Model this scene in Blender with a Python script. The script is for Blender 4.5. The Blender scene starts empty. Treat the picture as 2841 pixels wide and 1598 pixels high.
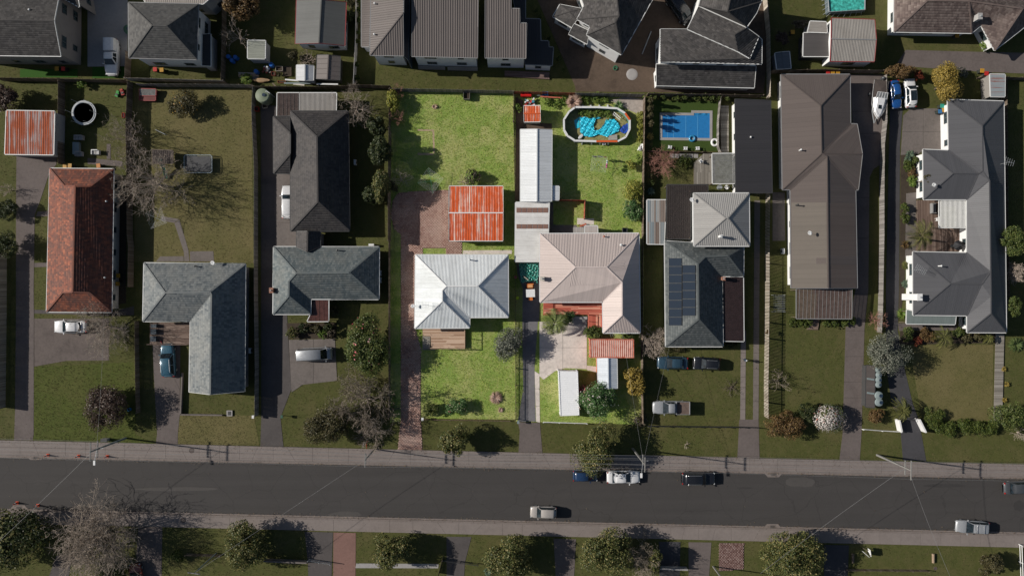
import bpy, math, random
import numpy as np
from mathutils import Vector, Matrix
random.seed(7); rng = np.random.default_rng(11)
scene = bpy.context.scene
COL = scene.collection
R = math.radians

# ---------------------------------------------------------------- camera, sky, sun, exposure
S = 0.0589                      # metres on the ground per photograph pixel
CAM_H = 111.0                   # flying height of the camera
cam_d = bpy.data.cameras.new('camera'); cam = bpy.data.objects.new('camera', cam_d); COL.objects.link(cam)
cam.location = (0,0, CAM_H); cam_d.sensor_width = 36.0
cam_d.lens = 18.0 * CAM_H / (1420.5 * S); cam_d.clip_start = 1.0; cam_d.clip_end = 3000.0
scene.camera = cam
SUN_EL = R(28.8)
SHADOW = Vector((0.990,-0.139,0)).normalized()      # the way shadows fall on the ground
world = bpy.data.worlds.new('World'); scene.world = world; world.use_nodes = True
wn = world.node_tree.nodes; wl = world.node_tree.links
sky = wn.new('ShaderNodeTexSky'); sky.sky_type = 'NISHITA'; sky.sun_disc = False
sky.sun_elevation = SUN_EL
to_sun = -SHADOW
sky.sun_rotation = math.atan2(to_sun.x, to_sun.y)
wl.new(sky.outputs[0], wn['Background'].inputs[0]); wn['Background'].inputs[1].default_value = 0.05
sun_d = bpy.data.lights.new('sun','SUN'); sun_d.energy = 4.8; sun_d.angle = R(0.53); sun_d.color = (1.0,0.945,0.87)
sun = bpy.data.objects.new('sun', sun_d); COL.objects.link(sun); sun.location = (-60,10,60)
dirv = Vector((SHADOW.x * math.cos(SUN_EL), SHADOW.y * math.cos(SUN_EL),-math.sin(SUN_EL)))
sun.rotation_euler = dirv.to_track_quat('-Z','Y').to_euler()
vs = scene.view_settings; vs.view_transform = 'Standard'; vs.look = 'None'; vs.gamma = 1.0
vs.exposure = 0.16; vs.use_curve_mapping = False
scene.cycles.max_bounces = 6; scene.cycles.transparent_max_bounces = 12

# ---------------------------------------------------------------- photograph pixel -> place
ZF = 2576 / 720.0
TX = (0,700,1400,2121); TY = (0,400,800,1193)
def t(c, r, x, y): return (TX[c] + x / ZF, TY[r] + y / ZF)
def T(c, r, *pts): return [t(c, r, x, y) for x, y in pts]
def W(p, h=0.0):
    k = S * (CAM_H - h) / CAM_H
    return Vector(((p[0] - 1420.5) * k, (799.0 - p[1]) * k, h))
def WT(c, r, x, y, h=0.0): return W(t(c, r, x, y), h)

# ---------------------------------------------------------------- materials
def nod(m, typ, **kw):
    n = m.node_tree.nodes.new(typ)
    for k, v in kw.items(): setattr(n, k, v)
    return n
def new_mat(name, rough=0.8, metallic=0.0, spec=0.4):
    m = bpy.data.materials.new(name); m.use_nodes = True
    b = m.node_tree.nodes['Principled BSDF']
    b.inputs['Roughness'].default_value = rough; b.inputs['Metallic'].default_value = metallic
    b.inputs['Specular IOR Level'].default_value = spec
    return m, b, m.node_tree.links
def c4(c): return (c[0], c[1], c[2], 1.0)
def mul(c, k): return tuple(min(1.0, x * k) for x in c)
def pos_node(m, scale=(1,1,1), uv=False):
    mp = nod(m,'ShaderNodeMapping'); mp.inputs['Scale'].default_value = scale
    if uv: s = nod(m,'ShaderNodeUVMap').outputs[0]
    else: s = nod(m,'ShaderNodeNewGeometry').outputs['Position']
    m.node_tree.links.new(s, mp.inputs['Vector'])
    return mp.outputs[0]
def noise(m, vec, scale, detail=4, rough=0.6):
    n = nod(m,'ShaderNodeTexNoise'); n.inputs['Scale'].default_value = scale
    n.inputs['Detail'].default_value = detail; n.inputs['Roughness'].default_value = rough
    m.node_tree.links.new(vec, n.inputs['Vector'])
    return n.outputs['Fac']
def ramp(m, fac, stops):
    r = nod(m,'ShaderNodeValToRGB'); e = r.color_ramp.elements
    while len(e) < len(stops): e.new(0.5)
    for i, (p, c) in enumerate(stops):
        e[i].position = p; e[i].color = c4(c) if not isinstance(c, (int, float)) else (c, c, c, 1)
    m.node_tree.links.new(fac, r.inputs[0])
    return r.outputs[0]
def mix(m, fac, a, b, mode='MIX'):
    n = nod(m,'ShaderNodeMix', data_type='RGBA', blend_type=mode)
    L = m.node_tree.links
    for sock, v in ((n.inputs[0], fac),(n.inputs[6], a),(n.inputs[7], b)):
        if isinstance(v, tuple): sock.default_value = c4(v)
        elif isinstance(v, (int, float)): sock.default_value = v
        else: L.new(v, sock)
    return n.outputs[2]
def bump(m, b, fac, strength=0.3, dist=0.03):
    n = nod(m,'ShaderNodeBump'); n.inputs['Strength'].default_value = strength; n.inputs['Distance'].default_value = dist
    m.node_tree.links.new(fac, n.inputs['Height']); m.node_tree.links.new(n.outputs[0], b.inputs['Normal'])

MATS = {}
def plain(name, c, rough=0.75, var=0.18, scale=1.2, fine=14.0, metallic=0.0, bmp=0.0, spec=0.4):
    if name in MATS: return MATS[name]
    m, b, L = new_mat(name, rough, metallic, spec)
    p = pos_node(m)
    f = noise(m, p, scale, 5); g = noise(m, p, fine, 3)
    col = ramp(m, f, [(0.3, mul(c, 1 - var)),(0.7, mul(c, 1 + var))])
    col = mix(m, 0.35, col, ramp(m, g, [(0.35, mul(c, 1 - var * 1.3)),(0.65, mul(c, 1 + var * 1.3))]))
    L.new(col, b.inputs['Base Color'])
    if bmp: bump(m, b, g, bmp)
    MATS[name] = m; return m
def paint(name, c, rough=0.25, metallic=0.0, coat=0.6):
    if name in MATS: return MATS[name]
    m, b, L = new_mat(name, rough, metallic, 0.5)
    f = noise(m, pos_node(m),3.0,4)
    L.new(ramp(m, f, [(0.3, mul(c, 0.9)),(0.7, mul(c, 1.06))]), b.inputs['Base Color'])
    L.new(ramp(m, noise(m, pos_node(m),5.0,3), [(0.3, rough),(0.75, min(1, rough + 0.15))]), b.inputs['Roughness'])
    b.inputs['Coat Weight'].default_value = coat; b.inputs['Coat Roughness'].default_value = 0.12
    MATS[name] = m; return m
def glass(name, c=(0.018,0.024,0.028), rough=0.06):
    if name in MATS: return MATS[name]
    m, b, L = new_mat(name, rough, 0.0,0.6)
    f = noise(m, pos_node(m),2.2,3)
    L.new(ramp(m, f, [(0.35, mul(c, 0.6)),(0.7, mul(c, 1.8))]), b.inputs['Base Color'])
    MATS[name] = m; return m
def metal_roof(name, c, dirty=None, rough=0.55, amount=0.45, streak=1.0):
    """painted or galvanised sheet: streaks run down the slope (uv in metres, v down the slope)"""
    if name in MATS: return MATS[name]
    m, b, L = new_mat(name, rough, 0.0,0.35)
    dirty = dirty or mul(c, 0.6)
    st = noise(m, pos_node(m, (5.0,0.35,1), True),1.0 * streak, 5,0.7)
    bl = noise(m, pos_node(m),0.55,5,0.65)
    sp = noise(m, pos_node(m),9.0,3,0.7)
    k = mix(m, 0.5, ramp(m, st, [(0.42,0.0),(0.66,1.0)]), ramp(m, bl, [(0.42,0.0),(0.68,1.0)]))
    k2 = mix(m, amount, (0,0,0), k)
    col = mix(m, k2, c, dirty)
    col = mix(m, 0.25, col, ramp(m, sp, [(0.3, mul(c, 0.75)),(0.7, mul(c, 1.12))]))
    sx = nod(m,'ShaderNodeSeparateXYZ'); L.new(pos_node(m, (1.3,1,1), True), sx.inputs[0])
    fl = nod(m,'ShaderNodeMath', operation='FLOOR'); L.new(sx.outputs[0], fl.inputs[0])
    wnz = nod(m,'ShaderNodeTexWhiteNoise', noise_dimensions='1D'); L.new(fl.outputs[0], wnz.inputs['W'])
    col = mix(m, 0.3, col, mix(m, 1.0, col, ramp(m, wnz.outputs['Value'], [(0,0.68),(1,1.0)]),'MULTIPLY'))
    w = nod(m,'ShaderNodeTexWave', wave_type='BANDS', bands_direction='X'); w.inputs['Scale'].default_value = 0.42
    L.new(pos_node(m, (1,1,1), True), w.inputs['Vector'])
    col = mix(m, ramp(m, w.outputs['Fac'], [(0.0,0.22),(0.06,0.0)]), col, mul(c, 0.45))
    L.new(col, b.inputs['Base Color'])
    MATS[name] = m; return m
def rust_roof(name, pale, rust, cover=0.5, dark=(0.22,0.045,0.02), scale=0.55, across=2.2):
    if name in MATS: return MATS[name]
    m, b, L = new_mat(name, 0.8,0.0,0.2)
    st = noise(m, pos_node(m, (across, 0.05,1), True),1.0,3,0.6)
    st2 = noise(m, pos_node(m, (12.0,0.25,1), True),1.0,4,0.7)
    bl = noise(m, pos_node(m), scale, 5,0.6)
    f = mix(m, 0.22, st, bl); f = mix(m, 0.35, f, st2)
    lo = 0.62 - 0.24 * cover
    k = ramp(m, f, [(lo - 0.035,0.0),(lo + 0.035,1.0)])
    rc = ramp(m, noise(m, pos_node(m, (4,0.25,1), True),2.0,5,0.7), [(0.3, dark),(0.5, rust),(0.75, mul(rust, 1.25))])
    L.new(mix(m, k, pale, rc), b.inputs['Base Color'])
    MATS[name] = m; return m
def island(name, stops, rough=0.8, scale=0.5, tint=None, tint_amt=0.5, spec=0.3, patch=(0.45,0.6)):
    """each piece of the mesh draws its own colour; a broad noise adds lichen or wear"""
    if name in MATS: return MATS[name]
    m, b, L = new_mat(name, rough, 0.0, spec)
    g = nod(m,'ShaderNodeNewGeometry')
    col = ramp(m, g.outputs['Random Per Island'], stops)
    if tint:
        f = noise(m, pos_node(m), scale, 5,0.65)
        k = mix(m, tint_amt, (0,0,0), ramp(m, f, [(patch[0], 0.0),(patch[1], 1.0)]))
        col = mix(m, k, col, tint)
    L.new(col, b.inputs['Base Color'])
    MATS[name] = m; return m
def leafmat(name, stops, rough=0.5, trans=0.25):
    if name in MATS: return MATS[name]
    m, b, L = new_mat(name, rough, 0.0,0.3)
    g = nod(m,'ShaderNodeNewGeometry')
    col = ramp(m, g.outputs['Random Per Island'], stops)
    tr = nod(m,'ShaderNodeBsdfTranslucent'); L.new(col, tr.inputs[0]); L.new(col, b.inputs['Base Color'])
    mx = nod(m,'ShaderNodeMixShader'); mx.inputs[0].default_value = trans
    L.new(b.outputs[0], mx.inputs[1]); L.new(tr.outputs[0], mx.inputs[2])
    L.new(mx.outputs[0], m.node_tree.nodes['Material Output'].inputs[0])
    MATS[name] = m; return m
def grassmat(name, c_lo, c_hi, dry, scale=0.35, dry_at=(0.5,0.72), bmp=0.3):
    if name in MATS: return MATS[name]
    m, b, L = new_mat(name, 0.9,0.0,0.15)
    p = pos_node(m)
    a = noise(m, p, scale, 6,0.7); f = noise(m, p, 5.0,4,0.75); d = noise(m, p, 0.16,5,0.68); g = noise(m, p, 22.0,3,0.7)
    col = ramp(m, a, [(0.32, c_lo),(0.68, c_hi)])
    col = mix(m, ramp(m, d, [(dry_at[0], 0.0),(dry_at[1], 0.85)]), col, dry)
    w2 = noise(m, p, 1.1,6,0.75)
    col = mix(m, ramp(m, w2, [(0.5,0.0),(0.68,0.75)]), col, mul(dry, 0.95)); col = mix(m, ramp(m, w2, [(0.3,0.6),(0.44,0.0)]), col, mul(c_lo, 0.8))
    col = mix(m, 0.32, col, mix(m, ramp(m, f, [(0.36,0.0),(0.66,1.0)]), mul(c_lo, 0.75), mul(dry, 1.08)))
    col = mix(m, 0.3, col, ramp(m, g, [(0.35, mul(c_lo, 0.6)),(0.65, mul(c_hi, 1.35))]))
    L.new(col, b.inputs['Base Color']); bump(m, b, f, bmp, 0.06)
    MATS[name] = m; return m
def concrete(name, c, stain=0.45, rough=0.85, scale=0.35):
    if name in MATS: return MATS[name]
    m, b, L = new_mat(name, rough, 0.0,0.25)
    p = pos_node(m)
    a = noise(m, p, scale, 6,0.65); f = noise(m, p, 2.3,5,0.7); g = noise(m, p, 30.0,2)
    col = ramp(m, a, [(0.33, mul(c, 1 - stain)),(0.5, c),(0.68, mul(c, 1.15))])
    col = mix(m, 0.45, col, ramp(m, f, [(0.33, mul(c, 1 - stain)),(0.6, mul(c, 1.08))]))
    col = mix(m, 0.2, col, ramp(m, g, [(0.3, mul(c, 0.6)),(0.7, mul(c, 1.3))]))
    L.new(col, b.inputs['Base Color']); bump(m, b, g, 0.2,0.01)
    MATS[name] = m; return m
def sheer(name, c, alpha=0.5, rough=0.25):
    """corrugated clear or tinted plastic sheet"""
    if name in MATS: return MATS[name]
    m, b, L = new_mat(name, rough, 0.0,0.45)
    f = noise(m, pos_node(m),1.6,5,0.7)
    L.new(ramp(m, f, [(0.3, mul(c, 0.65)),(0.7, mul(c, 1.25))]), b.inputs['Base Color'])
    b.inputs['Alpha'].default_value = alpha
    MATS[name] = m; return m

# ---------------------------------------------------------------- meshes
def shape(name, verts, faces, uvs=None, smooth=False):
    me = bpy.data.meshes.new(name); me.from_pydata([tuple(v) for v in verts], [], faces)
    if uvs:
        ul = me.uv_layers.new(name='UVMap')
        flat = [c for f in uvs for uv in f for c in uv]
        ul.data.foreach_set('uv', flat)
    if smooth: me.polygons.foreach_set('use_smooth', [True] * len(me.polygons))
    me.update(); return me
def np_mesh(name, verts, faces):
    """verts (N,3), faces (M,k) of one size"""
    me = bpy.data.meshes.new(name); n, k = faces.shape
    me.vertices.add(len(verts)); me.vertices.foreach_set('co', np.asarray(verts, dtype=np.float32).ravel())
    me.loops.add(n * k); me.loops.foreach_set('vertex_index', faces.astype(np.int32).ravel())
    me.polygons.add(n); me.polygons.foreach_set('loop_start', np.arange(0, n * k, k, dtype=np.int32))
    me.update(calc_edges=True); me.validate(); return me
def link(name, data, mat=None, parent=None):
    o = bpy.data.objects.new(name, data); COL.objects.link(o)
    if mat and data is not None and hasattr(data,'materials') and len(data.materials) == 0: data.materials.append(mat)
    if parent: o.parent = parent
    return o
def tag(o, label=None, cat=None, group=None, kind=None):
    if label: o['label'] = label
    if cat: o['category'] = cat
    if group: o['group'] = group
    if kind: o['kind'] = kind
    return o
def thing(name, label, cat, loc, group=None, rz=0.0):
    o = bpy.data.objects.new(name, None); COL.objects.link(o); o.location = loc; o.rotation_euler = (0,0, rz)
    o.empty_display_size = 0.3
    return tag(o, label, cat, group)
def lk(name, m, mat=None, parent=None): return link(name, shape(name, m.v, m.f), mat, parent)
def lks(name, m, mat=None, parent=None): return link(name, shape(name, m.v, m.f, None, True), mat, parent)
class MB:
    def __init__(s, org=(0,0,0)): s.v = []; s.f = []; s.u = []; s.org = Vector(org); s.smooth = False
    def add(s, vs, fs, uvs=None):
        n = len(s.v); s.v += [Vector(v) for v in vs]; s.f += [tuple(i + n for i in f) for f in fs]
        s.u += uvs if uvs else [[(0,0)] * len(f) for f in fs]
    def box(s, c, d, rz=0.0, tilt=None):
        x, y, z = d[0] / 2, d[1] / 2, d[2] / 2
        m = Matrix.Rotation(rz, 3,'Z')
        if tilt: m = m @ Matrix.Rotation(tilt[0], 3,'X') @ Matrix.Rotation(tilt[1], 3,'Y')
        c = Vector(c)
        vs = [c + m @ Vector((a * x, b * y, e * z)) for a in (-1,1) for b in (-1,1) for e in (-1,1)]
        s.add(vs, [(0,1,3,2),(4,6,7,5),(0,4,5,1),(2,3,7,6),(0,2,6,4),(1,5,7,3)])
        return s
    def bar(s, a, b, w, h, up=(0,0,1)):
        """box beam from a to b, w across, h high, centred on the line"""
        a, b = Vector(a), Vector(b); d = (b - a)
        if d.length < 1e-6: return s
        d.normalize(); side = d.cross(Vector(up))
        if side.length < 1e-4: side = Vector((1,0,0))
        side.normalize(); u = side.cross(d)
        vs = [p + side * (i * w / 2) + u * (j * h / 2) for p in (a, b) for i, j in ((-1,-1),(1,-1),(1,1),(-1,1))]
        s.add(vs, [(0,1,2,3),(7,6,5,4),(0,4,5,1),(1,5,6,2),(2,6,7,3),(3,7,4,0)])
        return s
    def cyl(s, a, b, r0, r1=None, n=10, cap=True):
        a, b = Vector(a), Vector(b); r1 = r0 if r1 is None else r1
        d = (b - a).normalized(); x = d.orthogonal().normalized(); y = d.cross(x)
        vs = []
        for p, r in ((a, r0),(b, r1)):
            vs += [p + (x * math.cos(k * 2 * math.pi / n) + y * math.sin(k * 2 * math.pi / n)) * r for k in range(n)]
        fs = [(k, (k + 1) % n, n + (k + 1) % n, n + k) for k in range(n)]
        if cap: fs += [tuple(range(n - 1,-1,-1)), tuple(range(n, 2 * n))]
        s.add(vs, fs); return s
    def lathe(s, c, prof, n=16, sx=1.0, sy=1.0):
        c = Vector(c); vs = []; k = len(prof)
        for r, z in prof:
            vs += [c + Vector((math.cos(i * 2 * math.pi / n) * r * sx, math.sin(i * 2 * math.pi / n) * r * sy, z)) for i in range(n)]
        fs = []
        for j in range(k - 1):
            fs += [(j * n + i, j * n + (i + 1) % n, (j + 1) * n + (i + 1) % n, (j + 1) * n + i) for i in range(n)]
        fs.append(tuple(range(n - 1,-1,-1))); fs.append(tuple((k - 1) * n + i for i in range(n)))
        s.add(vs, fs); return s
    def tube(s, pts, r, n=6, taper=None):
        for i in range(len(pts) - 1):
            a = r if taper is None else r + (taper - r) * i / (len(pts) - 1)
            b = r if taper is None else r + (taper - r) * (i + 1) / (len(pts) - 1)
            s.cyl(pts[i], pts[i + 1], a, b, n)
        return s
    def ring(s, c, r, tube_r, n=24, k=6, sx=1.0, sy=1.0):
        c = Vector(c); vs = []
        for i in range(n):
            a = i * 2 * math.pi / n
            for j in range(k):
                b = j * 2 * math.pi / k; rr = r + tube_r * math.cos(b)
                vs.append(c + Vector((math.cos(a) * rr * sx, math.sin(a) * rr * sy, tube_r * math.sin(b))))
        s.add(vs, [(i * k + j, ((i + 1) % n) * k + j, ((i + 1) % n) * k + (j + 1) % k, i * k + (j + 1) % k) for i in range(n) for j in range(k)])
        return s
    def prism(s, poly, z0, z1):
        poly = [Vector((p[0], p[1], 0)) for p in poly]
        if area(poly) < 0: poly = poly[::-1]
        n = len(poly)
        vs = [Vector((p.x, p.y, z0)) for p in poly] + [Vector((p.x, p.y, z1)) for p in poly]
        s.add(vs, [tuple(range(n - 1,-1,-1)), tuple(range(n, 2 * n))] + [(i, (i + 1) % n, n + (i + 1) % n, n + i) for i in range(n)])
        return s
    def quad(s, *p): s.add(p, [tuple(range(len(p)))]); return s
    def build(s, name, mat, parent=None, smooth=False):
        me = shape(name, [v - s.org for v in s.v], s.f, s.u, smooth or s.smooth)
        return link(name, me, mat, parent)
def area(p): return sum(p[i][0] * p[(i + 1) % len(p)][1] - p[(i + 1) % len(p)][0] * p[i][1] for i in range(len(p))) / 2
def clip_rect(poly, x0, y0, x1, y1):
    for ax, lim, sg in ((0, x0,1),(0, x1,-1),(1, y0,1),(1, y1,-1)):
        out = []
        for i in range(len(poly)):
            a, b = poly[i], poly[(i + 1) % len(poly)]
            da, db = (a[ax] - lim) * sg, (b[ax] - lim) * sg
            if da >= 0: out.append(a)
            if da * db < 0:
                k = da / (da - db); out.append((a[0] + (b[0] - a[0]) * k, a[1] + (b[1] - a[1]) * k))
        poly = out
        if len(poly) < 3: return []
    return poly
def inside(poly, P):
    """P (N,2) against polygon"""
    x, y = P[:, 0], P[:, 1]; c = np.zeros(len(P), bool); n = len(poly)
    for i in range(n):
        x1, y1 = poly[i][0], poly[i][1]; x2, y2 = poly[(i + 1) % n][0], poly[(i + 1) % n][1]
        if y1 == y2: continue
        c ^= ((y1 > y) != (y2 > y)) & (x < (x2 - x1) * (y - y1) / (y2 - y1) + x1)
    return c
def inset(pts, d):
    """pts: closed loop of Vectors, counter-clockwise; moved inwards by d in plan, z kept"""
    n = len(pts); out = []
    for i in range(n):
        a, b, c = pts[i - 1], pts[i], pts[(i + 1) % n]
        d1 = Vector((b.x - a.x, b.y - a.y)).normalized(); d2 = Vector((c.x - b.x, c.y - b.y)).normalized()
        n1 = Vector((-d1.y, d1.x)); n2 = Vector((-d2.y, d2.x)); m = n1 + n2
        if m.length < 1e-3: m = n1
        k = d / max(0.25, m.length_squared / 2) 
        out.append(Vector((b.x + m.x * k / 1.0 * 1.0, b.y + m.y * k, b.z)))
    return out
HARD = []       # plan polygons that no grass may grow through
# ---------------------------------------------------------------- roofs, walls, fences, surfaces
from mathutils.geometry import tessellate_polygon
def set_uv(me, uv_by_vert, faces):
    ul = me.uv_layers.new(name='UVMap'); ul.data.foreach_set('uv', np.asarray(uv_by_vert, dtype=np.float32)[faces.ravel()].ravel())
class Plane:
    """one roof plane: height look-up, slope axes and clipping of lines to its outline"""
    def __init__(s, pts, down=None):
        s.p = pts
        s.tris = [tuple(x) for x in tessellate_polygon([[Vector((p.x, p.y, 0)) for p in pts]])]
        n = Vector((0,0,0))
        for i in range(len(pts)):
            a, b = pts[i], pts[(i + 1) % len(pts)]
            n += Vector(((a.y - b.y) * (a.z + b.z),(a.z - b.z) * (a.x + b.x),(a.x - b.x) * (a.y + b.y)))
        if n.z < 0: n = -n
        s.n = n.normalized()
        d = Vector((s.n.x, s.n.y))
        if down is not None: d = Vector(down)
        elif d.length < 0.02: d = Vector((0,-1))
        s.d = d.normalized(); s.u = Vector((-s.d.y, s.d.x))
    def z(s, P):
        out = np.full(len(P), np.nan); best = np.full(len(P),-1e9)
        for tr in s.tris:
            a, b, c = (s.p[i] for i in tr)
            det = (b.y - c.y) * (a.x - c.x) + (c.x - b.x) * (a.y - c.y)
            if abs(det) < 1e-9: continue
            w0 = ((b.y - c.y) * (P[:, 0] - c.x) + (c.x - b.x) * (P[:, 1] - c.y)) / det
            w1 = ((c.y - a.y) * (P[:, 0] - c.x) + (a.x - c.x) * (P[:, 1] - c.y)) / det
            w2 = 1 - w0 - w1; q = np.minimum(np.minimum(w0, w1), w2)
            zz = w0 * a.z + w1 * b.z + w2 * c.z
            k = q > best; out[k] = zz[k]; best[k] = q[k]
        return out
    def spans(s, along, pos):
        """intervals of the outline on the line where the other axis equals pos; along = 'u' or 'v'"""
        A, B = (s.u, s.d) if along == 'u' else (s.d, s.u)
        xs = []; n = len(s.p)
        for i in range(n):
            a, b = s.p[i], s.p[(i + 1) % n]
            pa = a.x * B.x + a.y * B.y - pos; pb = b.x * B.x + b.y * B.y - pos
            if (pa > 0) != (pb > 0):
                k = pa / (pa - pb); xs.append((a.x + (b.x - a.x) * k) * A.x + (a.y + (b.y - a.y) * k) * A.y)
        xs.sort(); return [(xs[i], xs[i + 1]) for i in range(0, len(xs) - 1,2)]
    def rng(s, ax):
        A = s.u if ax == 'u' else s.d
        q = [p.x * A.x + p.y * A.y for p in s.p]; return min(q), max(q)
def ribs(planes, spacing, w, hh, org):
    V = []; Fq = []; UV = []; n = 0
    for pl in planes:
        u0, u1 = pl.rng('u'); segs = []
        for k in range(int(u0 / spacing) - 1, int(u1 / spacing) + 2):
            u = k * spacing
            for a, b in pl.spans('v', u):
                if b - a < 0.1: continue
                m = max(1, int((b - a) / 2.5)); st = (b - a) / m
                segs += [(u, a + i * st, a + (i + 1) * st) for i in range(m)]
        if not segs: continue
        sg = np.array(segs)
        pu = np.stack([sg[:, 0] - w, sg[:, 0] - w * .35, sg[:, 0] + w * .35, sg[:, 0] + w], 1)
        for vi in (1,2):
            vv = np.repeat(sg[:, vi:vi + 1], 4,1)
            X = pu * pl.u.x + vv * pl.d.x; Y = pu * pl.u.y + vv * pl.d.y
            Zb = pl.z(np.stack([X[:, 1] * .5 + X[:, 2] * .5, Y[:, 1] * .5 + Y[:, 2] * .5], 1))[:, None] + np.array([[0.0, hh, hh, 0.0]])
            V.append(np.stack([X, Y, Zb], 2)); UV.append(np.stack([pu, vv], 2))
        m = len(sg); i = np.arange(m) * 4
        for q in range(3):
            Fq.append(n + np.stack([i + q, i + q + 1, i + q + 1 + 4 * m, i + q + 4 * m], 1))
        V[-2] = V[-2].reshape(-1,3); V[-1] = V[-1].reshape(-1,3); UV[-2] = UV[-2].reshape(-1,2); UV[-1] = UV[-1].reshape(-1,2)
        n += 8 * m
    if not V: return None
    V = np.concatenate(V) - np.array(org); Fq = np.concatenate(Fq); UV = np.concatenate(UV)
    me = np_mesh('roof_ribs', V, Fq); set_uv(me, UV, Fq); return me
def tiles(planes, tw, rh, lip, org):
    V = []; Fq = []; UV = []; n = 0
    for pl in planes:
        v0, v1 = pl.rng('v'); cells = []
        for k in range(int((v1 - v0) / rh) + 1):
            vb = v1 - k * rh; vt = vb - rh * 1.04; vm = (vb + vt) / 2
            for a, b in pl.spans('u', vm):
                sh = 0.5 * tw * (k % 2); j = math.floor((a - sh) / tw)
                while j * tw + sh < b:
                    x0 = max(a, j * tw + sh); x1 = min(b, (j + 1) * tw + sh - 0.008)
                    if x1 - x0 > 0.04: cells.append((x0, x1, max(vt, v0), vb))
                    j += 1
        if not cells: continue
        c = np.array(cells); m = len(c); jit = rng.normal(0,0.006, m)
        P = []
        for ui, vi, dz in ((0,2,0.008),(1,2,0.008),(1,3, lip),(0,3, lip),(1,3,0.0),(0,3,0.0)):
            X = c[:, ui] * pl.u.x + c[:, vi] * pl.d.x; Y = c[:, ui] * pl.u.y + c[:, vi] * pl.d.y
            Z = pl.z(np.stack([X, Y], 1)) + dz + (jit if dz == lip else 0)
            P.append(np.stack([X, Y, Z], 1)); UV.append(np.stack([c[:, ui], c[:, vi]], 1))
        V.append(np.stack(P, 0).reshape(-1,3)); i = np.arange(m)
        Fq.append(n + np.stack([i, i + m, i + 2 * m, i + 3 * m], 1)); Fq.append(n + np.stack([i + 3 * m, i + 2 * m, i + 4 * m, i + 5 * m], 1))
        n += 6 * m
    if not V: return None
    me = np_mesh('roof_tiles', np.concatenate(V) - np.array(org), np.concatenate(Fq)); set_uv(me, np.concatenate(UV), np.concatenate(Fq)); return me

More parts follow.
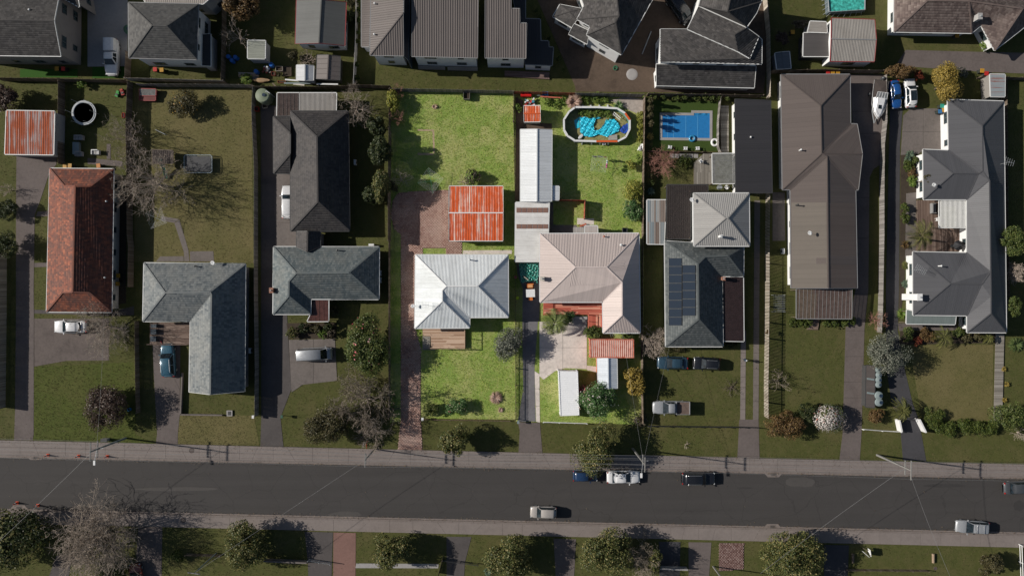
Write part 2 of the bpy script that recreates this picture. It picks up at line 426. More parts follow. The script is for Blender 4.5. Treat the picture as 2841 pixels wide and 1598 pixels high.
WIN = {}
def win_mesh(w, h):
    key = (round(w, 2), round(h, 2))
    if key not in WIN:
        f = MB()
        for z in (-h / 2, h / 2): f.box((0,0.02, z),(w + 0.12,0.07,0.07))
        for x in (-w / 2, w / 2): f.box((x, 0.02,0),(0.07,0.07, h - 0.07))
        if w > 1.1: f.box((0,0.02,0),(0.05,0.06, h - 0.07))
        p = MB(); p.box((0,0.012,0),(w - 0.07,0.02, h - 0.07))
        WIN[key] = (shape('window', f.v, f.f), shape('pane', p.v, p.f))
    return WIN[key]
def put_window(root, pos, ang, w, h, fm, gm):
    a, b = win_mesh(w, h)
    o = link('window', a, fm, root); o.location = Vector(pos) - root.location; o.rotation_euler = (0,0, ang)
    p = link('pane', b, gm, o)
    return o
def roofed(name, label, cat, V, F, wall, roof, cover='metal', oh=0.5, gut=None, spacing=0.3, storeys=1, cap=None,
           windows=True, open_sides=False, group=None, thick=0.16, down=None, ribw=0.05, ribh=0.035, cover_mat=None, win_frame=None, posts=True):
    P = {k: WT(*v) for k, v in V.items()}
    cx = sum((p.x for p in P.values())) / len(P); cy = sum((p.y for p in P.values())) / len(P)
    root = thing(name, label, cat, (cx, cy, 0), group); org = root.location
    faces = []
    for f in F:
        f = f.split() if isinstance(f, str) else list(f)
        if area([P[k] for k in f]) < 0: f = f[::-1]
        faces.append(f)
    planes = [Plane([P[k] for k in f], down) for f in faces]
    rm = MB(org)
    for f, pl in zip(faces, planes):
        uv = [(p.x * pl.u.x + p.y * pl.u.y, p.x * pl.d.x + p.y * pl.d.y) for p in pl.p]
        for tr in pl.tris:
            tr = list(tr)
            if area([pl.p[i] for i in tr]) < 0: tr = tr[::-1]
            rm.add([pl.p[i] for i in tr], [(0,1,2)], [[uv[i] for i in tr]])
            rm.add([pl.p[i] - Vector((0,0, thick)) for i in tr], [(2,1,0)], [[uv[i] for i in tr][::-1]])
    edges = {}
    for fi, f in enumerate(faces):
        for i in range(len(f)): edges.setdefault(frozenset((f[i], f[(i + 1) % len(f)])), []).append((f[i], f[(i + 1) % len(f)], fi))
    nxt = {}
    for e in edges.values():
        if len(e) == 1:
            a, b, fi = e[0]; nxt[a] = b
            A, B = P[a], P[b]; dz = Vector((0,0, thick))
            rm.add([A, B, B - dz, A - dz], [(3,2,1,0)], [[(0,0),((B - A).length, 0),((B - A).length, 0.2),(0,0.2)]])
    ro = rm.build('roof', roof, root)
    # boundary loop
    loop = []; k = next(iter(nxt)); s0 = k
    while True:
        loop.append(k); k = nxt.get(k)
        if k is None or k == s0 or len(loop) > 80: break
    cm = cover_mat or roof
    if cover == 'metal': me = ribs(planes, spacing, ribw, ribh, org)
    elif cover == 'tile': me = tiles(planes, 0.30,0.36,0.05, org)
    elif cover == 'shingle': me = tiles(planes, 0.42,0.30,0.02, org)
    else: me = None
    if me: tag(link({'metal': 'roof_ribs','tile': 'roof_tiles','shingle': 'shingles'}[cover], me, cm, ro), kind='stuff')
    # ridges, hips, valleys, gutters
    cap = cap or roof
    gm = gut or M_WHITE
    for e in edges.values():
        a, b, fi = e[0]; A, B = P[a], P[b]
        if len(e) == 2:
            f1, f2 = faces[e[0][2]], faces[e[1][2]]
            n1 = planes[e[0][2]].n; c2 = sum((P[q] for q in f2), Vector()) / len(f2)
            zz = A.z - (n1.x * (c2.x - A.x) + n1.y * (c2.y - A.y)) / n1.z
            if abs(zz - c2.z) < 0.05: continue
            if zz > c2.z: MB(org).bar(A + Vector((0,0,.045)), B + Vector((0,0,.045)),0.24 if cover == 'tile' else 0.17,0.075).build('ridge_cap', cap, ro)
            else: MB(org).bar(A + Vector((0,0,.03)), B + Vector((0,0,.03)),0.16,0.05).build('valley_flashing', cap, ro)
        else:
            d = Vector((B.x - A.x, B.y - A.y)); L_ = d.length
            if L_ < 0.4: continue
            d.normalize(); out = Vector((d.y, -d.x, 0))
            lvl = abs(A.z - B.z) < 0.25
            off = out * (0.06 if lvl else 0.02) + Vector((0,0,-0.05 if lvl else -0.02))
            MB(org).bar(A + off, B + off, 0.12 if lvl else 0.05,0.10 if lvl else 0.2).build('gutter' if lvl else 'barge_board', gm, ro)
    lp = [P[q] - Vector((0,0, thick)) for q in loop]
    if area(lp) < 0: lp = lp[::-1]
    HARD.append([(p.x, p.y) for p in lp])
    if open_sides:
        if posts:
            ins = inset(lp, 0.15)
            for p in ins: MB(org).bar((p.x, p.y, 0),(p.x, p.y, p.z + 0.05),0.1,0.1).build('post', M_POST, root)
        return root, P
    wl_ = inset(lp, oh); wm = MB(org); n = len(wl_)
    for i in range(n):
        A, B = wl_[i], wl_[(i + 1) % n]; dz = 0.02
        wm.add([(A.x, A.y, -0.05),(B.x, B.y, -0.05),(B.x, B.y, B.z + dz),(A.x, A.y, A.z + dz)], [(0,1,2,3)])
    wm.build('wall', wall, root)
    if windows:
        fm = win_frame or M_WINFRAME
        for i in range(n):
            A, B = wl_[i], wl_[(i + 1) % n]; d = Vector((B.x - A.x, B.y - A.y)); L_ = d.length
            if L_ < 1.8: continue
            d.normalize(); out = Vector((d.y, -d.x)); mid = (A + B) / 2
            if -(mid.x * out.x + mid.y * out.y) < 4: continue
            cnt = max(1, int(L_ / 3.4)); hmax = min(A.z, B.z)
            for st in range(storeys):
                zc = 1.55 + st * 2.7
                if zc + 0.55 > hmax: continue
                for j in range(cnt):
                    s_ = (j + 0.5) / cnt * L_
                    put_window(root, (A.x + d.x * s_ + out.x * 0.01, A.y + d.y * s_ + out.y * 0.01, zc), math.atan2(-out.x, out.y),
                               random.choice((0.9,1.5,1.8)) if L_ > 2.6 else 0.8,1.05, fm, M_PANE)
    return root, P
def hip4(c1, c2, c3, c4_, r1, r2, he, hr):
    """corners clockwise from the photograph's top left, ridge ends; each (c, r, x, y)"""
    V = {'a': c1 + (he,),'b': c2 + (he,),'c': c3 + (he,),'d': c4_ + (he,),'r': r1 + (hr,),'s': r2 + (hr,)}
    return V
def surf(name, poly, mat, z, depth=0.06, hard=True, kind='structure'):
    pw = [W(p) for p in poly]
    if hard: HARD.append([(p.x, p.y) for p in pw])
    m = MB(); m.prism(pw, z - depth, z); o = m.build(name, mat); tag(o, kind=kind); return o
def slabs(name, poly, mat, z, xs, ys, base, piece='slab', gap=0.02):
    """concrete poured in bays: every bay its own piece, saw-cut joints between (cuts in photograph pixels)"""
    pw = [tuple(W(p).xy) for p in poly]; HARD.append(pw)
    b = MB(); b.prism(pw, z - 0.08, z - 0.018); root = b.build(name, base); tag(root, kind='structure')
    X = [-1e4] + sorted((x - 1420.5) * S for x in xs) + [1e4]; Y = [-1e4] + sorted((799 - y) * S for y in ys) + [1e4]
    for i in range(len(X) - 1):
        for j in range(len(Y) - 1):
            q = clip_rect(pw, X[i] + gap, Y[j] + gap, X[i + 1] - gap, Y[j + 1] - gap)
            if len(q) >= 3 and abs(area(q)) > 0.05:
                zz = z + random.uniform(-0.004,0.004)
                MB().prism(q, z - 0.03, zz).build(piece, mat, root)
    return root
def fence(label, pts, h=1.75, mat=None, style='paling', name='timber_fence', group=None, pw=0.14, gap=0.004, post=2.4, cat='fence', postm=None):
    q = [W(p, h) for p in pts]
    root = thing(name, label, cat, (q[0].x, q[0].y, 0), group); org = root.location
    mat = mat or M_FENCE; postm = postm or M_POST
    pal = MB(org)
    for a, b in zip(q[:-1], q[1:]):
        A = Vector((a.x, a.y, 0)); B = Vector((b.x, b.y, 0)); d = B - A; L_ = d.length; d.normalize(); nrm = Vector((-d.y, d.x, 0)); ang = math.atan2(d.y, d.x)
        if -(A.x * nrm.x + A.y * nrm.y) > 0: nrm = -nrm          # posts on the side turned away from the middle
        n = max(1, int(round(L_ / post)))
        for i in range(n + 1):
            p = A + d * (L_ * i / n) + nrm * 0.075
            MB(org).box((p.x, p.y, h / 2 - 0.03),(0.1,0.1, h), ang).build('post', postm, root)
        if style in ('paling','picket'):
            for z in (0.35, h - 0.3):
                p0 = A + nrm * 0.03; p1 = B + nrm * 0.03
                MB(org).bar((p0.x, p0.y, z),(p1.x, p1.y, z),0.04,0.09).build('rail', postm, root)
            st = pw + gap; k = int(L_ / st)
            for i in range(k):
                p = A + d * ((i + 0.5) * L_ / k); hh = h + random.uniform(-0.03,0.03)
                pal.box((p.x, p.y, hh / 2),(pw * random.uniform(.95,1.0),0.022, hh), ang + random.uniform(-.02,.02))
        elif style == 'slat':
            k = int(h / (pw + gap))
            for i in range(k):
                z = 0.08 + (i + .5) * (pw + gap); pal.bar((A.x, A.y, z),(B.x, B.y, z),0.025, pw)
        elif style == 'rail':
            for z in (h * .45, h * .92): MB(org).bar((A.x, A.y, z),(B.x, B.y, z),0.05,0.12).build('rail', mat, root)
        elif style == 'panel':
            for i in range(n):
                p0 = A + d * (L_ * i / n + .03); p1 = A + d * (L_ * (i + 1) / n - .03)
                MB(org).bar((p0.x, p0.y, h / 2),(p1.x, p1.y, h / 2),0.045, h - 0.06).build('panel', mat, root)
        elif style == 'wall':
            MB(org).bar((A.x, A.y, h / 2),(B.x, B.y, h / 2),0.16, h).build('wall', mat, root)
            MB(org).bar((A.x, A.y, h + .025),(B.x, B.y, h + .025),0.24,0.05).build('coping', mat, root)
    if pal.f: tag(pal.build('palings' if style in ('paling','picket') else 'slats', mat, root), kind='stuff')
    return root
def boards(root, poly, z, width, mat, ang=0.0, name='deck_boards', thick=0.03, gap=0.012):
    """boards laid over a plan polygon (world points), ang = direction of the boards"""
    org = root.location
    ca, sa = math.cos(-ang), math.sin(-ang)
    rot = [(p[0] * ca - p[1] * sa, p[0] * sa + p[1] * ca) for p in poly]
    y0 = min(p[1] for p in rot); y1 = max(p[1] for p in rot); m = MB(org); y = y0
    cb, sb = math.cos(ang), math.sin(ang)
    while y < y1 - 0.02:
        q = clip_rect(rot, -1e4, y, 1e4, min(y1, y + width - gap))
        if len(q) >= 3:
            x0 = min(p[0] for p in q); x1 = max(p[0] for p in q); cut = [x0]
            while cut[-1] < x1 - 3.2: cut.append(cut[-1] + random.uniform(1.8,4.2))
            cut.append(x1)
            for a, b in zip(cut[:-1], cut[1:]):
                g = clip_rect(q, a + .004,-1e4, b - .004,1e4)
                if len(g) >= 3: m.prism([(p[0] * cb - p[1] * sb, p[0] * sb + p[1] * cb) for p in g], z - thick, z + random.uniform(-.004,.004))
        y += width
    return tag(m.build(name, mat, root), kind='stuff')
# ---------------------------------------------------------------- plants
def leaf_quads(C, N, size, asp=0.55):
    """diamond leaves at centres C with normals N"""
    n = len(C); a = rng.normal(size=(n, 3)); a -= (a * N).sum(1, keepdims=True) * N; a /= np.linalg.norm(a, axis=1, keepdims=True) + 1e-9
    b = np.cross(N, a); s = size * rng.uniform(0.65,1.3, n)[:, None]
    V = np.stack([C + a * s * .5, C + b * s * .5 * asp, C - a * s * .5, C - b * s * .5 * asp], 1).reshape(-1,3)
    return V, np.arange(4 * n).reshape(n, 4)
def crown_mesh(rx, ry, rz, zc, leaves, size, lobes=12, shell=0.55, asp=0.55, spread=0.62, lobe_r=0.46, tight=0.35):
    k = lobes; leaves = int(leaves * 1.9)
    d = rng.normal(size=(k, 3)); d[:, 2] = np.abs(d[:, 2]) * 0.9 - 0.25; d /= np.linalg.norm(d, axis=1, keepdims=True)
    cen = d * (spread * rng.uniform(0.55,1.05, k)[:, None]); rad = lobe_r * rng.uniform(0.65,1.15, k)
    w = rad ** 2; idx = rng.choice(k, leaves, p=w / w.sum())
    v = rng.normal(size=(leaves, 3)); v /= np.linalg.norm(v, axis=1, keepdims=True)
    # twig clumps: leaves gather round clump centres
    nc = max(6, leaves // 26); cid = rng.integers(0, nc, leaves); cl = rng.normal(size=(nc, 3)); cl /= np.linalg.norm(cl, axis=1, keepdims=True)
    li = rng.choice(k, nc, p=w / w.sum()); idx = li[cid]
    dirn = cl[cid] + v * tight; dirn /= np.linalg.norm(dirn, axis=1, keepdims=True)
    rr = rad[idx] * (shell + (1.08 - shell) * rng.random(leaves) ** 0.6)
    C = cen[idx] + dirn * rr[:, None]
    N = dirn * 0.8 + rng.normal(size=(leaves, 3)) * 0.55 + np.array([0,0,0.25]); N /= np.linalg.norm(N, axis=1, keepdims=True)
    C = C * np.array([rx, ry, rz]) + np.array([0,0, zc]); C[:, 2] = np.maximum(C[:, 2], 0.12)
    V, F = leaf_quads(C, N, size, asp)
    return np_mesh('crown', V, F), cen * np.array([rx, ry, rz]) + np.array([0,0, zc])
def limb_mesh(h, r, targets, base_h=0.35):
    m = MB(); m.cyl((0,0,-0.05),(0,0, h * base_h), r, r * 0.8,8)
    for tgt in targets:
        tgt = Vector(tgt); a = Vector((0,0, h * base_h * random.uniform(.75,1.0))); mid = a.lerp(tgt, 0.5) + Vector((random.uniform(-.2,.2), random.uniform(-.2,.2),0.15))
        m.cyl(a, mid, r * .6, r * .35,6); m.cyl(mid, tgt, r * .35, r * .12,5)
    return shape('trunk', m.v, m.f)
def tree(name, label, cat, px, rad_px, h, leaf, leaves=3500, size=0.26, group=None, trunk=True, lobes=12, flower=None, flowers=0, zsq=0.8, asp=0.55, tight=0.35, shell=0.55, extra=None):
    """px: where the crown's middle shows in the photograph; rad_px (rx, ry) crown radius there; h total height"""
    rx, ry = (rad_px if isinstance(rad_px, tuple) else (rad_px, rad_px))
    rx *= 1.16 * S * (1 - .6 * h / CAM_H); ry *= 1.16 * S * (1 - .6 * h / CAM_H)
    rz = min(max(rx, ry) * zsq, h * 0.48); zc = h - rz
    p = W(px, zc)
    root = thing(name, label, cat, (p.x, p.y, 0), group)
    me, cen = crown_mesh(rx, ry, rz, zc, leaves, size, lobes, asp=asp, tight=tight, shell=shell)
    crown = link('crown', me, leaf, root)
    if trunk:
        link('trunk', limb_mesh(h, 0.05 + 0.035 * h / 2, cen[:9]), M_BARK, root)
    if flower and flowers:
        v = rng.normal(size=(flowers, 3)); v[:, 2] = np.abs(v[:, 2]) * 1.1; v /= np.linalg.norm(v, axis=1, keepdims=True)
        C = v * np.array([rx, ry, rz]) * rng.uniform(.72,1.0, flowers)[:, None] + np.array([0,0, zc])
        V, F = leaf_quads(C, v, size * 1.1,0.9); tag(link('flowers', np_mesh('flowers', V, F), flower, crown), kind='stuff')
    return root
def tubes_np(segs, n=3):
    sg = np.array(segs); P0, P1, r0, r1 = sg[:, 0:3], sg[:, 3:6], sg[:, 6], sg[:, 7]
    d = P1 - P0; d /= np.linalg.norm(d, axis=1, keepdims=True) + 1e-9
    ref = np.where(np.abs(d[:, 2:3]) < 0.9, np.array([[0,0,1.0]]), np.array([[1.0,0,0]]))
    x = np.cross(d, ref); x /= np.linalg.norm(x, axis=1, keepdims=True); y = np.cross(d, x)
    V = []
    for P, r in ((P0, r0),(P1, r1)):
        for k in range(n):
            a = 2 * math.pi * k / n; V.append(P + (x * math.cos(a) + y * math.sin(a)) * r[:, None])
    V = np.stack(V, 1).reshape(-1,3); m = len(sg); b = np.arange(m) * 2 * n
    F = np.concatenate([np.stack([b + k, b + (k + 1) % n, b + n + (k + 1) % n, b + n + k], 1) for k in range(n)])
    return V, F
def bare_tree(name, label, cat, px, rad_px, h, mat=None, depth=5, group=None, r0=None, limbs=6, twig=0.013, up=0.45, bud=None, buds=0, bud_size=0.1):
    rad = rad_px * S; p = W(px, h * 0.6)
    root = thing(name, label, cat, (p.x, p.y, 0), group); mat = mat or M_TWIG
    trunk_r = r0 or 0.03 + 0.028 * rad
    trunk_segs = []; segs = []; tips = []
    th = h * 0.22
    trunk_segs.append((0,0,-.05,0,0, th, trunk_r * 1.25, trunk_r))
    def grow(pos, dr, ln, r, dep):
        steps = 3 if dep > 2 else 2
        for _ in range(steps):
            dr = (dr + Vector(rng.normal(0,.2,3)) + Vector((0,0,.05))).normalized(); q = pos + dr * (ln / steps)
            r2 = max(twig * .6, r * 0.84); segs.append((*pos, *q, r, r2)); pos, r = q, r2
            if dep > 0 and _ < steps - 1:
                side = (dr + Vector(rng.normal(0,.75,3))).normalized(); grow(q, side, ln * .62, max(twig, r * .6), dep - 1 if dep > 1 else 0) if dep > 1 else segs.append((*q, *(q + side * ln * .5), max(twig, r * .6), twig * .5))
        if dep <= 0: tips.append(pos); return
        for k in range(2 + (dep > 3)):
            nd = (dr + Vector(rng.normal(0,.62,3))).normalized(); grow(pos, nd, ln * random.uniform(.6,.78), max(twig, r * .72), dep - 1)
    for k in range(limbs):
        a = 2 * math.pi * (k + random.uniform(-.3,.3)) / limbs
        dr = Vector((math.cos(a), math.sin(a), up * random.uniform(.6,1.6))).normalized()
        grow(Vector((0,0, th * random.uniform(.8,1.0))), dr, rad * .42, trunk_r * .6, depth - 1)
    sg = np.array(segs)
    # fit to the crown radius and height the photograph shows
    rr = np.percentile(np.hypot(sg[:, 3], sg[:, 4]),88); fx = rad / rr; zt = np.percentile(sg[:, 5], 98); fz = (h - th) / max(.1, zt - th)
    for c in (0,1,3,4): sg[:, c] *= fx
    for c in (2,5): sg[:, c] = np.maximum(0.15, th + (sg[:, c] - th) * fz)
    V, F = tubes_np(sg); link('crown', np_mesh('crown', V, F), mat, root)
    V, F = tubes_np(np.array(trunk_segs),7); link('trunk', np_mesh('trunk', V, F), mat, root)
    if bud is not None and buds:
        E = sg[rng.integers(0, len(sg), buds),3:6] + rng.normal(0,.05,(buds, 3)); N = rng.normal(size=(buds, 3)) + np.array([0,0,.6]); N /= np.linalg.norm(N, axis=1, keepdims=True)
        V, F = leaf_quads(E, N, bud_size); tag(link('foliage', np_mesh('foliage', V, F), bud, root), kind='stuff')
    return root
def palm(name, label, px, rad_px, h, leaf, fronds=16, group=None, droop=0.5, trunk_r=0.14, width=0.3, cat='palm'):
    p = W(px, h * .9); rad = rad_px * S; root = thing(name, label, cat, (p.x, p.y, 0), group)
    m = MB(); m.cyl((0,0,-.05),(0,0, h * .82), trunk_r * 1.2, trunk_r, 10); lk('trunk', m, M_BARK, root)
    for k in range(fronds):
        a = 2 * math.pi * k / fronds + random.uniform(-.2,.2); ln = rad * random.uniform(.75,1.08); el = random.uniform(.15,.9)
        ca, sa = math.cos(a), math.sin(a); spine = []
        for i in range(9):
            s_ = i / 8; spine.append(Vector((ca * ln * s_, sa * ln * s_, h * .82 + ln * (el * s_ - (el * .55 + droop) * s_ * s_))))
        f = MB(); f.tube(spine, 0.025,4,0.006); sd = Vector((-sa, ca, 0))
        for i in range(26):
            s_ = 0.12 + 0.86 * i / 25; j = min(7, int(s_ * 8)); q = spine[j].lerp(spine[j + 1], s_ * 8 - j); w = width * ln * math.sin(math.pi * (0.1 + .86 * s_)) ** .7
            for sg in (-1,1):
                tip = q + sd * (sg * w) + Vector((ca, sa, 0)) * (w * .75) + Vector((0,0,-w * .35))
                f.quad(q, q + Vector((ca, sa, 0)) * 0.05 + Vector((0,0,.01)), tip)
        lk('frond', f, leaf, root)
    return root
def spiky(name, label, px, rad_px, h, leaf, blades=60, group=None, cat='plant', wide=0.07, flat=0.6, base=0.1):
    p = W(px, h * .5); rad = rad_px * S; root = thing(name, label, cat, (p.x, p.y, 0), group); m = MB()
    for k in range(blades):
        a = random.uniform(0,6.283); ln = rad * random.uniform(.6,1.05); e = random.uniform(0.1,1.1) * flat; ca, sa = math.cos(a), math.sin(a)
        q0 = Vector((ca * .04, sa * .04, base + random.uniform(0, h * .4))); q1 = q0 + Vector((ca * ln * .55, sa * ln * .55, ln * .6 * e)); q2 = q0 + Vector((ca * ln, sa * ln, ln * (.7 * e - .15)))
        sd = Vector((-sa, ca, 0)) * wide
        m.add([q0 - sd * .5, q0 + sd * .5, q1 + sd, q1 - sd, q2], [(0,1,2,3),(3,2,4)])
    lk('leaves', m, leaf, root)
    s_ = MB(); s_.cyl((0,0,-.02),(0,0, base + .1),.08,.06,7); lk('stem', s_, M_BARK, root)
    return root
GRASS = []
def lawn(poly, mat, blade, dens=16, length=0.12, z=0.012, name='lawn', clumps=0.0):
    o = surf(name, poly, mat, z, 0.02, hard=False)
    GRASS.append(([tuple(W(p).xy) for p in poly], blade, dens, length, z))
    return o
def sow():
    by = {}
    for poly, blade, dens, ln, z in GRASS:
        xs = [p[0] for p in poly]; ys = [p[1] for p in poly]
        n = int((max(xs) - min(xs)) * (max(ys) - min(ys)) * dens)
        Pn = np.stack([rng.uniform(min(xs), max(xs), n), rng.uniform(min(ys), max(ys), n)], 1)
        Pt = Pn + rng.normal(0,.09, Pn.shape); ok = inside(poly, Pn)
        for h in HARD + (EXCL if blade is B_DULL else []):
            hx = [p[0] for p in h]; hy = [p[1] for p in h]
            if max(hx) < min(xs) or min(hx) > max(xs) or max(hy) < min(ys) or min(hy) > max(ys): continue
            ok &= ~inside(h, Pt)
        Pn = Pn[ok]; n = len(Pn)
        if n < 5: continue
        a = rng.uniform(0,6.283,(n, 3)); l = ln * rng.uniform(.5,1.5,(n, 3)); tl = rng.uniform(.3,1.25,(n, 3))
        base = np.concatenate([Pn, np.full((n, 1), z)], 1)[:, None, :]
        dr = np.stack([np.cos(a) * np.sin(tl), np.sin(a) * np.sin(tl), np.cos(tl)], 2); sd = np.stack([-np.sin(a), np.cos(a), np.zeros_like(a)], 2) * (l * .22)[:, :, None]
        by.setdefault(blade.name, []).append(np.stack([base - sd, base + sd, base + dr * l[:, :, None]], 2).reshape(-1,3))
    for k, vs in by.items():
        V = np.concatenate(vs); me = np_mesh('grass', V, np.arange(len(V)).reshape(-1,3))
        tag(link('grass', me, MATS[k]), {'brightened_grass_blades': 'grass blades of the two middle lots, extra brightness put into their colour','dry_grass_blades': 'dry tan grass blades of the drier lawns'}.get(k,'dull green grass blades of the other lawns'),'grass', kind='stuff')
# ---------------------------------------------------------------- vehicles
KIND = {  # L, W, H, belt, windscreen base, roof front, roof rear, rear glass base, tail height, nose height
    'sedan': (4.75,1.83,1.46,0.92,.205,.04,-.20,-.345,.93,.72),
    'hatch': (4.15,1.74,1.52,0.92,.235,.07,-.33,-.455,.90,.72),
    'wagon': (4.75,1.82,1.52,0.92,.215,.06,-.37,-.465,.90,.72),
    'suv': (4.75,1.88,1.74,1.02,.215,.07,-.38,-.47,1.0,.86),
    'mini': (3.75,1.68,1.55,0.94,.25,.09,-.36,-.47,.92,.78),
    'van': (5.0,1.90,2.0,1.05,.37,.22,-.455,-.492,1.04,.82),
    'ute': (5.2,1.86,1.78,1.05,.225,.09,-.07,-.125,1.0,.88),
    'coupe': (4.4,1.83,1.42,0.92,.20,.03,-.22,-.40,.93,.70),
}
WHEEL = {}
def wheel_meshes():
    if not WHEEL:
        ty = MB(); ty.cyl((0,-.1,0),(0,.1,0),.325,.325,20)
        ri = MB(); ri.cyl((0,-.108,0),(0,.108,0),.21,.21,14)
        for k in range(5):
            a = k * 1.2566; ri.bar((math.cos(a) * .05,0, math.sin(a) * .05),(math.cos(a) * .2,0, math.sin(a) * .2),.05,.222,(0,1,0))
        WHEEL['t'] = shape('tyre', ty.v, ty.f); WHEEL['r'] = shape('rim', ri.v, ri.f)
    return WHEEL['t'], WHEEL['r']
def loft(m, rings, close=True):
    n = len(rings[0]); vs = [v for r in rings for v in r]; fs = []
    for i in range(len(rings) - 1): fs += [(i * n + j, i * n + j + 1,(i + 1) * n + j + 1,(i + 1) * n + j) for j in range(n - 1)]
    if close: fs += [tuple(range(n)), tuple((len(rings) - 1) * n + j for j in range(n - 1,-1,-1))]
    m.add(vs, fs)
def car(label, px, ang, kind, body, scale=(1,1,1), rails=False, sunroof=False, tray=None, canopy=False, group=None, rack=False, z=0.03, cat=None):
    """px: where the roof's middle shows; ang: heading in degrees, counter-clockwise from the photograph's right"""
    L, Wd, Hh, belt, wsb, rf, rr, rwb, tail, nose = KIND[kind]
    L *= scale[0]; Wd *= scale[1]
    p = W(px, Hh * .55); root = thing({'ute': 'pickup_truck','van': 'van'}.get(kind,'car'), label, cat or {'ute': 'pickup','van': 'van'}.get(kind,'car'),(p.x, p.y, z), group, R(ang)); root.scale = (1.14,1.14,1.1)
    def wid(s_): return Wd / 2 * (1 - .20 * abs(2 * s_) ** 5 - .10 * max(0,2 * s_) ** 9)
    def top(s_):
        if s_ > wsb: k = (s_ - wsb) / (.5 - wsb); return belt + .03 - (belt + .03 - nose) * (k ** 2.2)
        if s_ < rwb: k = (rwb - s_) / (.5 + rwb + 1e-6); return belt + .02 - (belt + .02 - tail * .92) * k ** 2
        return belt
    st = [-.5,-.495,-.48,-.45,-.4,-.33,-.25,-.15,0,.1,.18,.25,.32,.38,.43,.465,.485,.496,.5]
    rings = []
    for s_ in st:
        w = wid(s_); zt = top(s_); e = max(0,(abs(s_) - .465) / .035); zt -= .22 * e * e; w *= 1 - .10 * e * e; zb = .24 + .10 * e
        half = [(w * .88, zb),(w * .985,.36),(w, .55),(w * .985, zt - .16),(w * .93, zt - .045),(w * .72, zt - .006),(w * .35, zt + .012)]
        rings.append([Vector((s_ * L, y, z_)) for y, z_ in half] + [Vector((s_ * L, 0, zt + .018))] + [Vector((s_ * L, -y, z_)) for y, z_ in half[::-1]])
    b = MB(); loft(b, rings)
    # wheel arches read as dark rings behind the wheels
    lks('body', b, body, root)
    wb = Wd / 2 * .90; wt = Wd / 2 * (.70 if kind not in ('van','suv') else .76)
    def ring(s_, wy, z1):
        return [Vector((s_ * L, wb, belt - .04)), Vector((s_ * L, wy, z1 - .07)), Vector((s_ * L, wy * .86, z1 - .02)), Vector((s_ * L, wy * .4, z1 + .005)), Vector((s_ * L, 0, z1 + .012)),
                Vector((s_ * L, -wy * .4, z1 + .005)), Vector((s_ * L, -wy * .86, z1 - .02)), Vector((s_ * L, -wy, z1 - .07)), Vector((s_ * L, -wb, belt - .04))]
    c = MB(); mid = (rf + rr) / 2
    loft(c, [ring(rwb, wb * .93, belt + .02), ring(rr * .75 + rwb * .25, wt * .975, Hh - .07), ring(rr, wt * .985, Hh - .035), ring(mid, wt, Hh), ring(rf, wt * .97, Hh - .025), ring(wsb, wb * .95, belt + .03)])
    lks('roof', c, body, root)
    def pane(name, a, b_, c_, d, off):
        g = MB(); o = Vector(off); q = [Vector(x) + o for x in (a, b_, c_, d)]; g.quad(*q)
        # a little thickness
        q2 = [x - o * 1.2 for x in q]; g.quad(*q2[::-1])
        link(name, shape(name, g.v, g.f), M_GLASS, root)
    zt = Hh - .05
    pane('windscreen', (rf * L + .03, wt * .86, zt - .01),(rf * L + .03,-wt * .86, zt - .01),(wsb * L - .04,-wb * .86, belt + .05),(wsb * L - .04, wb * .86, belt + .05),(.02,0,.03))
    if not canopy or kind != 'ute':
        pane('rear_window', (rr * L - .06,-wt * .84, zt - .04),(rr * L - .06, wt * .84, zt - .04),(rwb * L + .06, wb * .82, belt + .06),(rwb * L + .06,-wb * .82, belt + .06),(-.02,0,.03))
    for sg in (-1,1):
        bp = (rf + rr) / 2 + .02
        for x0, x1, y0, y1 in ((rf - .005, bp + .008, wsb - .05, bp + .008),(bp - .008, rr + .01, bp - .008, rwb + .045)):
            pane('side_window', (x0 * L, sg * wt * .985, zt - .06),(x1 * L, sg * wt * .985, zt - .06),(y1 * L, sg * wb * .985, belt + .03),(y0 * L, sg * wb * .985, belt + .03),(0, sg * .022,.012))
    ty, ri = wheel_meshes()
    for sx in (-.31,.32):
        for sg in (-1,1):
            w = link('wheel', ty, M_TYRE, root); w.location = (sx * L, sg * (Wd / 2 - .13),.325); link('rim', ri, M_RIM, w)
    for sg in (-1,1):
        g = MB(); g.box((.462 * L, sg * Wd * .36, nose - .06),(.17,.30,.12), sg * -.28); lk('headlight', g, M_LAMP, root)
        g = MB(); g.box((-.478 * L, sg * Wd * .38, belt - .12),(.12,.22,.16), sg * .2); lk('tail_light', g, M_TAIL, root)
        g = MB(); g.box((wsb * L - .18, sg * (Wd / 2 + .06), belt + .05),(.12,.22,.13), sg * .15); lk('wing_mirror', g, body, root)
        if rails:
            g = MB(); g.tube([(rr * L + .1, sg * wt * .86, Hh - .01),(rr * L + .2, sg * wt * .86, Hh + .06),(rf * L - .2, sg * wt * .86, Hh + .06),(rf * L - .1, sg * wt * .86, Hh - .01)], .022,6); lk('roof_rail', g, M_CHROME, root)
    if rack:
        for x in (rf - .1, rr + .12):
            g = MB(); g.bar((x * L, -wt * .95, Hh + .06),(x * L, wt * .95, Hh + .06),.08,.04); lk('roof_bar', g, M_CHROME, root)
    if sunroof:
        g = MB(); g.box((mid * L - .02,0, Hh + .008),((rf - rr) * L * .86, wt * 1.55,.022)); lk('glass_roof', g, M_GLASS, root)
    g = MB(); g.box((.503 * L, 0,.5),(.03, Wd * .5,.12)); lk('grille', g, M_TYRE, root)
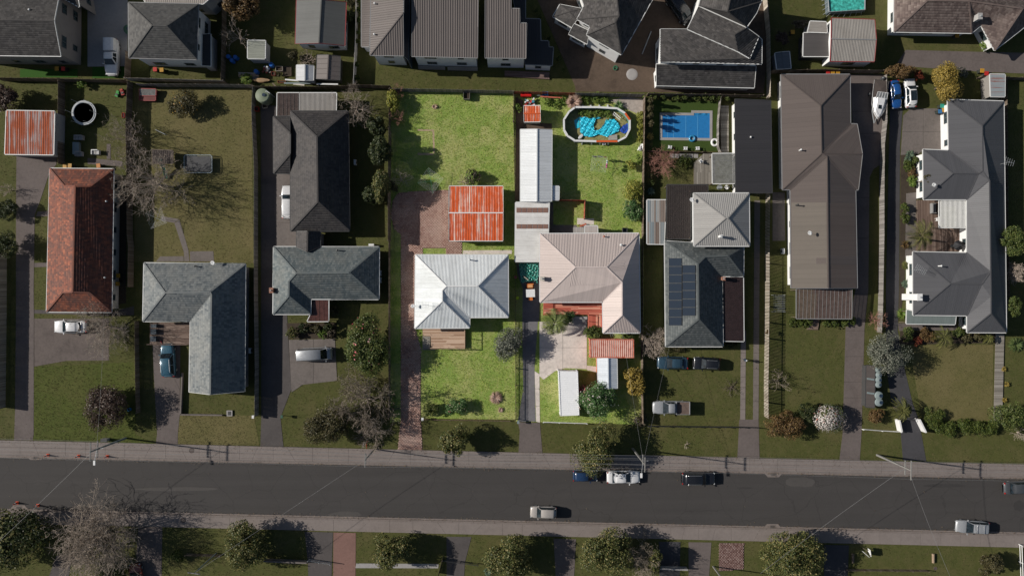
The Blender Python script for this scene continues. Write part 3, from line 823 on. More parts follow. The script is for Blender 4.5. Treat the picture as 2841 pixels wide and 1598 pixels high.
    if kind == 'ute':
        x0, x1 = -.495 * L, (rwb - .012) * L; bw = Wd / 2 * .97
        if canopy:
            g = MB(); lo = MB()
            rg = []
            for x in (x0 + .08, x0 + .2,(x0 + x1) / 2, x1 - .02): rg.append([Vector((x, bw * .93, belt - .02)), Vector((x, bw * .80, Hh - .1)), Vector((x, bw * .5, Hh - .03)), Vector((x, -bw * .5, Hh - .03)), Vector((x, -bw * .80, Hh - .1)), Vector((x, -bw * .93, belt - .02))])
            loft(g, rg); lk('canopy', g, body, root)
        elif tray is not None:
            g = MB(); g.box(((x0 + x1) / 2,0, belt + .03),(x1 - x0, bw * 2,.06)); lk('tray', g, tray, root)
            for a, b_ in (((x0, bw, 0),(x1, bw, 0)),((x0,-bw, 0),(x1,-bw, 0)),((x0,-bw, 0),(x0, bw, 0)),((x1,-bw, 0),(x1, bw, 0))):
                g = MB(); g.bar((a[0], a[1], belt + .2),(b_[0], b_[1], belt + .2),.05,.3); lk('tray_side', g, body, root)
    return root
# ---------------------------------------------------------------- palette
M_WHITE = plain('white_trim', (0.62,0.62,0.60),0.5,0.1)
M_WALLW = plain('white_wall', (0.66,0.66,0.65),0.7,0.08)
M_WALLG = plain('grey_wall', (0.33,0.32,0.31),0.75,0.1)
M_WALLT = plain('taupe_wall', (0.24,0.21,0.19),0.75,0.1)
M_WALLC = plain('cream_wall', (0.50,0.46,0.40),0.75,0.1)
M_WALLB = plain('brick_wall', (0.26,0.13,0.09),0.85,0.3,3.0)
M_WALLN = plain('navy_wall', (0.035,0.05,0.065),0.6,0.12)
M_MAROON = plain('maroon_trim', (0.22,0.03,0.03),0.6,0.15)
M_DARKTRIM = plain('dark_trim', (0.05,0.05,0.05),0.5,0.15)
M_GREYTRIM = plain('grey_trim', (0.22,0.22,0.22),0.5,0.12)
M_WINFRAME = plain('window_frame', (0.10,0.10,0.10),0.45,0.1)
M_PANE = glass('window_glass', (0.03,0.045,0.05),0.08)
M_GLASS = glass('car_glass', (0.012,0.018,0.022),0.05)
M_POST = plain('weathered_post', (0.13,0.10,0.075),0.85,0.3,3.0)
M_FENCE = island('old_palings', [(0.0,(0.085,0.062,0.045)),(0.5,(0.13,0.098,0.072)),(1.0,(0.19,0.155,0.12))], 0.9)
M_FENCEG = island('grey_palings', [(0.0,(0.12,0.11,0.10)),(0.5,(0.19,0.175,0.16)),(1.0,(0.27,0.25,0.23))], 0.9)
M_FENCEP = island('pale_slats', [(0.0,(0.30,0.26,0.21)),(0.5,(0.40,0.35,0.29)),(1.0,(0.50,0.45,0.38))], 0.85)
M_FENCER = island('red_stained_palings', [(0.0,(0.20,0.045,0.03)),(1.0,(0.36,0.10,0.06))], 0.8)
M_BARK = plain('bark', (0.10,0.078,0.06),0.9,0.35,4.0)
M_TWIG = plain('bare_twigs', (0.320,0.264,0.216),0.9,0.35,2.0)
M_TWIGD = plain('dark_twigs', (0.11,0.085,0.07),0.9,0.35,2.0)
M_TWIGR = plain('reddish_twigs', (0.325,0.163,0.125),0.9,0.3,2.0)
M_TWIGP = plain('pale_twigs', (0.442,0.364,0.299),0.9,0.3,2.0)
M_TYRE = plain('rubber', (0.02,0.02,0.02),0.8,0.2)
M_RIM = plain('wheel_rim', (0.35,0.36,0.37),0.35,0.1, metallic=0.6)
M_CHROME = plain('bright_metal', (0.5,0.51,0.52),0.3,0.1, metallic=0.7)
M_LAMP = paint('lamp_glass', (0.45,0.46,0.46),0.1)
M_TAIL = paint('tail_lamp_red', (0.30,0.015,0.012),0.15)
M_STEEL = plain('galvanised_steel', (0.36,0.38,0.39),0.45,0.15, metallic=0.3)
# plants
G_DARK = leafmat('dark_leaves', [(0,(0.016,0.026,0.010)),(.5,(0.036,0.055,0.018)),(.85,(0.072,0.085,0.029)),(1,(0.130,0.130,0.058))])
G_MID = leafmat('mid_green_leaves', [(0,(0.032,0.054,0.014)),(.5,(0.077,0.109,0.027)),(.85,(0.135,0.160,0.043)),(1,(0.223,0.223,0.076))])
G_STREET = leafmat('street_tree_leaves', [(0,(0.033,0.052,0.016)),(.45,(0.090,0.108,0.033)),(.8,(0.181,0.174,0.059)),(1,(0.326,0.260,0.108))])
G_GREY = leafmat('grey_green_leaves', [(0,(0.061,0.074,0.054)),(.5,(0.135,0.149,0.115)),(1,(0.324,0.317,0.257))])
G_BROWN = leafmat('brownish_leaves', [(0,(0.046,0.036,0.023)),(.5,(0.098,0.081,0.052)),(1,(0.208,0.176,0.130))])
G_OLIVE = leafmat('olive_brown_leaves', [(0,(0.031,0.034,0.014)),(.5,(0.073,0.067,0.028)),(1,(0.168,0.140,0.070))])
G_YELLOW = leafmat('golden_leaves', [(0,(0.115,0.098,0.023)),(.5,(0.299,0.218,0.046)),(1,(0.483,0.345,0.092))])
G_AUTUMN = leafmat('russet_leaves', [(0,(0.06,0.038,0.018)),(.5,(0.145,0.082,0.035)),(.8,(0.17,0.12,0.045)),(1,(0.28,0.17,0.07))])
G_LIME = leafmat('bright_leaves', [(0,(0.058,0.111,0.019)),(.5,(0.130,0.221,0.039)),(1,(0.338,0.390,0.091))])
G_LOT = leafmat('brightened_leaves', [(0,(0.030,0.083,0.021)),(.5,(0.083,0.180,0.053)),(.85,(0.180,0.285,0.105)),(1,(0.450,0.450,0.300))])  # leaf colour lifted to stand in for brighter light on the middle lots
G_GOLD = leafmat('yellow_flowering_leaves', [(0,(0.08,0.12,0.02)),(.45,(0.22,0.25,0.04)),(1,(0.55,0.48,0.12))])
G_HEDGE = leafmat('hedge_leaves', [(0,(0.024,0.046,0.011)),(.5,(0.068,0.101,0.019)),(1,(0.162,0.176,0.041))])
G_RED = leafmat('red_leaves', [(0,(0.05,0.012,0.01)),(.5,(0.16,0.035,0.02)),(1,(0.30,0.09,0.04))])
G_PINK = leafmat('pink_dry_leaves', [(0,(0.28,0.17,0.12)),(.5,(0.45,0.30,0.23)),(1,(0.62,0.46,0.38))])
G_PURPLE = leafmat('purple_brown_leaves', [(0,(0.029,0.018,0.016)),(.5,(0.072,0.046,0.036)),(1,(0.169,0.117,0.091))])
G_AGAVE = leafmat('agave_leaves', [(0,(0.06,0.10,0.07)),(1,(0.16,0.21,0.13))])
G_PALM = leafmat('palm_leaves', [(0,(0.05,0.065,0.015)),(1,(0.20,0.19,0.06))])
F_WHITE = leafmat('white_petals', [(0,(0.42,0.38,0.35)),(.85,(0.66,0.62,0.58)),(1,(0.45,0.16,0.12))])
F_RED = leafmat('pink_petals', [(0,(0.35,0.05,0.07)),(.6,(0.55,0.14,0.15)),(1,(0.70,0.42,0.42))])
F_ORANGE = leafmat('orange_fruit', [(0,(0.42,0.20,0.02)),(1,(0.5,0.32,0.06))])
B_DULL = leafmat('dull_grass_blades', [(0,(0.045,0.054,0.014)),(.5,(0.080,0.083,0.024)),(1,(0.165,0.13,0.06))], 0.8)
B_BRIGHT = leafmat('brightened_grass_blades', [(0,(0.157,0.267,0.035)),(.5,(0.314,0.423,0.063)),(1,(0.627,0.580,0.204))], 0.8)  # blade colour carries the extra brightness of the two middle lots
B_DRY = leafmat('dry_grass_blades', [(0,(0.073,0.067,0.025)),(.5,(0.118,0.103,0.039)),(1,(0.213,0.168,0.084))], 0.8)
# ground
GR_DULL = grassmat('dull_lawn', (0.044,0.058,0.014),(0.084,0.088,0.025),(0.135,0.108,0.052))
GR_DRY = grassmat('dry_lawn', (0.074,0.078,0.025),(0.129,0.115,0.043),(0.179,0.143,0.069),0.3,(0.4,0.65))
GR_GREEN = grassmat('green_lawn', (0.047,0.067,0.013),(0.081,0.099,0.020),(0.112,0.103,0.036))
GR_BRIGHT = grassmat('brightened_lawn', (0.10,0.20,0.028),(0.24,0.345,0.060),(0.50,0.43,0.21),0.4,(0.45,0.60))  # extra brightness of the two middle lots painted into the lawn colour
GR_FAKE = grassmat('artificial_turf', (0.03,0.085,0.012),(0.036,0.10,0.016),(0.045,0.11,0.02),0.3,(0.7,0.9),0.2)
GR_POOL = grassmat('pool_turf', (0.035,0.060,0.012),(0.045,0.075,0.016),(0.055,0.075,0.02),0.3,(0.7,0.9),0.2)
def road_mat():
    m, b, L = new_mat('road_asphalt', 0.88,0,0.3); c = (0.052,0.048,0.046)
    a = noise(m, pos_node(m, (0.03,0.9,1)),1.0,5,0.6); f = noise(m, pos_node(m),0.25,5,0.65); g = noise(m, pos_node(m),18.0,3,0.7)
    col = ramp(m, a, [(0.3, mul(c, 0.82)),(0.7, mul(c, 1.15))])
    col = mix(m, 0.4, col, ramp(m, f, [(0.3, mul(c, 0.8)),(0.6, c),(0.8, mul(c, 1.4))])); col = mix(m, 0.3, col, ramp(m, g, [(0.35, mul(c, 0.5)),(0.65, mul(c, 1.5))]))
    v = nod(m,'ShaderNodeTexVoronoi', feature='DISTANCE_TO_EDGE'); v.inputs['Scale'].default_value = 0.16; wv = nod(m,'ShaderNodeVectorMath', operation='ADD'); L.new(pos_node(m), wv.inputs[0])
    nz = nod(m,'ShaderNodeTexNoise'); nz.inputs['Scale'].default_value = 0.8; L.new(pos_node(m), nz.inputs['Vector']); L.new(nz.outputs['Color'], wv.inputs[1]); L.new(wv.outputs[0], v.inputs['Vector'])
    col = mix(m, ramp(m, v.outputs['Distance'], [(0.0,0.4),(0.012,0.0)]), col, mul(c, 0.5))
    L.new(col, b.inputs['Base Color']); bump(m, b, g, 0.25,0.01); return m
ASPH = road_mat()
ASPH_D = concrete('old_driveway', (0.085,0.075,0.072),0.32,0.9,0.3)
ASPH_L = concrete('worn_driveway', (0.13,0.108,0.10),0.35,0.9,0.3)
ASPH_B = concrete('dark_driveway', (0.058,0.056,0.060),0.3,0.9,0.3)
CONC = concrete('pavement_concrete', (0.200,0.170,0.155),0.22)
CONC_K = concrete('kerb_concrete', (0.185,0.155,0.14),0.3)
CONC_D = concrete('stained_concrete', (0.153,0.132,0.120),0.4)
CONC_P = concrete('pale_concrete', (0.30,0.285,0.275),0.2)
CONC_L = concrete('patio_concrete', (0.625,0.556,0.500),0.42)  # base made paler, stands in for brighter light on the middle lots
CONC_J = concrete('joint_dirt', (0.045,0.040,0.034),0.3)
DIRT = concrete('bare_earth', (0.105,0.075,0.055),0.5,0.95,0.5)
SOIL = concrete('garden_soil', (0.055,0.042,0.030),0.5,0.95,0.8)
GRAVEL = concrete('stone_gravel', (0.40,0.35,0.31),0.5,0.95,1.5)
M_PAVER = island('clay_pavers', [(0,(0.29,0.17,0.135)),(.5,(0.36,0.22,0.18)),(1,(0.44,0.29,0.24))], 0.85,0.35,(0.50,0.37,0.31),0.55)  # paver tones lifted, brightness of the middle left lot put into the colour
M_DECK = island('weathered_deck', [(0,(0.30,0.185,0.12)),(.5,(0.42,0.28,0.19)),(1,(0.58,0.43,0.32))], 0.8)
M_DECKD = island('dark_deck', [(0,(0.085,0.055,0.042)),(.5,(0.14,0.095,0.075)),(1,(0.21,0.155,0.125))], 0.8)
M_DECKR = island('red_stained_deck', [(0,(0.325,0.069,0.044)),(.6,(0.475,0.125,0.081)),(1,(0.650,0.325,0.225))], 0.75)
M_DECKG = island('grey_deck', [(0,(0.15,0.135,0.115)),(.5,(0.22,0.20,0.17)),(1,(0.31,0.285,0.25))], 0.85)

# ---------------------------------------------------------------- the ground, the road, the pavements
g = MB(); g.quad((-700,-700,0),(700,-700,0),(700,700,0),(-700,700,0)); tag(g.build('ground', GR_DULL), kind='structure')
def line(y0, y1): return lambda x: y0 + (y1 - y0) * x / 2841.0
rt, rb = line(1269,1328.5), line(1410,1476)          # asphalt edges
kt, kb = line(1261,1320.5), line(1419,1485)          # back of the kerbs
ft, fb = line(1220,1287.5), line(1450,1518)          # back of the footpaths
XL, XR = -600,3440
surf('road', [(XL, rt(XL) - 3),(XR, rt(XR) - 3),(XR, rb(XR) + 3),(XL, rb(XL) + 3)], ASPH, 0.012,0.03)
for a, b, nm in ((rt, kt,'kerb'),(rb, kb,'kerb')):
    # channel and kerb, poured in lengths
    m = MB(); q = [W((XL, a(XL))), W((XR, a(XR))), W((XR, b(XR))), W((XL, b(XL)))]
    HARD.append([tuple(p.xy) for p in q])
    d = 0.45
    ch = [q[0], q[1], q[1].lerp(q[2], .5), q[0].lerp(q[3], .5)]; kp = [q[0].lerp(q[3], .52), q[1].lerp(q[2], .52), q[2], q[3]]
    root = MB().prism(ch, -0.02,0.022).build('channel', CONC_K); tag(root, kind='structure')
    kr = MB().prism([p for p in kp], -0.02,0.06).build('kerb', CONC_J); tag(kr, kind='structure')
    x = XL; 
    while x < XR:
        x2 = x + 58
        u0, u1 = (x + .3 - XL) / (XR - XL),(x2 - .3 - XL) / (XR - XL)
        MB().prism([kp[0].lerp(kp[1], u0), kp[0].lerp(kp[1], u1), kp[3].lerp(kp[2], u1), kp[3].lerp(kp[2], u0)], 0.0,0.13).build('kerbstone', CONC_K, kr)
        x = x2
J_TOP = [(0, [(205,205),(330,390),(655,655),(855,855),(1048,1048),(1243,1243),(1510,1440),(1648,1648),(1790,1850),(1980,1980),(2180,2180),(2380,2380)]),
         (1, [(60,0),(210,210),(345,430),(600,600),(760,760),(955,955),(1160,1160),(1420,1345),(1570,1570),(1690,1780),(1990,1990),(2150,2150),(2350,2350)]),
         (2, [(135,40),(252,252),(375,450),(655,655),(850,850),(1050,1050),(1245,1245),(1440,1440),(1638,1638),(1835,1835),(2030,2030),(2310,2225),(2430,2430),(2530,2576)]),
         (3, [(128,128),(316,316),(478,478),(725,640),(838,838),(955,1025),(1157,1157),(1330,1330),(1518,1518),(1630,1715),(1990,1990),(2200,2200),(2378,2378)])]
J_BOT = [(0, [(100,100),(300,300),(560,560),(800,800),(1050,1050),(1290,1330),(1488,1488),(1700,1610),(1890,1890),(2088,2088),(2283,2283)]),
         (1, [(230,230),(430,505),(808,808),(1165,1045),(1365,1365),(1595,1595),(1840,1920),(2050,2050),(2290,2190),(2483,2483)]),
         (2, [(175,175),(375,460),(820,715),(1015,1015),(1245,1245),(1440,1525),(1648,1648),(1785,1760),(1926,1926),(2090,2060),(2247,2247),(2530,2470)]),
         (3, [(115,115),(314,314),(500,575),(714,714),(945,860),(1143,1143),(1350,1350),(1543,1543),(1745,1745),(1940,1940),(2137,2137),(2295,2295),(2473,2473)])]
def footpath(a, b, joints):
    q = [W((XL, a(XL))), W((XR, a(XR))), W((XR, b(XR))), W((XL, b(XL)))]; HARD.append([tuple(p.xy) for p in q])
    root = MB().prism(q, -0.02,0.105).build('footpath', CONC_J); tag(root, kind='structure')
    js = [(XL, XL),(-220,-220),(-110,-110),(-50,-50)] + [(TX[c] + u / ZF, TX[c] + v / ZF) for c, l in joints for u, v in l] + [(2841,2841),(2900,2900),(2960,2960),(XR, XR)]
    e = 0.25
    for (u0, v0),(u1, v1) in zip(js[:-1], js[1:]):
        pp = [W((u0 + e, a(u0) + .3)), W((u1 - e, a(u1) + .3)), W((v1 - e, b(v1) - .3)), W((v0 + e, b(v0) - .3))]
        MB().prism(pp, 0.05,0.128 + random.uniform(-.004,.004)).build('slab', CONC, root)
footpath(ft, kt, J_TOP); footpath(kb, fb, J_BOT)

# ---------------------------------------------------------------- drives, paths, yards
def V_(*ps): return [t(*p) for p in ps]
D = 0.03
surf('driveway', V_((0,0,870,-150),(0,0,1270,-150),(0,0,1265,660),(0,0,870,665)), CONC_P, D)
surf('driveway', V_((0,1,165,110),(0,1,565,110),(0,1,560,200),(0,1,480,320),(0,1,400,560),(0,1,345,700),(0,1,335,1449),(0,2,338,300),(0,2,335,1449),(0,3,325,100),(0,3,140,100),(0,2,150,1230),(0,2,160,200),(0,1,160,600)), ASPH_L, D)
surf('driveway', V_((0,2,341,300),(0,2,1080,300),(0,2,1080,715),(0,2,660,718),(0,2,341,775)), concrete('brown_parking_pad', (.125,.102,.092),.45,.9,.45), D)
surf('path', V_((0,1,375,670),(0,1,480,665),(0,1,480,715),(0,1,358,720)), ASPH_L, D)
surf('path', V_((0,1,342,1180),(0,1,470,1175),(0,1,470,1218),(0,1,342,1222)), ASPH_L, D)
surf('path', V_((0,2,342,212),(0,2,1110,235),(0,2,1330,175),(0,2,1330,265),(0,2,1110,268),(0,2,342,250)), ASPH_D, D)
surf('path', V_((0,0,870,1570),(0,0,1215,1600),(0,0,1215,1655),(0,0,870,1630)), ASPH_L, D)
surf('path', V_((0,1,1060,0),(0,1,1098,0),(0,1,1098,150),(0,1,1060,150)), ASPH_L, D)
for pl in (V_((0,1,1605,715),(0,1,1778,745),(0,1,1730,783),(0,1,1600,760)), V_((0,1,1732,786),(0,1,1782,750),(0,1,1870,1050),(0,1,1882,1165),(0,1,1830,1165),(0,1,1825,1070)),
           V_((0,1,1590,1115),(0,1,1822,1112),(0,1,1826,1165),(0,1,1550,1165)), V_((0,1,1886,1065),(0,1,2118,1062),(0,1,2125,1165),(0,1,1888,1165))):
    surf('path', pl, CONC_D, D)
surf('driveway', V_((0,2,1515,560),(0,2,1790,560),(0,2,1785,1250),(0,2,1765,1449),(0,3,1765,148),(0,3,1545,143),(0,2,1560,1449),(0,2,1530,900)), ASPH_L, D)
surf('driveway', V_((1,0,85,1050),(1,0,240,1050),(1,1,233,1010),(1,1,205,1030),(1,2,345,260),(1,2,358,520),(1,2,388,1000),(1,2,280,1280),(1,3,310,166),(1,3,80,163),(1,2,90,1280)), ASPH_D, D)
slabs('driveway_pad', V_((1,1,237,290),(1,1,440,290),(1,1,440,1015),(1,1,235,1015)), CONC_D, D + .02, [], [t(1,1,0,540)[1], t(1,1,0,780)[1]], CONC_J)
slabs('driveway_pad', V_((1,2,362,510),(1,2,820,500),(1,2,842,915),(1,2,500,955),(1,2,390,1030)), CONC_D, D + .02, [t(1,2,608,0)[0]], [t(1,2,0,735)[1]], CONC_J)
surf('garden_bed', V_((1,2,340,345),(1,2,835,340),(1,2,830,497),(1,2,365,505)), SOIL, 0.05)
# brick paved yard and drive of the middle left house
YARD = V_((1,1,1450,485),(1,1,1660,465),(1,1,1950,460),(1,1,1950,960),(1,1,2085,965),(1,1,2085,1095),(1,1,1922,1097),(1,1,1922,1035),(1,1,1692,1035),(1,1,1690,1097),(1,1,1620,1100),(1,2,1615,395),(1,2,1675,600),(1,2,1672,1300),(1,3,1690,208),(1,3,1445,203),(1,2,1475,1300),(1,2,1475,0),(1,1,1475,900),(1,1,1405,840),(1,1,1375,700),(1,1,1395,560))
yard = surf('paved_yard', YARD, concrete('paver_joint', (.15,.095,.075),.2),0.02)
def pavers(root, poly, r, z, mat):
    pw = [tuple(W(p).xy) for p in poly]; xs = [p[0] for p in pw]; ys = [p[1] for p in pw]
    dx, dy = r * 1.7321, r * 1.5; P = []
    ny = int((max(ys) - min(ys)) / dy) + 1; nx = int((max(xs) - min(xs)) / dx) + 1
    for j in range(ny):
        for i in range(nx): P.append((min(xs) + i * dx + (j % 2) * dx / 2, min(ys) + j * dy))
    P = np.array(P); P = P[inside(pw, P)]; n = len(P); a = np.arange(6) * math.pi / 3 + math.pi / 6
    hx = np.cos(a) * r * .90; hy = np.sin(a) * r * .90
    top = np.stack([P[:, 0:1] + hx, P[:, 1:2] + hy, np.repeat(z + rng.normal(0,.004, n)[:, None], 6,1)], 2); low = top.copy(); low[:, :, 2] = z - .035
    V = np.concatenate([top, low], 1).reshape(-1,3); b = np.arange(n) * 12
    F = [np.stack([b, b + 1, b + 2, b + 3], 1), np.stack([b, b + 3, b + 4, b + 5], 1)] + [np.stack([b + k, b + 6 + k, b + 6 + (k + 1) % 6, b + (k + 1) % 6], 1) for k in range(6)]
    tag(link('pavers', np_mesh('pavers', V, np.concatenate(F)), mat, root), kind='stuff')
pavers(yard, YARD, 0.15,0.045, M_PAVER)
surf('path', V_((1,1,2090,1055),(1,1,2576,1052),(1,1,2576,1090),(1,1,2090,1092)), CONC_L, D)
# drive of the middle right house
ASPH_V = concrete('violet_grey_driveway', (.165,.158,.165),.4,.9,.35)
surf('driveway', V_((2,1,110,1165),(2,1,345,1165),(2,2,350,135),(2,2,343,325),(2,2,330,330),(2,2,296,800),(2,2,308,1320),(2,2,130,1320),(2,2,185,1000),(2,2,175,400),(2,2,180,0),(2,1,130,1300)), ASPH_V, D)
surf('driveway', V_((2,2,130,1323),(2,2,350,1335),(2,3,375,222),(2,3,138,222),(2,3,150,0)), ASPH_L, D)
slabs('patio', V_((2,2,346,330),(2,2,440,330),(2,2,680,290),(2,2,815,310),(2,2,815,800),(2,2,600,790),(2,2,500,820),(2,2,385,905),(2,2,346,870)), CONC_L, D + .025, [t(2,2,577,0)[0]], [t(2,2,0,588)[1]], CONC_J)
slabs('drive_edge', V_((2,2,298,820),(2,2,345,850),(2,2,350,1330),(2,2,312,1320)), CONC_L, D + .025, [], [t(2,2,0,995)[1], t(2,2,0,1168)[1]], CONC_J)
surf('path', V_((2,2,817,765),(2,2,912,775),(2,2,905,830),(2,2,817,810)), CONC_L, D)
surf('path', V_((2,1,720,735),(2,1,888,740),(2,1,885,800),(2,1,720,800)), CONC_L, D)
surf('dirt_strip', V_((2,1,440,580),(2,1,484,580),(2,1,484,800),(2,1,715,805),(2,1,720,885),(2,1,430,885)), CONC_D, 0.028)
surf('dirt_strip', V_((2,0,105,960),(2,0,185,1000),(2,0,190,1210),(2,0,470,1230),(2,0,470,1290),(2,0,160,1290),(2,1,158,565),(2,1,105,565),(2,0,110,1290)), DIRT, 0.028)
surf('gravel_patch', V_((2,0,1040,1000),(2,0,1200,965),(2,0,1385,985),(2,0,1385,1115),(2,0,1320,1130),(2,0,1240,1100),(2,0,1150,1050)), GRAVEL, 0.026)
# wheel strips of the house with the solar panels
slabs('wheel_strip', V_((2,2,2345,420),(2,2,2395,420),(2,2,2388,1300),(2,2,2338,1300)), CONC, D, [], [t(2,2,0, y)[1] for y in (520,640,770,880,980,1095,1200)], CONC_J)
slabs('wheel_strip', V_((2,1,2480,560),(2,1,2535,560),(2,2,2525,560),(2,2,2520,1300),(2,2,2465,1300)), CONC_D, D, [], [t(2,2,0, y)[1] for y in (-500,-300,-100,100,300,480,640,800,960,1120)], CONC_J)
surf('driveway', V_((2,2,2330,1300),(2,2,2520,1300),(2,3,2530,275),(2,3,2310,272)), ASPH_L, D)
# earth of the building site
surf('building_site', V_((2,0,325,0),(2,0,700,860),(2,0,705,912),(2,0,1470,918),(2,0,2570,930),(2,0,2640,300),(2,0,2600,-150),(2,0,260,-150)), DIRT, 0.024)
# right hand lots
surf('driveway', V_((3,0,1300,655),(3,0,1400,500),(3,0,2180,520),(3,0,2900,535),(3,0,2900,745),(3,0,2200,720)), ASPH_L, D)
slabs('driveway', V_((3,0,850,745),(3,0,1185,745),(3,1,1168,190),(3,1,1080,250),(3,1,1042,330),(3,1,1030,1449),(3,2,992,395),(3,2,962,1440),(3,3,945,308),(3,3,742,303),(3,2,775,1440),(3,2,805,400),(3,1,905,1449),(3,1,905,455)), ASPH_L, D, [], [t(3,2,0, y)[1] for y in (-900,-500,60,420,675,928,1085,1185)] + [t(3,0,0,1110)[1], t(3,0,0,1330)[1]], CONC_J)
surf('driveway', V_((3,0,1245,1060),(3,0,1372,1075),(3,1,1345,0),(3,1,1335,1449),(3,2,1320,420),(3,2,1390,800),(3,2,1470,1140),(3,2,1530,1300),(3,3,1605,306),(3,3,1375,300),(3,2,1340,1300),(3,2,1260,1140),(3,2,1215,820),(3,2,1205,420),(3,1,1205,1449),(3,1,1235,0)), ASPH_B, D)
slabs('parking_pad', V_((3,0,1376,1150),(3,0,1450,1080),(3,0,1770,1080),(3,0,1765,1449),(3,1,1830,60),(3,1,1580,57),(3,1,1530,100),(3,1,1352,110)), CONC_D, D + .01, [t(3,0,1575,0)[0]], [t(3,0,0,1310)[1]], CONC_J)
slabs('path', V_((3,1,1405,490),(3,1,1505,480),(3,1,1500,1130),(3,1,1395,1130)), CONC_D, D, [], [t(3,1,0,700)[1], t(3,1,0,920)[1]], CONC_J)
surf('path', V_((3,2,1322,345),(3,2,1910,365),(3,2,1910,415),(3,2,1335,422)), ASPH_L, D)
surf('garden_bed', V_((3,1,1352,110),(3,1,1530,105),(3,1,1510,480),(3,1,1402,488),(3,1,1390,1449),(3,2,1330,330),(3,1,1340,1449)), GRAVEL if False else SOIL, 0.045)
surf('garden_bed', V_((3,2,1345,425),(3,2,2290,450),(3,2,2290,540),(3,2,1345,560)), SOIL, 0.04)
surf('garden_bed', V_((0,1,1165,420),(0,1,1258,420),(0,2,1250,150),(0,2,1150,160)), SOIL, 0.03)
# drives on the near side of the road
surf('driveway', V_((0,3,1372,958),(0,3,1612,960),(0,3,1600,1700),(0,3,1330,1700)), ASPH_L, D)
surf('driveway', V_((0,3,560,1240),(0,3,720,1240),(0,3,640,1700),(0,3,400,1700)), ASPH_D, D)
surf('driveway', V_((1,3,520,1006),(1,3,800,1012),(1,3,792,1300),(1,3,780,1700),(1,3,565,1700),(1,3,550,1290)), ASPH_D, D)
BRK1 = V_((1,3,806,1013),(1,3,1028,1018),(1,3,1022,1700),(1,3,800,1700))
b1 = surf('driveway', BRK1, concrete('red_concrete', (0.20,0.115,0.095),0.3), D)
surf('driveway', V_((1,3,1928,1055),(1,3,2175,1058),(1,3,2110,1310),(1,3,2090,1700),(1,3,1930,1700)), ASPH_D, D)
surf('path', V_((1,3,1032,1320),(1,3,1850,1325),(1,3,1845,1368),(1,3,1024,1366)), CONC_P, D)
surf('driveway', V_((2,3,487,1075),(2,3,708,1080),(2,3,690,1440),(2,3,690,1700),(2,3,520,1700)), ASPH_L, D)
surf('driveway', V_((2,3,1530,1105),(2,3,1745,1108),(2,3,1730,1700),(2,3,1540,1700)), ASPH_B, D)
surf('driveway', V_((2,3,1826,1110),(2,3,2052,1113),(2,3,2012,1700),(2,3,1826,1700)), ASPH_L, D)
BRK2 = V_((2,3,2132,1116),(2,3,2378,1121),(2,3,2372,1375),(2,3,2125,1400))
b2 = surf('driveway', BRK2, CONC_J, 0.02); pavers(b2, BRK2,0.15,0.045, island('worn_brick', [(0,(0.13,0.07,0.06)),(.5,(0.19,0.115,0.10)),(1,(0.26,0.18,0.16))], 0.85))
surf('driveway', V_((3,3,590,1136),(3,3,838,1141),(3,3,815,1700),(3,3,590,1700)), ASPH_B, D)
# turf
surf('artificial_turf', V_((0,0,200,690),(0,0,770,690),(0,0,770,772),(0,0,200,772)), GR_FAKE, 0.03)
surf('artificial_turf', V_((0,0,918,667),(0,0,1035,667),(0,0,1240,667),(0,0,1240,778),(0,0,918,778)), GR_FAKE, 0.03)
surf('artificial_turf', V_((2,0,1470,1000),(2,0,2130,1010),(2,0,2130,1449),(2,1,2120,70),(2,1,1430,60),(2,0,1470,1449)), GR_POOL, 0.03)
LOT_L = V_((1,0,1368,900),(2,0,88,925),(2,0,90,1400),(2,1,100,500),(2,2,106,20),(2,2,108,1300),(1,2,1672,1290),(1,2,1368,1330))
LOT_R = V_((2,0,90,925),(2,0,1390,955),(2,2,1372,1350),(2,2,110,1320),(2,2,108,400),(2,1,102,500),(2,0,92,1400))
frame = [(-150,-120),(2990,-120),(2990,1720),(-150,1720)]
EXCL = [[tuple(W(p).xy) for p in q] for q in (LOT_L, LOT_R)]
DRY1 = V_((0,0,1335,870),(0,0,2495,880),(0,1,2515,1180),(0,1,1335,1170))
VERGE = V_((0,2,1765,1255),(0,2,2520,1260),(0,3,2576,150),(0,3,1765,140))
for q in (((1640,1284),(1806,1290),(1800,1304),(1640,1302)),((1788,1304),(1806,1300),(1812,1525),(1796,1525)),((1640,1520),(1796,1522),(1800,1545),(1640,1540))):
    surf('bare_patch', V_(*[(1,0, x, y) for x, y in q]), concrete('straw_earth', (.38,.28,.19),.3),.017,.012)
lawn(LOT_L, GR_BRIGHT, B_BRIGHT, 26,0.13); lawn(LOT_R, GR_BRIGHT, B_BRIGHT, 26,0.13)
lawn(DRY1, GR_DRY, B_DRY, 12,0.10); lawn(VERGE, GR_DRY, B_DRY, 12,0.09)
GREEN = V_((0,2,338,780),(0,2,1345,730),(0,2,1345,1449),(0,3,1545,140),(0,3,328,98))
lawn(GREEN, GR_GREEN, B_DULL, 12,0.11)
DRY2 = V_((3,2,1440,560),(3,2,2270,560),(3,2,2262,1320),(3,2,1560,1300))
lawn(DRY2, GR_DRY, B_DRY, 12,0.09)
EXCL += [[tuple(W(p).xy) for p in q] for q in (DRY1, DRY2)]
GRASS.append(([tuple(W(p).xy) for p in frame], B_DULL, 9,0.11,0.0))

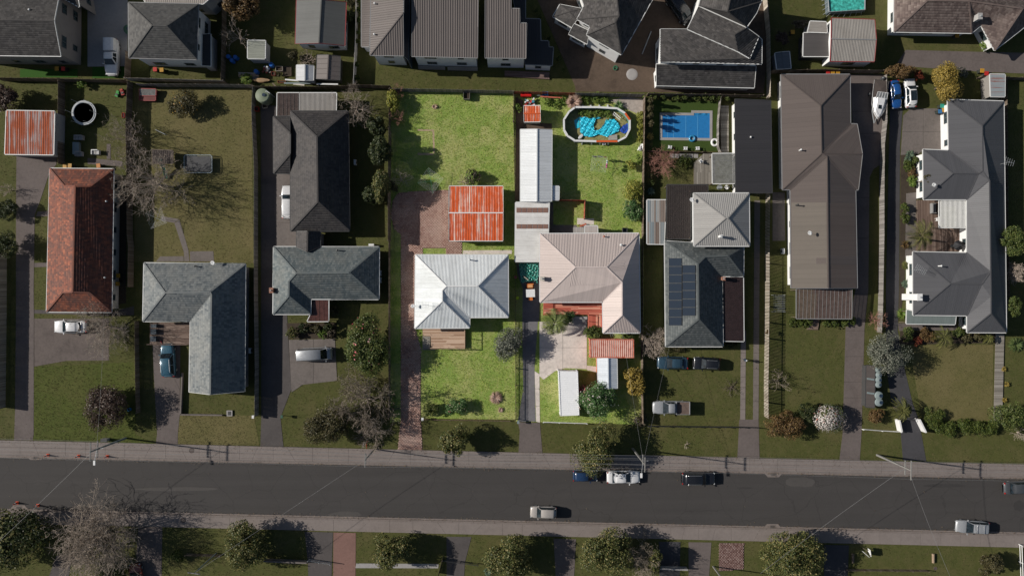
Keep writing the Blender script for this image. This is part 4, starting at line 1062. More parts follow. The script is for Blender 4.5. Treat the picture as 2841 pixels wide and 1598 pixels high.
# patches of newer and older seal on the road
for (x0, y0, x1, y1, mt) in ((905,1418,1010,1434, ASPH_L),(2175,1322,2270,1352, ASPH_L),(2560,1340,2680,1352, ASPH_B),(2810,1385,2841,1420, ASPH_B),(360,1350,620,1362, ASPH_L),(2040,1350,2090,1356, ASPH_B)):
    n = 14; P = [(x0 + (x1 - x0) * (.5 + .5 * math.cos(a) * random.uniform(.75,1.05)), y0 + (y1 - y0) * (.5 + .5 * math.sin(a) * random.uniform(.75,1.05))) for a in np.linspace(0,6.28, n, False)]
    surf('road_patch', P, concrete('road_dust', (.072,.066,.062),.2) if mt is ASPH_L else concrete('road_oil', (.043,.04,.039),.2),.0165,.004, False)
# ---------------------------------------------------------------- roof finishes
R_DARKSH = island('charcoal_shingles', [(0,(0.034,0.032,0.032)),(.5,(0.050,0.047,0.046)),(1,(0.075,0.070,0.068))], 0.9,0.7,(0.085,0.078,0.072),0.35)
R_GREYSH = island('grey_shingles', [(0,(0.055,0.055,0.055)),(.5,(0.075,0.074,0.072)),(1,(0.10,0.098,0.095))], 0.9,0.7,(0.10,0.095,0.088),0.3)
R_BROWNIRON = metal_roof('brown_iron', (0.135,0.115,0.107),(0.10,0.085,0.078))
R_GREYIRON = metal_roof('grey_iron', (0.115,0.117,0.112),(0.09,0.09,0.085),0.6)
R_BLACKTILE = island('charcoal_tiles', [(0,(0.028,0.026,0.027)),(.5,(0.040,0.037,0.037)),(1,(0.055,0.050,0.049))], 0.7,0.5,(0.075,0.066,0.060),0.3)
R_BLUETILE = island('blue_grey_tiles', [(0,(0.070,0.088,0.094)),(.5,(0.10,0.118,0.122)),(1,(0.145,0.16,0.158))], 0.75,0.5,(0.15,0.15,0.135),0.35)
R_MOSSTILE = island('lichened_grey_tiles', [(0,(0.085,0.098,0.105)),(.4,(0.125,0.138,0.142)),(1,(0.18,0.19,0.188))], 0.8,0.4,(0.22,0.22,0.205),0.45)
R_REDTILE = island('terracotta_tiles', [(0,(0.095,0.040,0.030)),(.4,(0.165,0.056,0.036)),(.75,(0.22,0.07,0.04)),(1,(0.29,0.10,0.055))], 0.8,0.8,(0.09,0.05,0.042),0.65, patch=(.4,.62))
R_BROWNTILE = island('brown_tiles', [(0,(0.075,0.055,0.050)),(.5,(0.115,0.085,0.076)),(1,(0.17,0.135,0.12))], 0.8,0.6,(0.20,0.16,0.14),0.3)
R_SLATE = island('slate_grey_tiles', [(0,(0.058,0.066,0.068)),(.5,(0.080,0.090,0.091)),(1,(0.11,0.118,0.116))], 0.7)
R_WHITEIRON = metal_roof('weathered_white_iron', (0.74,0.77,0.775),(0.44,0.45,0.43),0.6,0.7)
R_WHITE2 = metal_roof('white_iron', (0.76,0.78,0.79),(0.55,0.55,0.52),0.5,0.45)
R_PINKIRON = metal_roof('pinkish_grey_iron', (0.50,0.425,0.395),(0.42,0.355,0.33),0.5,0.3)  # base made paler to carry the middle right lot's extra brightness
R_TAUPE = metal_roof('taupe_iron', (0.115,0.094,0.085),(0.095,0.078,0.072),0.55,0.35)
R_TAUPE2 = metal_roof('faded_taupe_iron', (0.145,0.125,0.105),(0.115,0.098,0.085),0.6,0.4)
R_STEELBLUE = metal_roof('steel_grey_iron', (0.088,0.088,0.094),(0.075,0.075,0.080),0.5,0.3)
R_BLACKIRON = metal_roof('black_iron', (0.034,0.033,0.036),(0.028,0.027,0.03),0.5,0.3)
R_ZINC = metal_roof('light_grey_iron', (0.33,0.32,0.305),(0.26,0.25,0.235),0.5,0.35)
R_OLDZINC = metal_roof('old_zinc', (0.30,0.28,0.255),(0.17,0.15,0.13),0.65,0.7)
R_RUST = rust_roof('rusted_roof', (0.74,0.62,0.54),(0.60,0.105,0.028),0.72,(.38,.06,.02),.9,6.5)
R_RUST2 = rust_roof('half_rusted_roof', (0.40,0.355,0.345),(0.34,0.078,0.028),0.62,(.2,.045,.02),.5,3.0)
R_RUST3 = rust_roof('rust_spotted_sheet', (0.30,0.33,0.34),(0.28,0.07,0.035),0.25)
R_CARPORT = metal_roof('chalky_white_sheet', (0.74,0.73,0.70),(0.42,0.39,0.36),0.7,0.8,1.5)
R_STRIPE = island('striped_sheet', [(0,(0.11,0.075,0.06)),(.3,(0.21,0.17,0.145)),(.6,(0.15,0.19,0.21)),(1,(0.30,0.29,0.275))], 0.6)
P_BROWN = sheer('brown_plastic', (0.075,0.055,0.048),0.85)
P_DARK = sheer('dark_plastic', (0.026,0.019,0.017),0.9,0.75)
P_RED = sheer('reddish_plastic', (0.10,0.045,0.038),0.8)
P_CLEAR = sheer('clear_plastic', (0.22,0.22,0.21),0.55)
P_GLASSR = sheer('glazed_roof', (0.15,0.105,0.095),0.5,0.15); M_RAFTER = plain('grey_rafter', (.17,.17,.175),.6)

def gable(a, b, c, d, r, s, he, hr): return {'a': a + (he,),'b': b + (he,),'c': c + (he,),'d': d + (he,),'r': r + (hr,),'s': s + (hr,)}
HIPF = ['a b s r','b c s','c d r s','d a r']            # ridge across (left-right)
HIPV = ['a b r','b c s r','c d s','d a r s']            # ridge down the picture
GABH = ['a b s r','d c s r']                              # ridge left-right, gables left and right
GABV = ['a r s d','r b c s']                              # ridge top-bottom, gables top and bottom

# far row, left to right
roofed('house','two storey house with dark shingle gable in the upper left corner','house',
       gable((0,0,-420,-170),(0,0,612,-160),(0,0,605,560),(0,0,-420,548),(0,0,-420,200),(0,0,540,210),5.6,7.2), GABH, M_WALLT, R_DARKSH,'shingle', 0.45, storeys=2)
roofed('house','house corner with white gutter at the top edge beside the pale concrete drive','house',
       {'a': (0,0,200,-500,5.2),'b': (0,0,690,-500,5.2),'c': (0,0,785,72,5.2),'d': (0,0,530,-70,5.2)}, ['a b c d'], M_WALLT, R_DARKSH,'shingle', 0.4)
roofed('house','two storey white house with grey shingle hip roof beside the concrete drive','house',
       hip4((0,0,1275,30),(0,0,1970,45),(0,0,1952,592),(0,0,1280,576),(0,0,1510,256),(0,0,1655,262),5.4,7.4), HIPF, M_WALLW, R_GREYSH,'shingle', 0.45, storeys=2, gut=M_GREYTRIM)
roofed('entry_porch','narrow dark navy lean-to roof against the right side of the white two storey house','porch',
       {'a': (0,0,2012,345,3.0),'b': (0,0,2090,340,2.7),'c': (0,0,2090,660,2.7),'d': (0,0,2006,655,3.0)}, ['a b c d'], M_WALLG, R_BLACKIRON,'metal', 0.1, windows=False)
roofed('house','pale roofed house cut by the top edge above the grey hip roof','house',
       {'a': (0,0,1300,-300,5.2),'b': (0,0,2400,-300,5.2),'c': (0,0,2015,42,5.2),'d': (0,0,1440,24,5.2)}, ['a b c d'], M_WALLG, metal_roof('beige_iron', (0.34,0.30,0.27)),'metal', 0.4)
roofed('garden_shed','small grey green flat roofed shed beside the blue drums','shed',
       {'a': (1,0,-45,405,2.5),'b': (1,0,128,407,2.4),'c': (1,0,125,585,2.4),'d': (1,0,-45,583,2.5)}, ['a b c d'], M_WALLG, metal_roof('grey_green_sheet', (0.30,0.31,0.26)),'metal', 0.05, windows=False)
roofed('cottage','grey gabled cottage with maroon barge boards and white walls','house',
       {'a': (1,0,440,5,3.0),'b': (1,0,930,25,3.0),'c': (1,0,915,455,3.0),'d': (1,0,428,438,3.0),'r': (1,0,686,0,4.2),'s': (1,0,661,432,4.2)}, GABV, M_WALLW, R_GREYIRON,'metal', 0.3, gut=M_MAROON, spacing=0.2, ribw=.03, ribh=.012)
roofed('garden_shed','dark brown gabled garden shed with ribbed right slope','shed',
       {'a': (1,0,645,550,2.1),'b': (1,0,870,560,2.1),'c': (1,0,865,800,2.1),'d': (1,0,635,786,2.1),'r': (1,0,757,548,2.6),'s': (1,0,745,790,2.6)}, GABV, M_DARKTRIM, R_BROWNIRON,'metal', 0.08, windows=False, spacing=0.8, gut=M_DARKTRIM)
roofed('garden_shed','small white corrugated gabled shed among garden clutter','shed',
       {'a': (1,0,440,650,1.9),'b': (1,0,608,655,1.9),'c': (1,0,604,803,1.9),'d': (1,0,440,800,1.9),'r': (1,0,523,646,2.3),'s': (1,0,522,803,2.3)}, GABV, M_WALLG, metal_roof('white_shed_iron', (0.55,0.56,0.57)),'metal', 0.06, windows=False, spacing=0.2)
# town houses
roofed('townhouse','leftmost brown ribbed roof town house with diagonal hip and white front','house',
       {'a': (1,0,1182,-250,5.6),'b': (1,0,1500,-250,7.4),'c': (1,0,1497,132,7.4),'d': (1,0,1503,556,5.6),'e': (1,0,1170,550,5.6)}, ['a b c e','c d e'], M_WALLW, R_BROWNIRON,'metal', 0.35, storeys=2, spacing=0.36, ribw=.06, ribh=.05, gut=M_GREYTRIM)
roofed('garage_wing','low brown roof strip along the left side of the leftmost town house','garage',
       {'a': (1,0,1085,-250,2.8),'b': (1,0,1178,-250,3.0),'c': (1,0,1160,466,3.0),'d': (1,0,1085,466,2.8)}, ['a b c d'], M_WALLW, R_BROWNIRON,'metal', 0.2, spacing=0.36, gut=M_GREYTRIM)
roofed('side_roof','long narrow navy roof between the leftmost and middle town houses','roof',
       {'a': (1,0,1508,-250,5.5),'b': (1,0,1562,-250,5.2),'c': (1,0,1548,600,5.2),'d': (1,0,1510,560,5.5)}, ['a b c d'], M_WALLN, R_BLACKIRON,'flat', 0.1, windows=False, gut=M_WALLN)
roofed('townhouse','wide brown ribbed roof town house in the middle of the row','house',
       {'a': (1,0,1590,-300,7.2),'b': (1,0,2245,-300,7.2),'c': (1,0,2236,576,5.6),'d': (1,0,1580,560,5.6)}, ['a b c d'], M_WALLW, R_BROWNIRON,'metal', 0.35, storeys=2, spacing=0.36, ribw=.06, ribh=.05, gut=M_GREYTRIM)
roofed('townhouse','stepped brown ribbed roof town house at the right of the row','house',
       {'a': (1,0,2312,-300,7.2),'b': (2,0,62,-300,7.2),'c': (2,0,65,90,6.6),'d': (2,0,150,92,6.6),'e': (2,0,152,235,6.3),'f': (2,0,220,235,6.3),'g': (2,0,212,580,5.6),'h': (1,0,2308,575,5.6)}, ['a b c d e f g h'], M_WALLW, R_BROWNIRON,'metal', 0.3, storeys=2, spacing=0.36, ribw=.06, ribh=.05, gut=M_GREYTRIM, down=(0,-1))
roofed('townhouse_wing','dark navy flat roofed wing stepping down beside the brown ribbed town house','house',
       {'a': (2,0,68,-100,3.6),'b': (2,0,205,-100,3.6),'c': (2,0,205,190,3.5),'d': (2,0,352,195,3.5),'e': (2,0,358,410,3.4),'f': (2,0,435,412,3.4),'g': (2,0,437,472,3.4),'h': (2,0,482,474,3.4),'i': (2,0,470,652,3.3),'j': (2,0,204,640,3.3)}, ['a b c d e f g h i j'], M_WALLW, R_BLACKIRON,'metal', 0.2, spacing=0.36, gut=M_GREYTRIM, down=(0,-1))
# houses on the building site
roofed('new_house','new angled dark shingle house with white gabled front on bare earth','house',
       {'a': (2,0,815,350,5.4),'b': (2,0,1158,546,5.4),'c': (2,0,1560,-170,5.4),'d': (2,0,1090,-190,7.2),'e': (2,0,1135,160,7.4),'f': (2,0,1102,222,7.4),'g': (2,0,850,265,5.4),'h': (2,0,720,195,5.4),'i': (2,0,790,62,5.4),'j': (2,0,700,-190,5.4)},
       ['b c d e f','a b f','a f e h g','h e d i','i d j'], M_WALLW, R_DARKSH,'shingle', 0.4, storeys=2)
roofed('new_house_wing','low shingle wing on the left of the new angled house','house',
       {'a': (2,0,550,48,2.9),'b': (2,0,770,90,3.9),'c': (2,0,715,205,3.9),'d': (2,0,670,277,2.9),'e': (2,0,480,168,2.9),'f': (2,0,640,120,3.8)}, ['a b f','b c f','c d e f','e a f'], M_WALLW, R_DARKSH,'shingle', 0.3)
roofed('new_house_porch','small shingle porch roof below the white gable of the angled house','porch',
       {'a': (2,0,690,240,3.6),'b': (2,0,838,310,3.6),'c': (2,0,820,440,2.8),'d': (2,0,636,340,2.8)}, ['a b c d'], M_WALLW, R_DARKSH,'shingle', 0.25)
roofed('new_house','new dark shingle house with stepped angled roofs right of the earth yard','house',
       {'a': (2,0,1548,292,5.5),'b': (2,0,1815,294,5.85),'c': (2,0,2312,512,5.9),'d': (2,0,2430,580,5.75),'e': (2,0,2520,365,5.75),'f': (2,0,2552,395,5.5),'g': (2,0,2550,637,5.5),'h': (2,0,1548,613,5.5)},
       ['a b c d h','d e f g h'], M_WALLW, R_DARKSH,'shingle', 0.35, storeys=2, thick=.2)
roofed('new_house_upper','upper angled shingle roof slab of the new house right of the earth yard','house',
       {'a': (2,0,1885,150,6.3),'b': (2,0,1925,66,6.7),'c': (2,0,2402,278,6.7),'d': (2,0,2522,365,6.1),'e': (2,0,2432,580,6.1),'f': (2,0,2314,512,6.1),'g': (2,0,1815,292,6.1),'h': (2,0,2285,345,6.9)}, ['a b c h f g','c d e f h'], M_WALLW, R_DARKSH,'shingle', 0.3, windows=False)
roofed('new_house_gable','topmost shingle gable of the new house, cut by the top edge','house',
       {'a': (2,0,1990,-160,7.0),'b': (2,0,2600,-120,7.0),'c': (2,0,2545,20,7.0),'d': (2,0,2497,135,7.0),'e': (2,0,2402,272,7.0),'f': (2,0,1928,60,7.0),'g': (2,0,2210,120,8.5),'h': (2,0,2260,-100,8.5)}, ['a h g f','h b c g','c d e g','e f g'], M_WALLW, R_DARKSH,'shingle', 0.3, windows=False)
roofed('front_lean_to','long low shingle lean-to roof along the front of the new house','house',
       {'a': (2,0,1505,640,3.6),'b': (2,0,2495,660,3.6),'c': (2,0,2478,874,2.7),'d': (2,0,1507,850,2.7)}, ['a b c d'], M_WALLW, R_DARKSH,'shingle', 0.3)
# lots on the right
roofed('workshop','white ribbed workshop with red barge boards and two slopes','shed',
       {'a': (3,0,664,185,3.0),'b': (3,0,1094,200,3.0),'c': (3,0,1090,613,3.0),'d': (3,0,652,609,3.0),'r': (3,0,662,390,3.6),'s': (3,0,1110,398,3.6)}, GABH, M_WALLW, R_OLDZINC,'metal', 0.12, spacing=0.24, gut=M_MAROON, cap=M_GREYTRIM)
roofed('lean_to','pale corrugated lean-to roof left of the white ribbed workshop','shed',
       {'a': (3,0,455,215,2.4),'b': (3,0,612,222,2.6),'c': (3,0,622,326,2.6),'d': (3,0,430,320,2.4)}, ['a b c d'], M_WALLG, R_OLDZINC,'metal', 0.1, spacing=0.24, windows=False)
roofed('lean_to','dark flat roofed lean-to in front of the pale corrugated one','shed',
       {'a': (3,0,390,330,2.2),'b': (3,0,640,336,2.4),'c': (3,0,640,562,2.4),'d': (3,0,385,562,2.2)}, ['a b c d'], M_DARKTRIM, metal_roof('tar_sheet', (0.085,0.078,0.075)),'flat', 0.1, windows=False)
roofed('garden_shed','tiny blue grey shed with two white edges by the fence','shed',
       {'a': (3,0,105,530,1.9),'b': (3,0,246,515,1.9),'c': (3,0,262,682,1.9),'d': (3,0,125,690,1.9),'r': (3,0,170,520,2.2),'s': (3,0,190,688,2.2)}, GABV, M_STEEL, metal_roof('slate_blue_sheet', (0.11,0.13,0.15)),'metal', 0.05, windows=False)
roofed('house','brown tiled house with white end wall in the upper right','house',
       {'a': (3,0,1290,-330,2.8),'b': (3,0,2420,-330,2.8),'c': (3,0,2900,20,2.8),'d': (3,0,2285,502,2.8),'e': (3,0,2150,252,2.8),'f': (3,0,2055,332,2.8),'g': (3,0,1285,320,2.8),'r': (3,0,1615,10,4.6),'s': (3,0,2032,16,4.6),'q': (3,0,2560,90,4.4)},
       ['a r g','g r s f','f s e','e s q d','d q c','c q s b','a b s r'], M_WALLW, R_BROWNTILE,'tile', 0.5)
Q1 = {'a': (3,0,165,742,2.8),'b': (3,0,848,742,2.8),'c': (3,0,853,1232,2.8),'d': (3,0,920,1235,2.8),'e': (3,1,972,100,3.4),'f': (3,1,932,452,2.8),'f2': (3,1,903,456,2.8),'g': (3,1,620,122,4.5),'h': (3,1,258,452,2.8),'i': (3,1,180,452,2.8),'r': (3,0,556,1052,4.5),'s': (3,1,566,96,4.5),
      'j': (3,1,920,1430,2.8),'k': (3,1,634,1430,4.5),'l': (3,1,266,1430,2.8)}
qh, QP = roofed('house','long brown iron roofed house with hip top and right wing','house', Q1,
       ['a b r','b c s r','a r s i','c d e s','s e f f2 g','i s g h','g f2 j k','h g k l'], M_WALLW, R_TAUPE,'metal', 0.55, spacing=0.3, ribh=.015, ribw=.03, gut=M_GREYTRIM)
roofed('conservatory','glazed lean-to roof with pale rafters at the front of the long brown house','conservatory',
       {'a': (3,1,316,1440,2.7),'b': (3,1,868,1440,2.7),'c': (3,2,866,300,2.4),'d': (3,2,316,298,2.4)}, ['a b c d'], M_WALLW, P_GLASSR,'metal', 0.0, spacing=0.62, open_sides=True, thick=.03, cover_mat=M_RAFTER, ribw=.022, ribh=.03, gut=M_GREYTRIM)
roofed('garden_shed','narrow corrugated shed streaked with rust by the back drive','shed',
       {'a': (3,0,2240,740,2.3),'b': (3,0,2387,742,2.1),'c': (3,0,2385,962,2.1),'d': (3,0,2248,960,2.3)}, ['a b c d'], R_OLDZINC, R_RUST3,'metal', 0.03, spacing=0.2, windows=False)
R1 = {'a': (3,0,1820,992,2.8),'b': (3,0,2375,1008,2.8),'c': (3,2,2400,438,2.8),'d': (3,2,2012,436,2.8),'e': (3,2,2012,270,2.8),'f': (3,2,1476,265,2.8),'g': (3,1,1475,1070,2.8),'h': (3,1,2010,1080,2.8),'i': (3,1,2010,550,2.8),'j': (3,1,1580,550,2.8),'k': (3,1,1575,55,2.8),'l': (3,1,1830,65,2.8),
      'r': (3,0,2160,1250,4.4),'s': (3,1,2165,268,4.4),'m': (3,1,1870,292,4.3),'n': (3,1,2125,295,4.3),'o': (3,1,2232,360,4.7),'p': (3,1,2243,1268,4.7),'q': (3,1,1845,1385,4.4),'u': (3,1,2155,1390,4.4),'v': (3,2,2247,85,4.7),'w': (3,2,2247,248,4.6)}
roofed('house','rambling steel grey iron roofed house with two left wings on the right edge','house', R1,
       ['a b r','a r s n l','l n m k','k m j','j m n i','i n s o','i o p h','h p u q g','g q f','f q u e','e u p v w d','d w c','b c w v p o s r'], M_WALLW, R_STEELBLUE,'metal', 0.5, spacing=0.3, ribh=.012, ribw=.03)
roofed('pergola','white louvred pergola roof in the courtyard of the steel grey house','pergola',
       {'a': (3,1,1737,556,2.6),'b': (3,1,2002,556,2.6),'c': (3,1,2004,828,2.6),'d': (3,1,1735,828,2.6)}, ['a b c d'], M_WHITE, sheer('louvre_backing', (0.30,0.30,0.30),0.35),'metal', 0, spacing=0.2, open_sides=True, thick=.02, cover_mat=M_WHITE, ribw=.045, ribh=.05, down=(0,-1))
roofed('verandah','flat pale green verandah roof along the front of the steel grey house','verandah',
       {'a': (3,2,1415,215,2.5),'b': (3,2,1690,275,2.55),'c': (3,2,1900,280,2.55),'d': (3,2,1890,358,2.4),'e': (3,2,1410,350,2.4)}, ['a b c d e'], M_WHITE, metal_roof('pale_green_sheet', (0.17,0.20,0.19)),'flat', 0, open_sides=True)
roofed('pool_house','long black flat roofed pool house beside the blue pool','house',
       {'a': (2,0,2290,985,2.8),'b': (3,0,60,1000,3.1),'c': (3,1,74,487,3.1),'d': (2,1,2297,485,2.8)}, ['a b c d'], M_WALLW, R_BLACKIRON,'metal', 0.35, spacing=0.3, ribh=.012, ribw=.03, gut=M_DARKTRIM)
roofed('glass_canopy','clear plastic canopy with pale bars beside the black roofed pool house','canopy',
       {'a': (2,1,2062,97,2.5),'b': (2,1,2288,95,2.7),'c': (2,1,2285,390,2.7),'d': (2,1,2066,392,2.5)}, ['a b c d'], M_WHITE, P_CLEAR,'metal', 0, spacing=0.75, open_sides=True, thick=.02, cover_mat=M_GREYTRIM, down=(-1,0), ribw=.02, ribh=.03)
roofed('carport','dark brown plastic carport roof left of the light grey pyramid roof','carport',
       {'a': (2,1,1612,405,2.5),'b': (2,1,2018,408,2.5),'c': (2,1,2015,480,2.5),'d': (2,1,1848,480,2.5),'e': (2,1,1845,940,2.5),'f': (2,1,1605,940,2.5)}, ['a b c d e f'], M_WHITE, P_DARK,'metal', 0, spacing=0.3, open_sides=True, thick=.03, gut=M_DARKTRIM, down=(0,-1), ribw=.04, ribh=.02)
roofed('awning','striped corrugated side roof beside the boundary fence','awning',
       {'a': (2,1,1415,555,2.3),'b': (2,1,1602,556,2.5),'c': (2,1,1582,993,2.5),'d': (2,1,1415,990,2.3)}, ['a b c d'], M_WHITE, R_OLDZINC,'metal', 0, spacing=0.26, open_sides=True, cover_mat=R_STRIPE, ribw=.13, ribh=.03, down=(0,-1))
roofed('house_upper_storey','light grey ribbed pyramid roof standing above the slate roof with solar panels','house',
       {'a': (2,1,1876,490,4.6),'b': (2,1,2426,488,4.6),'c': (2,1,2430,1011,4.6),'d': (2,1,1880,1011,4.6),'r': (2,1,2192,736,6.2),'s': (2,1,2216,735,6.2)}, HIPF, M_WALLW, R_ZINC,'metal', 0.35, storeys=2, spacing=0.3)
roofed('house','slate grey tiled house carrying solar panels','house',
       {'a': (2,1,1590,962,2.8),'b': (2,1,2372,1016,2.8),'c': (2,1,2370,1312,2.8),'d': (2,1,2157,1312,2.8),'e': (2,2,2166,576,2.8),'f': (2,2,1600,576,2.8),'g': (2,2,1925,306,4.6),'h': (2,1,1918,1190,4.6),'i': (2,1,1992,1116,4.2),'j': (2,1,2216,1110,4.0)},
       ['a b j i h','b c j','c d i j','d e g h i','e f g','f a h g'], M_WALLW, R_SLATE,'tile', 0.45)
roofed('lean_to','dark reddish plastic lean-to along the right of the solar panelled house','lean-to',
       {'a': (2,1,2160,1318,2.6),'b': (2,1,2368,1316,2.4),'c': (2,2,2374,525,2.4),'d': (2,2,2168,520,2.6)}, ['a b c d'], M_WHITE, sheer('dark_red_plastic', (0.030,0.017,0.017),0.85,0.6),'metal', 0, spacing=0.4, open_sides=True, thick=.03, ribw=.03)
# lots on the left
roofed('shed','grey shed with rust streaked flat iron roof on the left edge','shed',
       {'a': (0,0,65,1100,2.6),'b': (0,0,540,1108,2.8),'c': (0,1,530,106,2.8),'d': (0,1,48,100,2.6)}, ['a b c d'], M_WALLG, R_RUST2,'metal', 0.1, spacing=0.3, windows=False, down=(0,-1))
roofed('house','terracotta tiled house with hipped ends and long ridge','house',
       {'a': (0,1,495,243,2.8),'b': (0,1,1127,248,2.8),'c': (0,2,1105,236,2.8),'d': (0,2,462,232,2.8),'e': (0,1,640,416,4.1),'f': (0,1,900,419,4.1),'r': (0,1,746,420,4.6),'s': (0,2,722,38,4.6),'g': (0,2,622,42,4.1),'h': (0,2,892,45,4.1)},
       ['a b f r e','b c h s r f','c d g s h','d a e r s g'], M_WALLC, R_REDTILE,'tile', 0.5)
roofed('house','lichened blue grey tiled house with a long gabled front wing','house',
       {'a': (0,1,1430,1180,2.8),'b': (0,1,2435,1190,2.8),'c': (0,2,2425,1022,2.8),'d': (0,2,2087,1052,4.6),'e': (0,2,1878,1027,2.8),'f': (0,2,1890,326,2.8),'g': (0,2,1418,326,2.8),'r': (0,2,1640,44,4.6),'s': (0,2,2085,36,4.6),'u': (0,2,2098,62,4.6)},
       ['a b s r','b c d u s','u d e f','s u f g r','g a r'], M_WALLG, R_MOSSTILE,'tile', 0.45)
roofed('carport','pale corrugated carport roof at the back of the charcoal tiled house','carport',
       {'a': (1,0,472,926,2.5),'b': (1,0,834,926,2.6),'c': (1,0,830,1103,2.6),'d': (1,0,472,1103,2.5)}, ['a b c d'], M_WHITE, R_OLDZINC,'metal', 0, spacing=0.2, open_sides=True, down=(0,-1))
roofed('carport','brown plastic carport roof beside the pale corrugated one','carport',
       {'a': (1,0,248,926,2.4),'b': (1,0,468,926,2.5),'c': (1,0,468,1103,2.5),'d': (1,0,375,1150,2.5),'e': (1,0,245,1154,2.4)}, ['a b c d e'], M_WHITE, P_BROWN,'metal', 0, spacing=0.6, open_sides=True, thick=.03, down=(0,-1), ribw=.03)
roofed('house','charcoal tiled house with long ridge beside the dark drive','house',
       {'a': (1,0,380,1106,2.8),'b': (1,0,950,1106,2.8),'c': (1,1,964,862,2.8),'d': (1,1,380,862,2.8),'r': (1,0,642,1362,4.8),'s': (1,1,650,572,4.8)}, HIPV, M_WALLT, R_BLACKTILE,'tile', 0.5, gut=M_DARKTRIM)
roofed('house_wing','charcoal tiled side wing left of the long charcoal roof','house',
       {'a': (1,0,208,1160,2.7),'b': (1,0,376,1158,2.7),'c': (1,1,374,290,2.7),'d': (1,1,212,290,2.7),'r': (1,0,376,1325,3.7),'s': (1,1,374,100,3.7)}, ['a b r','a r s d','s c d'], M_WALLT, R_BLACKTILE,'tile', 0.4, gut=M_DARKTRIM)
roofed('breezeway','short dark gabled link roof between the charcoal and blue grey houses','porch',
       {'a': (1,1,440,868,2.7),'b': (1,1,676,868,2.7),'c': (1,1,670,1022,2.9),'d': (1,1,440,1020,2.9),'r': (1,1,548,866,3.5),'s': (1,1,545,1072,3.6)}, GABV, M_WALLT, R_BLACKTILE,'tile', 0.2, windows=False, gut=M_DARKTRIM)
roofed('house','blue grey tiled house with hipped front wing and brick chimney','house',
       {'a': (1,1,212,1020,2.8),'b': (1,1,1258,1022,2.8),'c': (1,2,1255,108,2.8),'d': (1,2,580,106,2.8),'e': (1,2,578,256,2.8),'f': (1,2,206,256,2.8),'r': (1,1,436,1280,4.7),'s': (1,1,960,1275,4.7),'g': (1,1,364,1360,4.3),'h': (1,2,362,76,4.3)},
       ['a b s r','b c s','c d g r s','d e h g','e f h','f a r g h'], M_WALLG, R_BLUETILE,'tile', 0.45)
roofed('verandah','reddish plastic verandah roof in front of the blue grey house','verandah',
       {'a': (1,2,582,116,2.5),'b': (1,2,757,116,2.5),'c': (1,2,755,326,2.3),'d': (1,2,545,328,2.3),'e': (1,2,580,258,2.4)}, ['a b c d e'], M_WHITE, P_RED,'metal', 0, spacing=0.7, open_sides=True, thick=.03, down=(0,-1), ribw=.03)
# the two middle houses
roofed('garage','bright orange rusted iron garage with white ridge','garage',
       {'a': (1,1,1953,420,2.4),'b': (1,1,2489,420,2.4),'c': (1,1,2488,958,2.4),'d': (1,1,1952,958,2.4),'r': (1,1,1950,683,3.0),'s': (1,1,2490,683,3.0)}, GABH, M_WALLC, R_RUST,'metal', 0.12, spacing=0.26, cap=M_WALLW, windows=False, ribw=.06)
roofed('house','white weathered iron roofed house in the middle left lot','house',
       {'a': (1,1,1620,1100,2.9),'b': (1,1,2538,1100,2.9),'c': (1,2,2540,286,2.9),'d': (1,2,2156,288,2.9),'e': (1,2,2155,391,2.9),'f': (1,2,1613,395,2.9),'r': (1,1,1925,1410,4.9),'s': (1,1,2236,1410,4.9),'g': (1,2,1886,18,4.6),'h': (1,2,1886,126,4.6)},
       ['a b s r','b c s','c d g r s','d e h g','e f h','f a r g h'], M_WALLW, R_WHITEIRON,'metal', 0.45, spacing=0.22, cap=M_WALLW)
roofed('garden_shed','small rusted orange and white roofed shed by the back fence','shed',
       {'a': (2,0,190,1055,2.0),'b': (2,0,353,1053,2.0),'c': (2,0,356,1208,2.0),'d': (2,0,191,1210,2.0),'r': (2,0,189,1130,2.25),'s': (2,0,354,1128,2.25)}, GABH, M_WALLG, R_RUST,'metal', 0.08, spacing=0.26, windows=False, cap=R_RUST, ribw=.06)
roofed('sleepout','long white iron roofed sleepout with two slopes in the middle right lot','shed',
       {'a': (2,0,158,1286,2.4),'b': (2,0,468,1290,2.4),'c': (2,1,464,570,2.4),'d': (2,1,158,569,2.4),'r': (2,0,322,1284,3.0),'s': (2,1,320,570,3.0)}, GABV, M_WALLW, R_WHITE2,'metal', 0.15, spacing=0.25)
roofed('awning','little white slatted awning on the right of the long sleepout','awning',
       {'a': (2,1,470,418,2.2),'b': (2,1,540,420,2.0),'c': (2,1,537,555,2.0),'d': (2,1,468,553,2.2)}, ['a b c d'], M_WHITE, R_WHITE2,'metal', 0, spacing=0.25, open_sides=True)
roofed('carport','chalky white carport roof with two brown skylight strips','carport',
       {'a': (2,1,110,580,2.3),'b': (2,1,442,580,2.3),'c': (2,1,432,885,2.3),'d': (2,1,346,887,2.3),'e': (2,1,350,1165,2.3),'f': (2,1,105,1165,2.3)}, ['a b c d e f'], M_WHITE, R_CARPORT,'metal', 0, spacing=0.25, open_sides=True, down=(-1,0), ribw=.03, ribh=.015)
yh, YP = roofed('house','pinkish grey iron roofed house in the middle right lot','house',
       {'a': (2,1,350,890,2.9),'b': (2,1,1333,886,2.9),'c': (2,2,1345,441,2.9),'d': (2,2,978,441,2.9),'e': (2,2,975,136,2.9),'f': (2,2,352,136,2.9),'r': (2,1,702,1222,4.9),'s': (2,1,1010,1222,4.9),'g': (2,1,1166,1372,4.9),'h': (2,2,1166,266,4.9)},
       ['a b s r','b c h g s','c d h','d e g h','e f r s g','f a r'], M_WALLW, R_PINKIRON,'metal', 0.45, spacing=0.25, gut=M_WALLW, cap=plain('pale_ridge', (0.56,0.48,0.45),.5))
